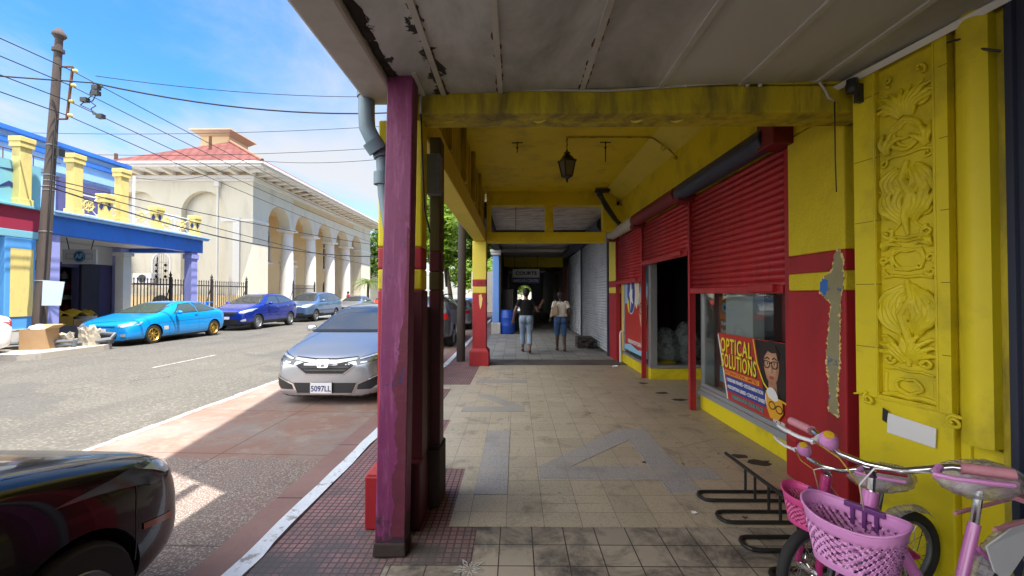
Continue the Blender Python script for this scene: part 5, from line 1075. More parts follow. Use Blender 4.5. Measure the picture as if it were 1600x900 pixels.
b = MB(); b.hexa([(-.26, -.22, .501), (-.25, -.22, .501), (-.25, .22, .501), (-.26, .22, .501)], [(-.46, -.22, .44), (-.46, -.22, .452), (-.46, .22, .452), (-.46, .22, .44)]); b.hexa([(.25, -.22, .501), (.26, -.22, .501), (.26, .22, .501), (.25, .22, .501)], [(.40, -.2, .60), (.41, -.2, .60), (.41, .2, .60), (.40, .2, .60)]); b.hexa([(-.25, .21, .501), (.25, .21, .501), (.25, .22, .501), (-.25, .22, .501)], [(-.25, .36, .60), (.25, .36, .60), (.25, .37, .60), (-.25, .37, .60)]); b.build('flap', M['cardboard'], CBX)
b = MB(); R.seed(7); b.ball((-.05, 0, .48), (.16, .14, .12), 10, 7); b.v = [(x + R.uniform(-.03, .03), y + R.uniform(-.03, .03), z + R.uniform(-.03, .03)) for x, y, z in b.v]; b.build('packing_paper', M['white'], CBX)
b = MB(); b.tube([(-12.8, 9.9, .34), (-11.9, 10.6, .33), (-11.45, 10.95, .33)], .045, 8); b.tube([(-12.6, 10.2, .22), (-11.5, 10.9, .24)], .035, 8); b.tube([(-11.5, 10.9, .17), (-11.48, 10.92, .36)], .05, 8)
tag(b.build('broken_rail', M['grey_metal'], smooth='auto'), 'bent grey metal rail lying across the kerb island', 'rail')
b = MB(); b.tube([(-12.2, 10.8, .22), (-11.6, 11.2, .25), (-11.2, 11.6, .3), (-11.25, 11.75, .42), (-11.6, 11.7, .45), (-11.9, 11.5, .36)], .06, 8); b.box(-11.9, -11.3, 11.5, 11.8, .17, .28); tag(b.build('torn_bumper', M['grey_metal'], smooth='auto'), 'torn grey bumper lying on the kerb island in front of the cyan car', 'bumper')
UP = thing('utility_pole', 'tall leaning wooden utility pole beside the kerb island', 'pole', (-12.6, 11.05, .1))
def pp_(z): return V((-12.62 + .45 * z / 8.5, 11.05, z))
b = MB(); b.tube([pp_(.1), pp_(4), pp_(8.35)], [.145, .118, .08], 16); b.tube([pp_(8.35), pp_(8.43), pp_(8.48), pp_(8.55), pp_(8.62)], [.09, .15, .15, .10, .05], 14); b.tube([pp_(8.0), pp_(8.08)], [.13, .13], 14); b.build('pole', M['pipe_brown'], UP, smooth='auto')
b = MB(); a = pp_(7.6); c = pp_(6.2); o = V((.42, 0, 0)); b.tube([a, a + o], .025, 6); b.tube([c, c + o * .85], .025, 6); b.tube([a + o, c + o * .85 - V((.0, 0, 0))], .03, 6); br = b.build('bracket', M['rust'], UP)
ip = [(a + o) * (1 - t) + (c + o * .85) * t for t in (.08, .36, .66, .93)]
for p in ip: b = MB(); b.lathe(p + V((.03, 0, 0)), [(.02, 0), (.05, .02), (.03, .05), (.05, .08), (.02, .1)], 10, (1, 0, 0)); b.build('insulator', M['yellow_cream'], UP, smooth='auto')
for z in (1.9, 3.2, 4.3, 4.4, 4.55, 4.7, 5.5): b = MB(); b.tube([pp_(z) + V(((.148 - z * .0078) * cos(k * pi / 8), (.148 - z * .0078) * sin(k * pi / 8), 0)) for k in range(16)], .012, 5, closed=True); b.build('steel_band', M['alu'], UP)
b = MB(); b.tube([pp_(6.2) + V((.18, -.1, 0)), pp_(4.5) + V((.18, -.1, 0)), pp_(.3) + V((.2, -.1, 0))], .018, 6); b.build('cable_riser', M['black'], UP)
b = MB(); b.box(.0, .12, -.08, .08, -.1, .1, Matrix.Translation(pp_(5.3) + V((.17, 0, 0)))); b.build('junction_box', M['black'], UP)
b = MB(); b.poly([[(0, 0), (.42, 0), (.50, .62), (.02, .66)]], .01, frame((-12.35, 10.9, 1.25), (1, .2, 0), (0, 0, 1))); tag(b.build('paper_notice', M['paper']), 'pale blue paper notice fastened to the utility pole', 'notice')
# overhead wires
def wire(name, pts, r, lab, sag=0.):
    b = MB()
    for a, c, s in pts:
        a, c = V(a), V(c); b.tube([a.lerp(c, t) - V((0, 0, s * 4 * t * (1 - t))) for t in [i / 16 for i in range(17)]], r, 6)
    return tag(b.build(name, M['black'], smooth=True), lab, 'wire', 'overhead street wires')
J = (ip[0] + ip[1]) * .5 + V((.55, 0, -.12))
for p, lab, far in ((ip[0], 'thin wire from the top insulator along the street', (-12.2, 60, 8.9)), (ip[1], 'thin wire from the second insulator along the street', (-12.2, 60, 8.3)), (ip[2], 'thin wire from the third insulator along the street', (-12.2, 60, 7.6)), (ip[3], 'thin wire from the lowest insulator along the street', (-12.2, 60, 6.9))):
    wire('overhead_wire', [(p, far, .7), (p, (-12.6, -40, p.z + .3), .7)], .013, lab)
wire('overhead_wire', [(J, (-2.0, 13.5, 7.55), .45)], .022, 'thick twisted service cable crossing the street below the thin one')
wire('overhead_wire', [(J + V((.1, 0, .18)), (-2.0, 14.5, 8.5), .3)], .010, 'thin service wire crossing the street above the thick cable')
wire('overhead_wire', [(J, (-30, 7, 7.9), .3)], .02, 'thick cable running back over the blue building roof')
wire('overhead_wire', [(pp_(4.6), (-4.0, 40, 5.6), .6)], .014, 'low wire running from the pole bands past the arches of the cream hall')
wire('overhead_wire', [(pp_(4.5), (-6, 60, 3.9), .8)], .014, 'lowest thin wire running from the pole to the far street end')
wire('overhead_wire', [(pp_(4.4), (-2.0, 22, 4.2), 1.2)], .02, 'dark drooping cable in front of the cream hall columns')
wire('overhead_wire', [((-30, 20, 9.6), (-1.5, 20, 9.9), .5)], .013, 'upper of two thin wires crossing above the red roof')
wire('overhead_wire', [((-30, 21, 9.0), (-1.5, 21, 9.3), .6)], .013, 'lower of two thin wires crossing level with the red roof')
wire('overhead_wire', [((-15.5, 24.0, 9.3), (-1.5, 16, 7.2), .4)], .013, 'wire from the hall roof corner toward the arcade')
wire('overhead_wire', [((-15.5, 24.0, 9.3), (-17.5, 17.5, 6.8), .8)], .013, 'sagging wire from the hall roof corner back to the blue building')
b = MB(); R.seed(77); K = [J + V(d) for d in ((.0, 0, 0), (.10, .02, -.12), (-.05, 0, -.3), (.12, 0, -.28), (.02, 0, -.5), (-.18, 0, -.46), (.12, 0, -.62), (.05, 0, -.85), (.25, 0, -.9), (-.3, 0, -.6), (.3, 0, -.1), (.2, 0, -.22))]
for i in range(11): b.tube([K[i], K[i].lerp(K[i + 1], .5) + V((R.uniform(-.1, .1), 0, R.uniform(-.1, .05))), K[i + 1]], .012, 5)
for i in (1, 3, 5, 8): b.box(-.08, .08, -.06, .06, -.06, .05, Matrix.Translation(K[i]))
tag(b.build('wire_splices', M['black']), 'tangle of cable splices and small boxes hanging beside the pole bracket', 'cable splices')
# near-side wooden pole
b = MB(); b.tube([(-1.27, 9.75, 0), (-1.25, 9.75, 2), (-1.18, 9.75, 9)], [.10, .095, .08], 12); tag(b.build('street_pole', M['wood_dark'], smooth='auto'), 'dark wooden pole on the kerb before the pale striped column', 'pole')

# ================================================================== TREES
def tree(name, lab, base, h, trunk, clumps, leaf, n, mat, seed, cat='tree', limbs=6, group=None):
    R.seed(seed); T = thing(name, lab, cat, base, group=group); bx, by, bz = base
    b = MB(); top = V((bx + R.uniform(-.3, .3), by, bz + h * .5)); b.tube([V(base), V(base).lerp(top, .5) + V((.1, 0, 0)), top], [trunk, trunk * .8, trunk * .6], 10)
    for i in range(limbs):
        c = clumps[i % len(clumps)]; e = V(c[0]); m = top.lerp(e, .5) + V((0, 0, .3)); b.tube([top - V((0, 0, R.random() * h * .15)), m, e], [trunk * .5, trunk * .3, trunk * .1], 6)
    b.build('trunk', M['bark'], T, smooth=True)
    b = MB()
    for c, r in clumps:
        k = int(n / len(clumps)); sub = [V(c) + V((R.gauss(0, 1), R.gauss(0, 1), R.gauss(0, 1))).normalized() * R.random() ** .4 * r for _ in range(max(6, k // 26))]
        for s in sub:
            for _ in range(26):
                p = s + V((R.gauss(0, 1), R.gauss(0, 1), R.gauss(0, .7))) * r * .16
                a = V((R.gauss(0, 1), R.gauss(0, 1), R.gauss(0, .6))).normalized(); d = a.orthogonal().normalized(); q = leaf * R.uniform(.6, 1.3); d = d * q * .42; a = a * q
                b.quad(p - a, p + d - a * .1, p + a, p - d - a * .1)
    b.build('crown', mat, T, fix=False)
    return T
tree('street_tree', 'large dark green street tree growing from the near kerb by parked cars', (-2.3, 26, -.1), 8, .34, [((-2.6, 25.5, 5.4), 1.7), ((-4.6, 27, 6.0), 1.9), ((-1.6, 24.3, 6.3), 1.7), ((-3.3, 26, 7.5), 2.0), ((-2.2, 23.2, 4.6), 1.1), ((-4.2, 24.5, 4.7), 1.3), ((-1.4, 26.5, 8.3), 1.9)], .16, 22000, M['leaf'], 5, limbs=7)
tree('street_tree', 'bright yellow green tree close to the arcade posts', (-2.7, 17.5, -.1), 5.5, .12, [((-3.2, 17, 4.2), .75), ((-3.0, 16.6, 3.2), .55), ((-3.35, 17.6, 5.0), .8)], .14, 5000, M['leaf_bright'], 8, limbs=3)
tree('street_tree', 'green tree closing the view along the near kerb', (-1.4, 60, -.1), 8, .25, [((-1.4, 60, 4.0), 2.2), ((1.5, 62, 4.5), 2.2), ((-3.6, 61, 5.2), 2.4), ((-1, 61, 7), 2.4)], .32, 6000, M['leaf_bright'], 19)
tree('street_tree', 'sunlit tree far down the street behind the dark tree', (-4.6, 52, -.1), 7, .25, [((-5, 52, 4.2), 2.4), ((-3.2, 51, 3.4), 1.6), ((-6.5, 53, 4.5), 2.2)], .3, 5000, M['leaf_bright'], 9)
tree('street_tree', 'tree standing beyond the far end of the cream hall', (-17.5, 56, .1), 10, .3, [((-18, 56, 7), 3), ((-15.5, 55, 5), 2.2), ((-17, 58, 9.5), 2.5), ((-21, 57, 6), 3)], .3, 7000, M['leaf'], 10)
tree('street_tree', 'sunlit tree seen through the arch at the arcade end', (1.0, 46, 0), 6, .2, [((.6, 46, 3.2), 1.7), ((2.5, 47, 3.2), 1.6), ((-.9, 46, 3.6), 1.6), ((1.2, 47, 4.6), 1.8)], .16, 9000, M['leaf_bright'], 11)
PT = thing('palm_tree', 'small palm with feathery fronds in front of the last arch', 'palm', (-14.0, 40.0, .12)); R.seed(61)
b = MB(); b.tube([(-14, 40, .12), (-14.05, 40, 1.6), (-14, 40, 2.6)], [.16, .12, .13], 10); b.build('trunk', M['bark'], PT, smooth=True)
b = MB()
for k in range(22):
    a = 2 * pi * k / 22 + R.uniform(-.15, .15); el = R.uniform(.3, 1.35); L = R.uniform(1.5, 2.0); pv = None
    for i in range(15):
        t = i / 14; rr = L * t; p = V((-14 + cos(a) * rr * cos(el * (1 - .5 * t)), 40 + sin(a) * rr * cos(el * (1 - .5 * t)), 2.6 + rr * sin(el) - 1.15 * t * t * L * .75))
        if pv is not None:
            tv = (p - pv).normalized(); sd = tv.cross(V((0, 0, 1)))
            sd = sd.normalized() if sd.length > .01 else V((1, 0, 0)); b.tube([pv, p], .014, 4)
            for s in (-1, 1):
                q = p + sd * s * .42 * sin(pi * (.12 + .82 * t)) + tv * .22 - V((0, 0, .12)); b.quad(p - tv * .03, p + tv * .03, q)
        pv = p
b.build('crown', M['palm'], PT, fix=False)
# far block closing the street
for (x0, x1, y0, h, m, lab) in ((-30, -18.5, 60, 8, 'white_wall', 'distant pale building beyond the cream hall'), (-12, 14, 95, 7, 'cream', 'distant cream building closing the street far ahead')):
    fb = thing('street_building', lab, 'building', ((x0 + x1) / 2, y0, 0)); b = MB(); b.box(x0, x1, y0, y0 + 12, 0, h); b.build('walls', M[m], fb)
    b = MB(); b.box(x0 - .3, x1 + .3, y0 - .3, y0 + 12.3, h + .003, h + .4); b.build('roof', M['off_white'], fb)
    for k in range(int((x1 - x0) / 3)):
        b = MB(); b.box(x0 + 1 + k * 3, x0 + 2.4 + k * 3, y0 - .04, y0 + .02, h * .5, h * .5 + 1.6); b.build('window', M['win_dark'], fb)
# ================================================================== CARS
def ring(st):
    y, w, zb, zs, wt, zt = st; h = zs - zb; sx = w * .955
    half = [(w * .55, zb), (w * .88, zb + .01), (w * .975, zb + .10), (w * 1.0, zb + h * .42), (w * .992, zs - h * .22), (sx, zs), ((sx + wt) / 2 + .012, (zs + zt) / 2 + (zt - zs) * .04), (wt, zt - (zt - zs) * .16), (wt * .86, zt - (zt - zs) * .03), (wt * .45, zt)]
    return [(x, y, z) for x, z in half] + [(0, y, zt + .004)] + [(-x, y, z) for x, z in reversed(half)] + [(0, y, zb)]
class Car:
    def __init__(s, name, label, loc, rz_, st, mat, wy, r, W, rim='alloy', glass='car_glass', clad=None, cat='car', rims=None, plate=None):
        s.T = thing(name, label, cat, loc, rz_, local=True); s.W = W; s.r = r
        b = MB(); rs = [ring(t) for t in st]; n = len(rs[0])
        vs = [p for q in rs for p in q]; fs = []
        for i in range(len(rs) - 1):
            for k in range(n): l = (k + 1) % n; fs.append((i * n + k, i * n + l, (i + 1) * n + l, (i + 1) * n + k))
        for i, flip in ((0, 1), (len(rs) - 1, 0)):
            o = i * n; h = (n - 2) // 2
            for k in range(h - 1):
                a, c, d, e = o + k, o + k + 1, o + n - 3 - k, o + n - 2 - k; fs.append((a, c, d, e))
            fs.append((o + n - 1, o, o + n - 2)); fs.append((o + h - 1, o + h, o + h + 1))
        b.mesh(vs, fs); ob = b.build('body', [M[mat], M['black']], s.T, smooth=True, subd=2); bake(ob)
        if clad:
            for p in ob.data.polygons:
                if p.center.z < clad: p.material_index = 1
        for p in ob.data.polygons:
            if p.normal.z < -.6: p.material_index = 1
        c = MB()
        for y in wy:
            for q in (-1, 1): c.cyl((q * (W - .30), y, r + .01), (q * (W + .3), y, r + .01), r * 1.13, n=32)
        co = c.build('cutter', M['black'], s.T); m = ob.modifiers.new('b', 'BOOLEAN'); m.operation = 'DIFFERENCE'; m.object = co; m.solver = 'EXACT'
        try: m.material_mode = 'TRANSFER'
        except Exception: pass
        s.bvh0 = BVHTree.FromPolygons([v.co.copy() for v in ob.data.vertices], [tuple(p.vertices) for p in ob.data.polygons])
        bake(ob); cm = co.data; bpy.data.objects.remove(co); bpy.data.meshes.remove(cm)
        for p in ob.data.polygons: p.use_smooth = True
        sharp(ob.data, 40)
        s.body = ob; s.glass = M[glass]; s.wheels(wy, r, rim, rims)
    def wheels(s, wy, r, rim, rims):
        R0 = r * (.64 if rims is None else rims); proto = None
        for y in wy:
            for q in (-1, 1):
                x = q * (s.W - .115); o = q
                b = MB(); t = .095
                b.lathe((x, y, r), [(R0, -t), (r * .93, -t), (r, -t * .72), (r, t * .72), (r * .93, t), (R0 * 1.02, t), (R0, t * .6), (R0, -t)], 36, (1, 0, 0), caps=False); w = b.build('wheel', M['tyre'], s.T, smooth='auto')
                b = MB(); xf = x + o * .055
                b.lathe((x, y, r), [(R0 * 1.01, o * .09), (R0 * .97, o * .098), (R0 * .88, o * .075), (R0 * .86, -o * .05)], 36, (1, 0, 0), caps=False); b.lathe((xf, y, r), [(0, o * .02), (R0 * .22, o * .018), (R0 * .24, -o * .02), (0, -o * .02)], 20, (1, 0, 0))
                ns = 8 if rim == 'gold' else 10 if rim == 'multi' else 5
                for k in range(ns):
                    a = 2 * pi * k / ns + .2
                    for da in ((0,) if rim == 'gold' else (-.12, .12)):
                        c0, c1 = a + da * .4, a + da; w0 = .022 if rim != 'alloy' else .026
                        p0 = V((xf, y + cos(c0) * R0 * .15, r + sin(c0) * R0 * .15)); p1 = V((xf + o * .005, y + cos(c1) * R0 * .90, r + sin(c1) * R0 * .90)); b.tube([p0, p1], [(.014, w0 * 1.1), (.012, w0)], 6, ref=(1, 0, 0))
                b.build('rim', M['gold'] if rim == 'gold' else M['alloy'], w, smooth='auto')
                b = MB(); b.lathe((x, y, r), [(0, -o * .02), (R0 * .9, -o * .02), (R0 * .9, -o * .04), (0, -o * .04)], 24, (1, 0, 0)); b.build('brake_disc', M['grey_metal'], w)
    def D(s, name, polys, view, mat, off=.004, parent=None, grid=.06, mirror=False):
        """project flat outlines onto the body: view front/rear use (x,z), side uses (y,z)"""
        bm = bmesh.new(); d = {'front': V((0, 1, 0)), 'rear': V((0, -1, 0)), 'right': V((-1, 0, 0)), 'left': V((1, 0, 0)), 'top': V((0, 0, -1))}
        if name in ('side_window', 'windscreen', 'rear_window'):
            tr_ = []
            for p in polys:
                cx = sum(q[0] for q in p) / len(p); cz = sum(q[1] for q in p) / len(p); tr_.append([(u + (.022 if u > cx else -.022), v + (.016 if v > cz else -.016)) for u, v in p])
            s.D('window_trim', tr_, view, 'black', .0015)
        jobs = []
        for p in polys:
            for vw in (('left', 'right') if view == 'side' else (view,)):
                jobs.append((p, vw))
                if mirror: jobs.append(([(-x, z) for x, z in p], vw))
        for p, vw in jobs:
            out = MB()
            bm = bmesh.new(); f = bm.faces.new([bm.verts.new((u, v, 0)) for u, v in p]); bmesh.ops.triangulate(bm, faces=[f])
            us = [q[0] for q in p]; ws = [q[1] for q in p]
            for lo, hi, no in ((min(us), max(us), V((1, 0, 0))), (min(ws), max(ws), V((0, 1, 0)))):
                k = int((hi - lo) / grid) + 1
                for i in range(1, k): bmesh.ops.bisect_plane(bm, geom=bm.verts[:] + bm.edges[:] + bm.faces[:], plane_co=no * (lo + (hi - lo) * i / k), plane_no=no)
            dr = d[vw]; ok = {}; vs = []
            bm.verts.index_update()
            for v in bm.verts:
                u, w = v.co.x, v.co.y
                o = V((u, -3, w)) if vw == 'front' else V((u, 9, w)) if vw == 'rear' else V((3, u, w)) if vw == 'right' else V((-3, u, w)) if vw == 'left' else V((u, w, 4))
                h = s.bvh0.ray_cast(o, dr)
                ok[v.index] = h[0] is not None
                if h[0] is not None:
                    nn = h[1] if h[1].dot(dr) < 0 else -h[1]; q = h[0] + (nn * .7 - dr * .3).normalized() * off
                else: q = o
                vs.append(q)
            fs = [tuple(v.index for v in f.verts) for f in bm.faces if all(ok[v.index] for v in f.verts)]
            bm.free()
            if fs: out.mesh(vs, fs).build(name, M[mat] if isinstance(mat, str) else mat, parent if parent is not None else s.T, smooth=True, fix=False)
    def line(s, pts, view, w=.006, mat='black', name='panel_gap', mirror=False, off=.002):
        A = []; B = []
        for i, a in enumerate(pts):
            t = V(pts[min(i + 1, len(pts) - 1)]) - V(pts[max(i - 1, 0)]); t.normalize(); n = V((-t.y, t.x)) * w / 2
            A.append((a[0] - n.x, a[1] - n.y)); B.append((a[0] + n.x, a[1] + n.y))
        return s.D(name, [A + B[::-1]], view, mat, off, s.body, mirror=mirror)
    def mirrors(s, y, z, mat):
        for q in (-1, 1):
            b = MB(); b.ball((q * (s.W + .09), y, z), (.10, .06, .065), 12, 8); b.tube([(q * (s.W - .06), y + .02, z - .05), (q * (s.W + .05), y + .01, z - .02)], .02, 6); b.build('mirror', M[mat], s.T, smooth=True)
    def plate(s, x, y, z, text, w=.33, h=.16, rear=False, tilt=0.):
        F = frame((x, y, z), (1, 0, 0), (0, sin(tilt), cos(tilt))) if not rear else frame((x, y, z), (-1, 0, 0), (0, 0, 1))
        b = MB(); b.box(-w / 2, w / 2, -h / 2, h / 2, -.008, 0, F); o = b.build('licence_plate', M['plate_white'], s.T, bevel=.003)
        if text:
            b = MB(); vs, fs = text2d(text, h * .74, .002, bold=.002, sx=.86); b.mesh(vs, fs, F @ Matrix.Translation((0, -.012, .0005))); b.build('lettering', M['ink_blue'], o)
        return o

# ---- silver saloon nose-on behind the purple post
st = [(0, .56, .17, .56, .40, .60), (.05, .70, .12, .62, .54, .68), (.18, .80, .11, .68, .62, .76), (.5, .838, .13, .78, .68, .875), (.95, .845, .16, .90, .69, .985), (1.12, .845, .16, .93, .685, 1.03), (1.5, .845, .16, .945, .60, 1.27), (1.86, .845, .16, .955, .555, 1.425), (2.5, .845, .16, .965, .57, 1.475), (3.2, .84, .16, .98, .56, 1.44), (3.7, .835, .17, 1.0, .57, 1.22), (3.95, .825, .18, 1.0, .62, 1.10), (4.25, .79, .22, .98, .64, 1.04), (4.4, .66, .35, .9, .56, .95)]
C1 = Car('silver_saloon', 'silver saloon parked nose-on at the kerb behind the purple post', (-2.80, 6.18, -.1), 0, st, 'car_silver', (.92, 3.52), .30, .845)
C1.D('windscreen', [[(-.67, 1.03), (.67, 1.03), (.555, 1.36), (.50, 1.395), (-.50, 1.395), (-.555, 1.36)]], 'front', C1.glass)
C1.D('windscreen_edge', [[(-.72, 1.0), (.72, 1.0), (.68, 1.035), (-.68, 1.035)]], 'front', 'black', .007)
C1.D('side_window', [[(1.5, 1.0), (1.95, 1.30), (2.35, 1.35), (2.35, 1.01)], [(2.42, 1.01), (2.42, 1.36), (3.1, 1.33), (3.55, 1.08), (3.5, 1.03)]], 'side', C1.glass)
C1.D('rear_window', [[(-.6, 1.10), (.6, 1.10), (.5, 1.35), (-.5, 1.35)]], 'rear', C1.glass)
C1.D('grille', [[(-.43, .60), (-.27, .475), (.27, .475), (.43, .60), (.33, .64), (-.33, .64)]], 'front', 'black', .004)
C1.D('grille_bar', [[(-.36, .565), (-.34, .585), (.34, .585), (.36, .565)], [(-.31, .52), (-.30, .54), (.30, .54), (.31, .52)]], 'front', 'head_dark', .010)
C1.D('chrome_bar', [[(-.47, .675), (-.15, .618), (.15, .618), (.47, .675), (.44, .70), (.15, .662), (-.15, .662), (-.44, .70)], [(-.45, .60), (-.28, .462), (.28, .462), (.45, .60), (.435, .608), (.27, .480), (-.27, .480), (-.435, .608)]], 'front', 'chrome_soft', .014)
C1.D('hood_gap', [[(-.46, .712), (-.16, .68), (.16, .68), (.46, .712), (.46, .718), (.16, .694), (-.16, .694), (-.46, .718)]], 'front', 'black', .005)
hl = [(-.47, .60), (-.43, .69), (-.52, .715), (-.74, .77), (-.785, .735), (-.75, .66), (-.62, .635)]
C1.D('headlight', [hl], 'front', 'head_dark', .006); C1.D('headlight', [[(-x, z) for x, z in hl]], 'front', 'head_dark', .006)
C1.D('light_strip', [[(-.50, .675), (-.49, .692), (-.73, .755), (-.75, .735)], [(-.52, .625), (-.51, .645), (-.60, .655), (-.61, .637)]], 'front', 'head_lens', .012, mirror=True)
C1.D('lower_intake', [[(-.46, .345), (.46, .345), (.40, .20), (-.40, .20)]], 'front', 'black', .005)
C1.D('fog_pocket', [[(-.74, .44), (-.49, .33), (-.47, .25), (-.66, .25), (-.735, .30)]], 'front', 'black', .005); C1.D('fog_pocket', [[(.74, .44), (.49, .33), (.47, .25), (.66, .25), (.735, .30)]], 'front', 'black', .005)
for q in (-1, 1): C1.D('chrome_trim', [[(q * .74, .455), (q * .46, .33), (q * .455, .308), (q * .742, .433)]], 'front', 'chrome', .012); C1.D('chrome_trim', [[(q * .46, .325), (q * .40, .20), (q * .415, .185), (q * .478, .318)]], 'front', 'chrome', .012)
C1.D('chrome_trim', [[(-.40, .195), (.40, .195), (.39, .175), (-.39, .175)]], 'front', 'chrome', .012)
C1.line([(-.70, .80), (-.55, .95), (-.52, 1.0)], 'front', mirror=True); C1.line([(1.15, .35), (1.2, .6), (1.25, .97)], 'side'); C1.line([(2.38, .25), (2.38, 1.0)], 'side')
C1.mirrors(1.55, 1.02, 'car_silver'); C1.plate(-.04, -.035, .275, '5097LL', .315, .155)
F = frame((0, -.055, .635), (1, 0, 0), (0, .25, 1)); b = MB()
o_ = [(-.075, -.05), (-.055, -.06), (.055, -.06), (.075, -.05), (.088, .05), (.07, .062), (-.07, .062), (-.088, .05)]; b.poly([o_, [(x * .84, z * .82) for x, z in o_]], .014, F)
b.poly([[(-.046, -.045), (-.026, -.045), (-.022, -.008), (.022, -.008), (.026, -.045), (.046, -.045), (.058, .05), (.036, .05), (.028, .014), (-.028, .014), (-.036, .05), (-.058, .05)]], .012, F); b.build('emblem', M['chrome'], C1.T, bevel=.002)

# ---- black car, front corner only
st = [(0, .50, .26, .54, .36, .60), (.05, .66, .21, .60, .52, .69), (.17, .77, .19, .68, .62, .775), (.42, .84, .18, .77, .70, .86), (.85, .865, .18, .86, .74, .955), (1.25, .87, .18, .92, .73, 1.02), (1.7, .87, .18, .94, .62, 1.25), (2.1, .87, .18, .95, .57, 1.42), (2.8, .87, .18, .97, .59, 1.47), (3.5, .865, .18, .99, .56, 1.40), (4.05, .85, .2, 1.0, .62, 1.12), (4.45, .8, .25, .96, .64, 1.04), (4.6, .66, .35, .88, .56, .93)]
C2 = Car('black_saloon', 'glossy black car cut off by the frame at the near kerb', (-2.63, 2.50, -.095), pi, st, 'car_black', (.80, 3.5), .30, .87)
C2.D('windscreen', [[(-.68, 1.04), (.68, 1.04), (.55, 1.38), (-.55, 1.38)]], 'front', C2.glass)
C2.D('side_window', [[(1.7, 1.0), (2.15, 1.30), (2.7, 1.36), (3.3, 1.33), (3.8, 1.06)]], 'side', C2.glass)
hl = [(-.46, .59), (-.44, .665), (-.60, .70), (-.765, .80), (-.835, .80), (-.80, .68), (-.62, .61)]
C2.D('headlight', [hl], 'front', 'head_dark', .006, grid=.03); C2.D('headlight', [[(-x, z) for x, z in hl]], 'front', 'head_dark', .006, grid=.03)
C2.D('headlight_lens', [[(-.52, .625), (-.51, .665), (-.60, .68), (-.73, .765), (-.78, .77), (-.76, .69), (-.62, .635)]], 'front', 'head_lens', .010, grid=.03, mirror=True)
C2.D('side_reflector', [[(.22, .44), (.46, .50), (.46, .53), (.22, .475)]], 'side', 'amber_lens', .005, grid=.03)
C2.D('grille', [[(-.40, .60), (-.36, .48), (.36, .48), (.40, .60)], [(-.6, .38), (-.5, .25), (.5, .25), (.6, .38)]], 'front', 'black', .005)
C2.line([(.40, .80), (.48, .72), (.50, .60), (.50, .38)], 'side', .007); C2.line([(-.62, .73), (-.70, .80), (-.735, .89), (-.73, .95)], 'front', .007, mirror=True); C2.line([(1.32, .3), (1.36, .95)], 'side')

# ---- cars on the far side (noses toward the camera)
def small_hatch(st, name, label, loc, mat, wy, r, W, wins, wind, **k):
    c = Car(name, label, loc, 0, st, mat, wy, r, W, **k); c.D('windscreen', [wind], 'front', c.glass); c.D('side_window', wins, 'side', c.glass); return c
st = [(0, .64, .17, .54, .50, .60), (.05, .76, .13, .58, .62, .67), (.22, .83, .12, .66, .68, .75), (.7, .848, .12, .77, .70, .86), (1.2, .85, .12, .85, .70, .95), (1.70, .85, .12, .87, .58, 1.21), (2.05, .85, .12, .87, .54, 1.29), (2.7, .85, .12, .88, .55, 1.315), (3.3, .85, .13, .90, .53, 1.24), (3.75, .84, .15, .92, .54, 1.05), (4.02, .81, .2, .90, .60, .94), (4.15, .70, .3, .80, .56, .86)]
C3 = small_hatch(st, 'cyan_hatchback', 'bright cyan blue hatchback with gold wheels on the far kerb', (-12.02, 12.15, .02), 'car_cyan', (.84, 3.44), .285, .85, [[(1.62, .90), (2.05, 1.17), (2.55, 1.23), (2.62, .92)], [(2.72, .92), (2.66, 1.23), (3.15, 1.20), (3.55, 1.02), (3.52, .96)]], [(-.66, .94), (.66, .94), (.53, 1.24), (-.53, 1.24)], rim='gold', rims=.70, glass='car_glass_green')
C3.D('headlight', [[(-.80, .70), (-.48, .635), (-.47, .565), (-.66, .565), (-.81, .62)]], 'front', 'head_lens', .006); C3.D('headlight', [[(.80, .70), (.48, .635), (.47, .565), (.66, .565), (.81, .62)]], 'front', 'head_lens', .006)
C3.D('grille', [[(-.40, .585), (.40, .585), (.38, .555), (-.38, .555)]], 'front', 'black'); C3.D('lower_intake', [[(-.46, .36), (.46, .36), (.43, .22), (-.43, .22)]], 'front', 'black'); C3.D('fog_light', [[(-.70, .36), (-.56, .36), (-.56, .28), (-.68, .28)]], 'front', 'head_lens', .008, mirror=True)
C3.D('pillar_trim', [[(2.60, .93), (2.66, .93), (2.70, 1.24), (2.64, 1.24)]], 'side', 'chrome', .008); C3.D('door_handle', [[(2.50, .82), (2.62, .82), (2.62, .78), (2.50, .78)]], 'side', 'black'); C3.D('side_marker', [[(1.18, .52), (1.36, .52), (1.36, .40), (1.20, .40)]], 'side', 'off_white'); C3.line([(1.42, .2), (1.40, .5), (1.50, .86)], 'side'); C3.line([(2.66, .2), (2.68, .9)], 'side')
C3.line([(.95, .62), (2.2, .66), (3.6, .68)], 'side', .010, 'head_dark', 'swage_line'); C3.line([(-.52, .80), (-.60, .92)], 'front', mirror=True); C3.line([(1.30, .16), (3.0, .17)], 'side', .02, 'black', 'sill_gap'); C3.mirrors(1.68, .93, 'car_cyan'); b = MB(); b.box(-.52, .52, 3.60, 3.82, 1.22, 1.245); [b.box(x - .02, x + .02, 3.62, 3.72, 1.10, 1.22) for x in (-.4, .4)]; b.build('spoiler', M['car_cyan'], C3.T, bevel=.01)
C3.plate(0, -.02, .46, None, .30, .10)
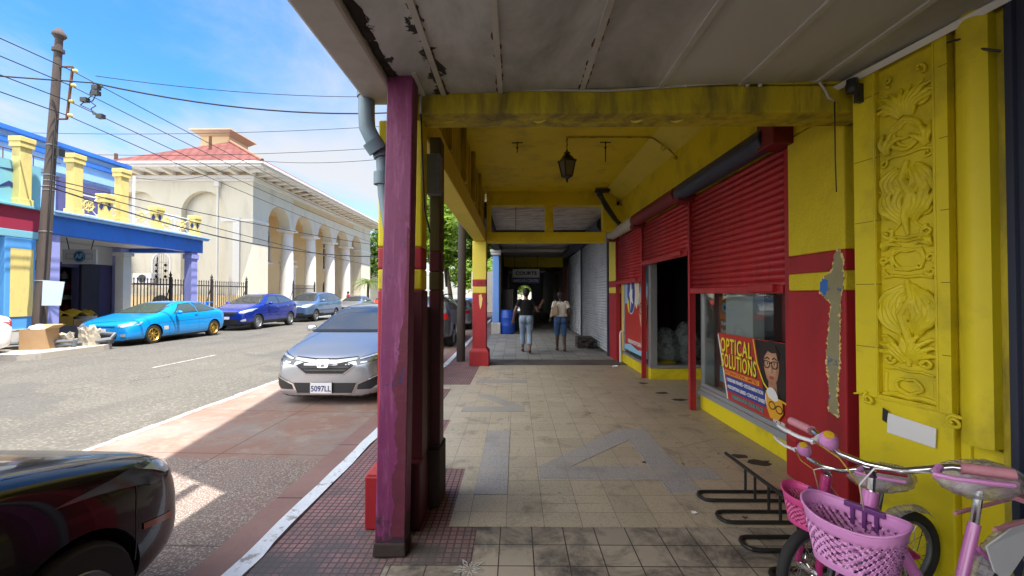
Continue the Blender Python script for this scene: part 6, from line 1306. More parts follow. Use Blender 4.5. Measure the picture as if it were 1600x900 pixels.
st = [(0, .60, .24, .66, .46, .72), (.06, .74, .21, .74, .58, .80), (.28, .83, .2, .84, .66, .92), (.75, .875, .2, .96, .72, 1.04), (1.1, .88, .2, 1.02, .72, 1.12), (1.65, .88, .2, 1.05, .62, 1.42), (2.0, .88, .2, 1.06, .58, 1.54), (2.7, .88, .2, 1.08, .60, 1.575), (3.4, .88, .2, 1.12, .58, 1.53), (3.85, .87, .24, 1.14, .58, 1.36), (4.15, .83, .28, 1.08, .64, 1.10), (4.28, .72, .4, .95, .6, 1.0)]
C4 = small_hatch(st, 'blue_crossover', 'deep blue crossover parked behind the cyan hatchback', (-12.05, 17.45, .02), 'car_blue', (.86, 3.46), .325, .88, [[(1.42, 1.09), (1.95, 1.42), (2.45, 1.48), (2.45, 1.11)], [(2.53, 1.11), (2.53, 1.48), (3.2, 1.45), (3.7, 1.26), (3.62, 1.18)]], [(-.70, 1.13), (.70, 1.13), (.56, 1.48), (-.56, 1.48)], rim='multi', clad=.36)
hl = [(-.84, .93), (-.56, .80), (-.52, .74), (-.70, .73), (-.82, .80)]; C4.D('headlight', [hl], 'front', 'head_lens', .008); C4.D('headlight', [[(-x, z) for x, z in hl]], 'front', 'head_lens', .008)
C4.D('grille', [[(-.44, .78), (.44, .78), (.36, .62), (-.36, .62)]], 'front', 'black'); C4.D('lower_intake', [[(-.55, .48), (.55, .48), (.46, .30), (-.46, .30)]], 'front', 'black'); C4.D('fog_light', [[(-.76, .50), (-.60, .44), (-.60, .38), (-.76, .40)]], 'front', 'head_lens', .01, mirror=True); C4.plate(0, -.03, .53, None, .34, .11)
C4.line([(1.22, .42), (1.2, .7), (1.3, 1.07)], 'side'); C4.line([(2.49, .40), (2.49, 1.10)], 'side'); C4.D('door_handle', [[(2.2, .98), (2.38, .98), (2.38, .95), (2.2, .95)], [(3.15, 1.01), (3.33, 1.01), (3.33, .98), (3.15, .98)]], 'side', 'chrome'); C4.line([(1.1, .74), (2.4, .78), (3.9, .86)], 'side', .010, 'head_dark', 'swage_line'); C4.line([(3.0, .42), (3.05, .7)], 'side'); C4.mirrors(1.55, 1.13, 'car_blue')
st = [(0, .66, .28, .76, .52, .82), (.05, .76, .25, .84, .62, .90), (.25, .84, .24, .93, .68, 1.0), (.75, .885, .24, 1.0, .74, 1.08), (1.15, .89, .24, 1.04, .73, 1.15), (1.6, .89, .24, 1.06, .64, 1.48), (1.95, .89, .24, 1.07, .60, 1.63), (2.7, .89, .24, 1.08, .62, 1.68), (3.7, .89, .25, 1.10, .62, 1.66), (4.25, .88, .28, 1.12, .60, 1.52), (4.42, .86, .3, 1.1, .64, 1.2), (4.5, .76, .4, 1.0, .62, 1.06)]
C5 = small_hatch(st, 'steel_blue_estate', 'tall steel blue estate car behind the deep blue crossover', (-12.1, 22.8, .02), 'car_steel', (.90, 3.52), .335, .89, [[(1.40, 1.10), (1.82, 1.50), (2.4, 1.57), (2.4, 1.11)], [(2.48, 1.11), (2.48, 1.57), (3.3, 1.57), (3.3, 1.12)], [(3.38, 1.13), (3.38, 1.57), (4.1, 1.50), (4.2, 1.2)]], [(-.70, 1.16), (.70, 1.16), (.58, 1.56), (-.58, 1.56)], clad=.44)
hl = [(-.84, 1.0), (-.50, .93), (-.48, .80), (-.80, .80)]; C5.D('headlight', [hl], 'front', 'head_lens', .01); C5.D('headlight', [[(-x, z) for x, z in hl]], 'front', 'head_lens', .01)
C5.D('grille', [[(-.44, .93), (.44, .93), (.42, .80), (-.42, .80)]], 'front', 'head_dark'); C5.D('chrome_bar', [[(-.42, .88), (.42, .88), (.42, .855), (-.42, .855)]], 'front', 'chrome', .01); C5.D('lower_intake', [[(-.6, .50), (.6, .50), (.55, .34), (-.55, .34)]], 'front', 'black'); C5.plate(0, -.02, .60, None, .33, .11); C5.line([(2.44, .4), (2.44, 1.1)], 'side'); C5.line([(1.3, .4), (1.3, 1.05)], 'side'); C5.line([(3.34, .44), (3.34, 1.12)], 'side'); C5.line([(1.2, .62), (3.1, .62)], 'side', .05, 'head_dark', 'side_moulding'); C5.D('door_handle', [[(2.2, .98), (2.38, .98), (2.38, .94), (2.2, .94)], [(3.1, 1.0), (3.28, 1.0), (3.28, .96), (3.1, .96)]], 'side', 'black'); C5.mirrors(1.5, 1.17, 'car_steel')
stS = [(0, .58, .22, .58, .44, .63), (.06, .72, .18, .64, .56, .71), (.3, .82, .17, .74, .66, .82), (.9, .85, .16, .88, .70, .95), (1.2, .85, .16, .92, .69, 1.02), (1.95, .85, .16, .94, .57, 1.40), (2.6, .85, .16, .95, .58, 1.45), (3.3, .85, .16, .97, .56, 1.40), (3.9, .84, .18, .98, .62, 1.10), (4.3, .8, .22, .96, .64, 1.03), (4.45, .66, .35, .88, .56, .94)]
def saloon(name, label, x, y, mat, rot=0., z=.02):
    c = Car(name, label, (x, y, z), rot, stS, mat, (.9, 3.52), .30, .85); c.D('windscreen', [[(-.67, 1.04), (.67, 1.04), (.54, 1.36), (-.54, 1.36)]], 'front', c.glass); c.D('side_window', [[(1.55, .99), (2.0, 1.28), (2.45, 1.33), (2.45, 1.0)], [(2.52, 1.0), (2.52, 1.33), (3.1, 1.30), (3.6, 1.06)]], 'side', c.glass); c.D('rear_window', [[(-.58, 1.10), (.58, 1.10), (.5, 1.33), (-.5, 1.33)]], 'rear', c.glass)
    c.D('headlight', [[(-.78, .76), (-.5, .68), (-.48, .61), (-.7, .63)]], 'front', 'head_lens', .008, mirror=True); c.D('tail_light', [[(-.80, .92), (-.52, .88), (-.52, .76), (-.76, .76)]], 'rear', 'tail_lens', .008, mirror=True); c.D('grille', [[(-.42, .62), (.42, .62), (.36, .50), (-.36, .50)], [(-.5, .36), (.5, .36), (.42, .22), (-.42, .22)]], 'front', 'black'); c.mirrors(1.6, 1.02, mat); return c
saloon('pale_saloon', 'silver white saloon parked by the palm in front of the last arches', -12.1, 29.6, 'car_silver')
saloon('red_saloon', 'red car just visible beyond the pale saloon across the street', -11.9, 36.4, 'car_red')
saloon('white_saloon', 'white car at the left edge beside the kerb island', -12.7, 5.6, 'car_white')
saloon('grey_saloon', 'silver car parked beyond the dark grey crossover on the near kerb', -2.9, 23.6, 'car_silver', pi, -.1)
saloon('pale_saloon', 'pale car farther down the near kerb beneath the large tree', -2.9, 30.2, 'car_white', pi, -.1)
st = [(0, .64, .26, .70, .50, .76), (.06, .76, .22, .78, .60, .84), (.28, .84, .2, .88, .68, .96), (.8, .88, .2, .99, .72, 1.07), (1.1, .885, .2, 1.03, .72, 1.13), (1.65, .885, .2, 1.05, .62, 1.45), (2.0, .885, .2, 1.06, .59, 1.57), (2.7, .885, .2, 1.08, .60, 1.60), (3.5, .885, .22, 1.11, .59, 1.57), (3.95, .88, .26, 1.12, .58, 1.45), (4.2, .86, .30, 1.10, .62, 1.15), (4.30, .78, .36, 1.0, .62, 1.05)]
C6 = Car('grey_crossover', 'dark grey crossover seen from behind past the purple post', (-2.83, 16.9, -.1), pi, st, 'car_grey', (.87, 3.5), .33, .885, clad=.34)
C6.D('rear_window', [[(-.62, 1.15), (.62, 1.15), (.50, 1.46), (-.50, 1.46)]], 'rear', C6.glass); C6.D('side_window', [[(1.45, 1.09), (1.95, 1.44), (2.45, 1.50), (2.45, 1.11)], [(2.53, 1.11), (2.53, 1.50), (3.3, 1.46), (3.7, 1.22)]], 'side', C6.glass)
for q in (-1, 1): C6.D('tail_light', [[(q * .84, 1.08), (q * .50, 1.02), (q * .50, .92), (q * .84, .86)]], 'rear', 'tail_lens', .01)
C6.D('bumper_guard', [[(-.6, .55), (.6, .55), (.55, .36), (-.55, .36)]], 'rear', 'black'); C6.plate(0, 4.33, .80, None, .34, .12, rear=True); C6.mirrors(1.55, 1.14, 'car_grey')
for x in (-.56, .56): b = MB(); b.tube([(x, 1.9, 1.60), (x, 2.2, 1.65), (x, 3.4, 1.64), (x, 3.7, 1.58)], .02, 6); b.build('roof_rail', M['black'], C6.T)

# ================================================================== BICYCLES
def bike(name, label, fa, ra, r, z_bar, tube, basket, grip, bscale, sd, steer=0.):
    d = V((fa[0] - ra[0], fa[1] - ra[1], 0)); wb = d.length; rz_ = atan2(d.y, d.x)
    T = thing(name, label, 'bicycle', (fa[0], fa[1], 0), rz_, local=True)
    hx = -.16 * r / .3 - .02; ST = Matrix.Translation((hx, 0, 0)) @ Matrix.Rotation(steer, 4, 'Z') @ Matrix.Translation((-hx, 0, 0))
    def wheel(x):
        b = MB(); b.tube([(x + (r - .025) * cos(2 * pi * k / 40), 0, r + (r - .025) * sin(2 * pi * k / 40)) for k in range(40)], .025, 10, closed=True); w = b.build('wheel', M['tyre'], T, smooth=True)
        b = MB(); b.tube([(x + (r - .055) * cos(2 * pi * k / 40), 0, r + (r - .055) * sin(2 * pi * k / 40)) for k in range(40)], [(.010, .014)] * 40, 8, closed=True); b.build('rim', M['white_plastic'] if sd == 1 else M['grey_metal'], w, smooth=True)
        b = MB(); [b.tube([(x + .02 * cos(a + .5), q * .03, r + .02 * sin(a + .5)), (x + (r - .05) * cos(a), 0, r + (r - .05) * sin(a))], .0018, 4) for k in range(24) for a, q in ((2 * pi * k / 24, 1 if k % 2 else -1),)]; b.tube([(x, -.05, r), (x, .05, r)], .02, 10); b.build('spokes', M['chrome'], w)
        b = MB(); n = 16
        for i in range(n):
            A0, A1 = (1.45, 2.5) if x > -.1 else (.25, 2.3); a0, a1 = A0 + (A1 - A0) * i / n, A0 + (A1 - A0) * (i + 1) / n; R1 = r + .025
            def P(a, y, q): return (x + (R1 + q) * cos(a), y, r + (R1 + q) * sin(a))
            b.quad(P(a0, -.034, -.012), P(a1, -.034, -.012), P(a1, 0, .008), P(a0, 0, .008)); b.quad(P(a0, 0, .008), P(a1, 0, .008), P(a1, .034, -.012), P(a0, .034, -.012))
        o = b.build('mudguard', M['white_plastic'] if x > -.1 else M['wrap'], T, smooth=True)
        if x > -.1: o.matrix_basis = ST; w.matrix_basis = ST
        o.modifiers.new('s', 'SOLIDIFY').thickness = .003
    wheel(0); wheel(-wb)
    hx = -.16 * r / .3 - .02; zc_ = 2 * r + .09
    f = MB()                                    # fork
    for y in (-.05, .05): f.tube([(hx + .035, y, zc_), (hx + .06, y, zc_ - .05), (.005, y, r + .04), (.0, y, r)], [.019, .019, .016, .013], 10)
    f.tube([(hx + .035, -.055, zc_), (hx + .035, .055, zc_)], .02, 10); f.build('fork', M[tube], T, smooth='auto').matrix_basis = ST
    b = MB(); b.tube([(hx + .035, 0, zc_ - .02), (hx, 0, zc_ + .14)], .024, 12); bbx, bbz = -wb * .56, r * .9; sx_, sz_ = -wb * .70, z_bar * (.70 if sd == 1 else .62)
    b.tube([(hx + .01, 0, zc_ + .09), (hx - .10, 0, zc_ - .04), (bbx + .02, 0, bbz + .02)], .021, 12); b.tube([(hx + .02, 0, zc_ + .02), (hx - .05, 0, zc_ - .13), (bbx, 0, bbz)], .019, 12)
    b.tube([(bbx, 0, bbz), (sx_, 0, sz_)], .019, 12)
    for q in (-1, 1): b.tube([(bbx, q * .02, bbz), (-wb, q * .05, r)], .011, 8); b.tube([(sx_ + .02, q * .015, sz_ - .08), (-wb, q * .05, r)], .010, 8)
    b.build('bicycle_frame', M[tube], T, smooth='auto')
    b = MB(); b.tube([(hx, 0, zc_ + .13), (hx - .012, 0, z_bar - .03)], .013, 10); b.tube([(hx - .012, 0, z_bar - .05), (hx + .03, 0, z_bar)], .015, 8)
    hw = .30 * bscale; bar = [(hx - .10, -hw, z_bar + .05), (hx - .05, -hw * .66, z_bar + .045), (hx + .015, -hw * .30, z_bar + .005), (hx + .03, 0, z_bar), (hx + .015, hw * .30, z_bar + .005), (hx - .05, hw * .66, z_bar + .045), (hx - .10, hw, z_bar + .05)]
    b.tube(bar, .0115, 12); hb = b.build('handlebar', M['chrome'], T, smooth='auto'); hb.matrix_basis = ST
    for q in (-1, 1):
        p0, p1 = V((hx - .058, q * hw * .72, z_bar + .046)), V((hx - .112, q * hw * 1.08, z_bar + .052)); b = MB(); pts = [p0.lerp(p1, t / 9) for t in range(10)]; b.tube(pts, [.020 if k in (0,) else (.0165 if k % 2 else .0178) for k in range(10)], 12); b.build('grip', M[grip], hb, smooth='auto')
        b = MB(); a = V((hx - .03, q * hw * .58, z_bar + .04)); b.tube([a, a + V((.03, 0, -.01)), a + V((.05, q * .01, -.015))], .012, 8); lv = [a + V((.05, q * .0, -.012)), a + V((.055, q * .05, -.008)), a + V((.03, q * .12, .0)), a + V((-.005, q * .16, .0))]; b.tube(lv, [(.008, .011)] * 4, 8); b.build('brake_lever', M['white_plastic'] if q < 0 else M['pink_lilac'], hb, smooth='auto')
        b = MB(); b.tube([a + V((.05, 0, -.01)), V((hx + .11, q * .05, z_bar + .02)), V((hx + .09, 0, zc_ + .18)), V((hx + .05, 0, zc_ + .06))], .003, 6); b.build('brake_cable', M['cardboard_yellow'] if q < 0 else M['white'], hb, smooth=True)
    b = MB(); b.lathe((hx + .0, -hw * .44, z_bar + .03), [(.0, .052), (.02, .05), (.03, .035), (.032, .0), (.026, -.005)], 16, (.55, .25, .8)); bl = b.build('bell', M['pink_lilac'], hb, smooth='auto'); b = MB(); b.lathe((hx + .0, -hw * .44, z_bar + .03), [(.0, .0555), (.018, .053)], 14, (.55, .25, .8)); b.build('bell_badge', M['tarp'], bl)
    # seat
    b = MB(); b.tube([(sx_ + .005, 0, sz_ - .02), (sx_ - .03, 0, sz_ + .13)], .0135, 10); b.build('seat_post', M['chrome'], T, smooth='auto')
    b = MB(); R.seed(sd); n = 10; zs2 = sz_ + .15; pts = [(sx_ + .10 - .24 * t, 0, zs2 + .02 * t * t + .012 * sin(pi * t)) for t in [i / n for i in range(n + 1)]]
    b.tube(pts, [(.008 + .030 * min(1, .5 + t), .018 + .062 * t ** 1.3 * (1 if t < .95 else .8)) for t in [i / n for i in range(n + 1)]], 16, ref=(0, 0, 1)); sdl = b.build('saddle', M['grip_pink'] if sd == 1 else paint('saddle_print', (.60, .50, .52), .5, .05, 6, .05, chip=(.40, .03, .12), clo=.52, cs=16), T, smooth=True)
    b = MB(); b.ball((sx_ - .03, 0, zs2 + .02), (.17, .105, .065), 22, 14); b.v = [(x + R.uniform(-.008, .008), y + R.uniform(-.01, .01), z + R.uniform(-.007, .007)) for x, y, z in b.v]; b.build('plastic_cover', M['wrap'], sdl, smooth=True)
    b = MB(); b.tube([(bbx, -.06, bbz), (bbx, .06, bbz)], .03, 12); b.tube([(bbx, .065, bbz), (bbx + .12, .075, bbz - .06)], .009, 6); b.tube([(bbx, -.065, bbz), (bbx - .12, -.075, bbz + .06)], .009, 6); b.build('crank', M['chrome'], T)
    for q in (1, -1): b = MB(); b.box(bbx + q * .12 - .04, bbx + q * .12 + .04, min(q * .08, q * .15), max(q * .08, q * .15), bbz - q * .06 - .012, bbz - q * .06 + .012); b.build('pedal', M['black'], T)
    # basket with punched holes
    s = bscale; s *= .86; bx, zt_, zb_ = hx + .165 * s, z_bar - .175 * s, z_bar - .385 * s; nu, nv = 64, 13
    def BP(u, v):   # u round, v up; D-shaped plan, taller at the front lip ends
        a = 2 * pi * u; cx, cy = cos(a), sin(a); k = .76 + .24 * v
        ex = .115 * s * k * (abs(cx) ** .8) * (1 if cx > 0 else -1); ey = .175 * s * k * (abs(cy) ** .85) * (1 if cy > 0 else -1)
        lift = (.025 * cy * cy - .02 * max(0, cx)) * s * v
        return V((bx + ex, ey, zb_ + (zt_ - zb_) * v + lift))
    b = MB()
    for i in range(nu):
        for j in range(nv):
            q = [BP(i / nu, j / nv), BP((i + 1) / nu, j / nv), BP((i + 1) / nu, (j + 1) / nv), BP(i / nu, (j + 1) / nv)]
            if 2 <= j <= 9 and (i + j) % 2 == 0:
                m_ = (q[0] + q[1] + q[2] + q[3]) / 4; k = .22
                e = [(q[t] + q[(t + 1) % 4]) / 2 for t in range(4)]; w = [m_.lerp(x, .64) for x in e]
                for t in range(4): b.quad(q[t], e[t], w[t], w[t - 1]); 
                # corner quads share edge mid-points, leaving a diamond hole
            else: b.quad(*q)
    for i in range(nu): b.quad(BP(i / nu, 0), BP((i + 1) / nu, 0), V((bx, 0, zb_)))
    k = b.build('basket', M[basket], T, smooth='auto', weld=True); k.matrix_basis = ST; k.modifiers.new('s', 'SOLIDIFY').thickness = .002
    b = MB(); b.tube([BP(i / nu, 1) for i in range(nu)], .0045, 6, closed=True); b.build('basket_rim', M[basket], k, smooth=True)
    b = MB(); [b.box(bx - .112 * s, bx - .095 * s, y - .006, y + .006, zt_ - .07, zt_ + .002) for y in (-.035, 0, .035)]; b.box(bx - .118 * s, bx - .094 * s, -.06, .06, zt_ - .012, zt_ + .006); b.build('basket_clip', plain('clip_purple', (.12, .03, .16), .45), k, bevel=.002)
    return T, wb, sx_, sz_
kb, wb, sx_, sz_ = bike('pink_bicycle', 'lilac bicycle with purple basket nearest the camera', (1.11, 1.51), (2.07, 1.74), .30, .93, 'pink_tube', 'pink_lilac', 'grip_pink', 1.0, 1, .30)
b = MB(); b.mesh([(-wb + .30, .06, .50), (-wb + .34, .06, .60), (-wb + .20, .065, .66), (-wb - .2, .06, .70), (-wb - .2, .06, .64), (-wb - .02, .065, .62), (-wb + .14, .065, .56), (-wb + .24, .06, .46)], [tuple(range(8))]); o = b.build('dress_guard', M['white_plastic'], kb); o.modifiers.new('s', 'SOLIDIFY').thickness = .006
b = MB(); b.tube([(-wb + .30, .06, .66), (-wb - .25, .06, .70), (-wb - .3, 0, .70), (-wb - .25, -.06, .70), (-wb + .30, -.06, .66)], .008, 8); b.box(-wb - .28, -wb + .05, -.06, .06, .705, .725); b.build('carrier', M['grip_pink'], kb, bevel=.004)
bike('pink_bicycle', 'smaller hot pink bicycle parked between the rack and the lilac bicycle', (1.42, 2.10), (2.04, 2.24), .205, .69, 'magenta_tube', 'pink_hot', 'red', .84, 2, .12)

# ================================================================== PEOPLE
def fuse(b, name, mat, parent, voxel=.009, smooth=4):
    o = b.build(name, mat, parent); m = o.modifiers.new('r', 'REMESH'); m.mode = 'VOXEL'; m.voxel_size = voxel; m2 = o.modifiers.new('s', 'SMOOTH'); m2.iterations = smooth; m2.factor = .5; bake(o)
    for p in o.data.polygons: p.use_smooth = True
    return o
def limb(b, pts, rs, n=12): b.tube(pts, rs, n); [b.ball(p, (r if not isinstance(r, tuple) else min(r)) * .99, 12, 8) for p, r in zip(pts, rs)]
def hand(b, w, d, side, curl=.5):
    w = V(w); d = V(d).normalized(); s = d.cross(V((0, 1, 0))); s = s.normalized() if s.length > .1 else V((1, 0, 0)); n = s.cross(d)
    b.tube([w, w + d * .045, w + d * .085], [(.020, .026), (.017, .037), (.014, .038)], 10, ref=n)
    for k, L in enumerate((.062, .072, .068, .052)):
        o = w + d * .078 + s * (-.028 + .0187 * k); m = o + d * L * .5 + n * .004; e = m + (d * (1 - curl) + n * curl).normalized() * L * .55; b.tube([o - d * .02, o, m, e], [.009, .0095, .009, .007], 8)
    o = w + d * .03 - s * .03 * side; b.tube([o, o - s * .022 * side + d * .022, o - s * .028 * side + d * .052], [.012, .011, .008], 8)
def walker(name, label, loc, rz_, H, skin, hairm, J, cloth):
    T = thing(name, label, 'person', loc, rz_, local=True); k = H / 1.67; S_ = lambda p: V(p) * k
    b = MB(); hd = S_((.0, .02, 1.56)) + V(J.get('hd', (0, 0, 0)))
    b.ball(hd, (.074 * k, .092 * k, .112 * k), 20, 14); b.tube([S_((0, .01, 1.34)), S_((0, .015, 1.50))], [.052 * k, .047 * k], 12)
    b.ball(hd + V((0, .092, -.012)), (.012, .018, .02), 8, 6); [b.ball(hd + V((q * .076, .0, -.01)), (.010, .02, .03), 8, 6) for q in (-1, 1)]; [b.ball(hd + V((q * .03, .083, .012)), (.014, .01, .010), 8, 6) for q in (-1, 1)]; b.ball(hd + V((0, .086, -.055)), (.024, .01, .010), 8, 6)
    b.tube([S_((0, 0, .84)), S_((0, -.005, .93)), S_((0, 0, 1.06)), S_((0, .01, 1.22)), S_((0, .005, 1.34)), S_((0, .005, 1.40))], [(.105 * k, .165 * k), (.115 * k, .178 * k), (.09 * k, .135 * k), (.105 * k, .16 * k), (.085 * k, .15 * k), (.05 * k, .06 * k)], 18, ref=(0, 1, 0))
    [b.ball(S_((q * .075, -.065, .875)), .095 * k, 12, 8) for q in (-1, 1)]
    for s in ('L', 'R'):
        q = -1 if s == 'L' else 1; h, kn, an = S_((q * .088, 0, .88)), S_(J['kn' + s]), S_(J['an' + s])
        limb(b, [h, h.lerp(kn, .5), kn, kn.lerp(an, .35) + V((0, -.012, 0)), an], [.088 * k, .075 * k, .053 * k, .052 * k, .035 * k])
        t = S_(J['toe' + s]); b.tube([an + V((0, -.04, -.04)), an + V((0, .0, -.03)), an.lerp(t, .6) + V((0, 0, .0)), t], [(.03, .032), (.036, .036), (.026, .042), (.016, .034)], 10, ref=(0, 0, 1))
        sh, el, wr = S_((q * .175, .0, 1.345)), S_(J['el' + s]), S_(J['wr' + s]); limb(b, [sh, sh.lerp(el, .4), el, el.lerp(wr, .4), wr], [.052 * k, .049 * k, .040 * k, .037 * k, .026 * k]); hand(b, wr, wr - el, q)
    body = fuse(b, 'body', M[skin], T, .0085, 3)
    b = MB(); b.ball(hd + V((0, -.014, .014)), (.084 * k, .100 * k, .115 * k), 18, 12); b.v = [(x, y, z) if y < hd.y + .06 or z > hd.z + .06 else (x, hd.y + .045, z) for x, y, z in b.v]; 
    for p, r in J['hair']: b.ball(hd + V(p), r, 14, 10)
    R.seed(3); b.v = [(x + R.uniform(-.004, .004), y + R.uniform(-.004, .004), z + R.uniform(-.004, .004)) for x, y, z in b.v]; fuse(b, 'hair', M['hair'], T, .012, 1)
    cloth(T, J, k, S_); return T
def top(T, J, k, S_, mat, hem, sl=.55, loose=1.0):
    b = MB(); L = loose
    b.tube([S_((0, 0, hem)), S_((0, 0, 1.0)), S_((0, 0, 1.08)), S_((0, .01, 1.22)), S_((0, .004, 1.335)), S_((0, .004, 1.395))], [(.135 * k * L, .198 * k * L), (.125 * k * L, .182 * k * L), (.110 * k * L, .160 * k * L), (.120 * k, .176 * k), (.098 * k, .172 * k), (.062 * k, .085 * k)], 22, ref=(0, 1, 0))
    for s in ('L', 'R'):
        q = -1 if s == 'L' else 1; sh, el = S_((q * .170, .0, 1.345)), S_(J['el' + s]); e = sh.lerp(el, sl); b.tube([sh - V((q * .06, 0, -.01)), sh, e], [.070 * k, .068 * k, .064 * k], 14); b.ball(sh, .068 * k, 12, 8)
    fuse(b, 'top', M[mat], T, .011, 5)
def legs(T, J, k, S_, mat, cut, flare=1.0, name='trousers'):
    b = MB(); b.tube([S_((0, 0, .83)), S_((0, -.005, .93)), S_((0, 0, 1.03))], [(.122 * k, .180 * k), (.130 * k, .192 * k), (.112 * k, .165 * k)], 22, ref=(0, 1, 0)); [b.ball(S_((q * .078, -.07, .875)), .105 * k, 14, 10) for q in (-1, 1)]
    for s in ('L', 'R'):
        q = -1 if s == 'L' else 1; h, kn, an = S_((q * .09, 0, .88)), S_(J['kn' + s]), S_(J['an' + s])
        if cut > 1: e = kn.lerp(an, cut - 1); b.tube([h, h.lerp(kn, .5), kn, kn.lerp(an, .35 * (cut - 1)), e], [.104 * k, .092 * k, .068 * k, .066 * k, .060 * k * flare], 16); b.ball(kn, .068 * k, 12, 8)
        else: e = h.lerp(kn, cut); b.tube([h, h.lerp(kn, .5), e], [.106 * k, .096 * k, .086 * k], 16)
        b.ball(h, .104 * k, 12, 8)
    fuse(b, name, M[mat], T, .011, 5)
def shoes(T, J, k, S_, mat):
    for s in ('L', 'R'):
        an, t = S_(J['an' + s]), S_(J['toe' + s]); b = MB(); b.tube([an + V((0, -.055, -.055)), an + V((0, .02, -.055)), an.lerp(t, .6) + V((0, 0, -.02)), t + V((0, .01, -.012))], [(.022, .036), (.03, .042), (.028, .048), (.018, .038)], 12, ref=(0, 0, 1)); b.build('shoe', M[mat], T, smooth='auto')
J1 = dict(knL=(-.09, .17, .49), anL=(-.085, .24, .10), toeL=(-.09, .40, .03), knR=(.09, .03, .47), anR=(.085, -.20, .13), toeR=(.09, -.06, .03), elL=(-.29, -.03, 1.10), wrL=(-.335, .04, .87), elR=(.30, .02, 1.10), wrR=(.42, .16, 1.30), hair=[((0, -.055, .085), (.06, .06, .055)), ((0, -.03, .05), (.085, .085, .08))])
walker('person', 'person in black top and pale cropped jeans, one arm raised', (.27, 11.05, .012), 0, 1.67, 'skin_brown', 'hair', J1, lambda T, J, k, S_: (top(T, J, k, S_, 'tee_black', .98, .5), legs(T, J, k, S_, 'jean_pale', 1.72, 1.1), shoes(T, J, k, S_, 'shoe')))
J2 = dict(knL=(-.085, .14, .48), anL=(-.08, .16, .09), toeL=(-.085, .31, .03), knR=(.095, .02, .47), anR=(.10, -.12, .12), toeR=(.11, .02, .03), elL=(-.25, -.05, 1.08), wrL=(-.27, .14, .90), elR=(.26, -.02, 1.09), wrR=(.25, .05, .87), hair=[((0, -.02, .02), (.09, .10, .10))])
def cl2(T, J, k, S_):
    top(T, J, k, S_, 'tee_print', .98, .52, 1.04); legs(T, J, k, S_, 'jean_blue', 1.12, 1.25, 'shorts'); shoes(T, J, k, S_, 'shoe')
W2 = walker('person', 'person in pale printed tee and denim knee shorts carrying a tan bag', (1.20, 11.35, .012), 0, 1.60, 'skin_dark', 'hair', J2, cl2)
BG = thing('shoulder_bag', 'tan shoulder bag hanging behind the printed tee', 'bag', (1.0, 11.2, .95), 0, local=True)
b = MB(); b.hexa([(-.10, -.05, -.02), (.12, -.05, .06), (.12, .05, .06), (-.10, .05, -.02)], [(-.06, -.045, .22), (.10, -.045, .34), (.10, .045, .34), (-.06, .045, .22)]); b.build('bag_body', M['bag'], BG, bevel=.03, segs=3); b = MB(); b.tube([(-.05, -.03, .20), (.0, -.04, .34), (.03, -.0, .43), (.05, .10, .46), (.06, .16, .38), (.08, .12, .2)], [(.004, .014)] * 6, 6); b.build('strap', M['shoe'], BG)
walker('person', 'person in a pink shirt standing by the pale saloon near the palm', (-14.1, 35.4, .12), 2.4, 1.68, 'skin_dark', 'hair', J2, lambda T, J, k, S_: (top(T, J, k, S_, 'shirt_pink', .92, .6, 1.05), legs(T, J, k, S_, 'jean_blue', 1.9), shoes(T, J, k, S_, 'shoe')))
# ================================================================== LIGHT, SKY, CAMERA
SUN = V((.30, -.15, 1.0)).normalized(); el = math.asin(SUN.z); az = atan2(SUN.x, SUN.y)
sl = bpy.data.lights.new('sun', 'SUN'); sl.energy = 2.4; sl.angle = radians(.53); sl.color = (1, .955, .88)
so = bpy.data.objects.new('sun', sl); COL.objects.link(so); so.rotation_euler = (-SUN).to_track_quat('-Z', 'Y').to_euler(); so.location = (10, -10, 40)
w = bpy.data.worlds.new('World'); SC.world = w; w.use_nodes = True; t = w.node_tree; n = t.nodes; l = t.links; n.clear()
out = n.new('ShaderNodeOutputWorld'); bg = n.new('ShaderNodeBackground'); sky = n.new('ShaderNodeTexSky'); sky.sky_type = 'NISHITA'; sky.sun_disc = False; sky.sun_elevation = el; sky.sun_rotation = az; sky.air_density = 1.0; sky.dust_density = 1.2; sky.ozone_density = 1.5
tc = n.new('ShaderNodeTexCoord'); sp = n.new('ShaderNodeSeparateXYZ'); l.new(tc.outputs['Generated'], sp.inputs[0])
def mth(op, a, b=None):
    m = n.new('ShaderNodeMath'); m.operation = op
    for i, q in enumerate((a, b)):
        if q is None: continue
        if isinstance(q, (int, float)): m.inputs[i].default_value = q
        else: l.new(q, m.inputs[i])
    return m.outputs[0]
zc2 = mth('MAXIMUM', sp.outputs[2], .04); zz2 = mth('ADD', zc2, .10)
cx = mth('DIVIDE', sp.outputs[0], zz2); cy = mth('DIVIDE', sp.outputs[1], zz2); cb = n.new('ShaderNodeCombineXYZ'); l.new(cx, cb.inputs[0]); l.new(cy, cb.inputs[1])
mp = n.new('ShaderNodeMapping'); l.new(cb.outputs[0], mp.inputs[0]); mp.inputs['Rotation'].default_value = (0, 0, .7); mp.inputs['Scale'].default_value = (1.0, .42, 1); mp.inputs['Location'].default_value = CLOUD_LOC
ns = n.new('ShaderNodeTexNoise'); ns.inputs['Scale'].default_value = .75; ns.inputs['Detail'].default_value = 9; ns.inputs['Roughness'].default_value = .58; ns.inputs['Distortion'].default_value = .5; l.new(mp.outputs[0], ns.inputs['Vector'])
mr = n.new('ShaderNodeMapRange'); mr.interpolation_type = 'SMOOTHSTEP'; mr.inputs['From Min'].default_value = .44; mr.inputs['From Max'].default_value = .66; l.new(ns.outputs['Fac'], mr.inputs['Value'])
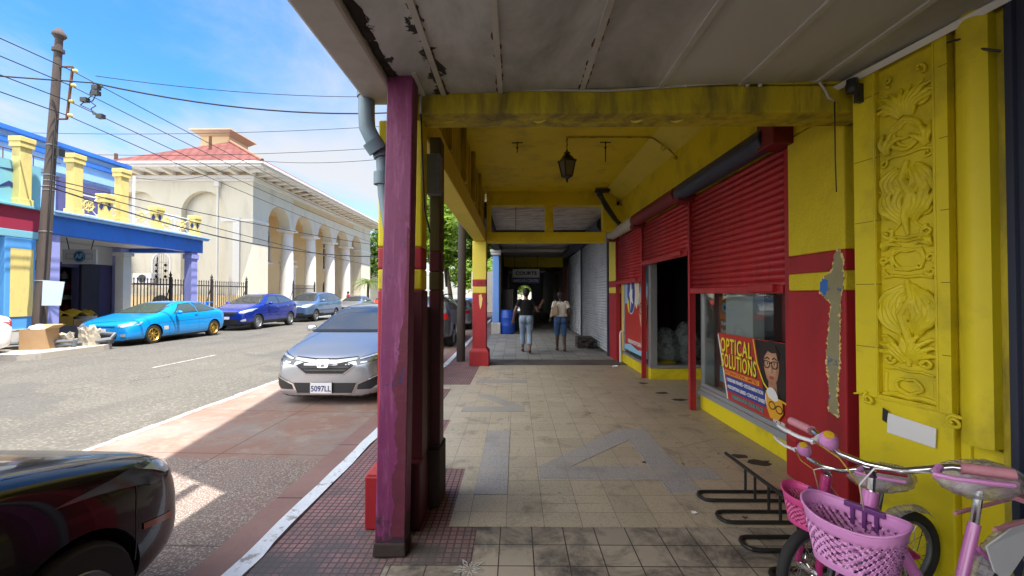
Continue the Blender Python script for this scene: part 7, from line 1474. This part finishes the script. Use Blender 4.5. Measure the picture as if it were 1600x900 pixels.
hz = n.new('ShaderNodeMapRange'); hz.inputs['From Min'].default_value = .02; hz.inputs['From Max'].default_value = .36; hz.inputs['To Min'].default_value = .70; hz.inputs['To Max'].default_value = 0; l.new(sp.outputs[2], hz.inputs['Value'])
fac = mth('MINIMUM', mth('ADD', mth('MULTIPLY', mr.outputs[0], .85), hz.outputs[0]), .92)
mx = n.new('ShaderNodeMix'); mx.data_type = 'RGBA'; l.new(fac, mx.inputs[0])
hs = n.new('ShaderNodeHueSaturation'); hs.inputs['Saturation'].default_value = 1.42; hs.inputs['Hue'].default_value = .503; hs.inputs['Value'].default_value = .66; l.new(sky.outputs[0], hs.inputs['Color']); l.new(hs.outputs[0], mx.inputs[6])
mx.inputs[7].default_value = (1.62, 1.62, 1.62, 1)
# added fill: extra-bright sky patch behind the camera, unseen, to light the arcade
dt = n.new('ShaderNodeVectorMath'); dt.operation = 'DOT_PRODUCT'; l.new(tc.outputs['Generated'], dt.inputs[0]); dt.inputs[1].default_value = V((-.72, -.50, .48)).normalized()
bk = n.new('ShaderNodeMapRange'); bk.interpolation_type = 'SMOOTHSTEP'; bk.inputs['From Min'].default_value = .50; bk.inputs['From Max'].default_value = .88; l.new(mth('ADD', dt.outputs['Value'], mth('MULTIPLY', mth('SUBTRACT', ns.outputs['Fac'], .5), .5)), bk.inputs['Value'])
m2 = n.new('ShaderNodeMix'); m2.data_type = 'RGBA'; l.new(bk.outputs[0], m2.inputs[0]); l.new(mx.outputs[2], m2.inputs[6]); m2.inputs[7].default_value = (SKY_FILL * 1.0, SKY_FILL * .995, SKY_FILL * .98, 1)
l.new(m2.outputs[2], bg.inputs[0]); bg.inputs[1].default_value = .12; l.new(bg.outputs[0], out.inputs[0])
cam = bpy.data.cameras.new('camera'); co = bpy.data.objects.new('camera', cam); COL.objects.link(co); SC.camera = co
cam.sensor_width = 36; cam.lens = 660 / 1600 * 36; cam.clip_start = .05; cam.clip_end = 4000
co.location = (0, 0, 1.54); co.rotation_euler = (radians(90 + .868), 0, radians(.521))
SC.view_settings.view_transform = 'Standard'; SC.view_settings.look = 'None'; SC.view_settings.gamma = 1; SC.view_settings.exposure = EXPOSURE
SC.view_settings.use_curve_mapping = False
SC.render.engine = 'CYCLES'; cy_ = SC.cycles; cy_.use_denoising = True
try: cy_.denoiser = 'OPENIMAGEDENOISE'
except Exception: pass
cy_.max_bounces = 10; cy_.diffuse_bounces = 6; cy_.glossy_bounces = 5; cy_.transparent_max_bounces = 12; cy_.caustics_reflective = False; cy_.caustics_refractive = False; cy_.sample_clamp_indirect = 8
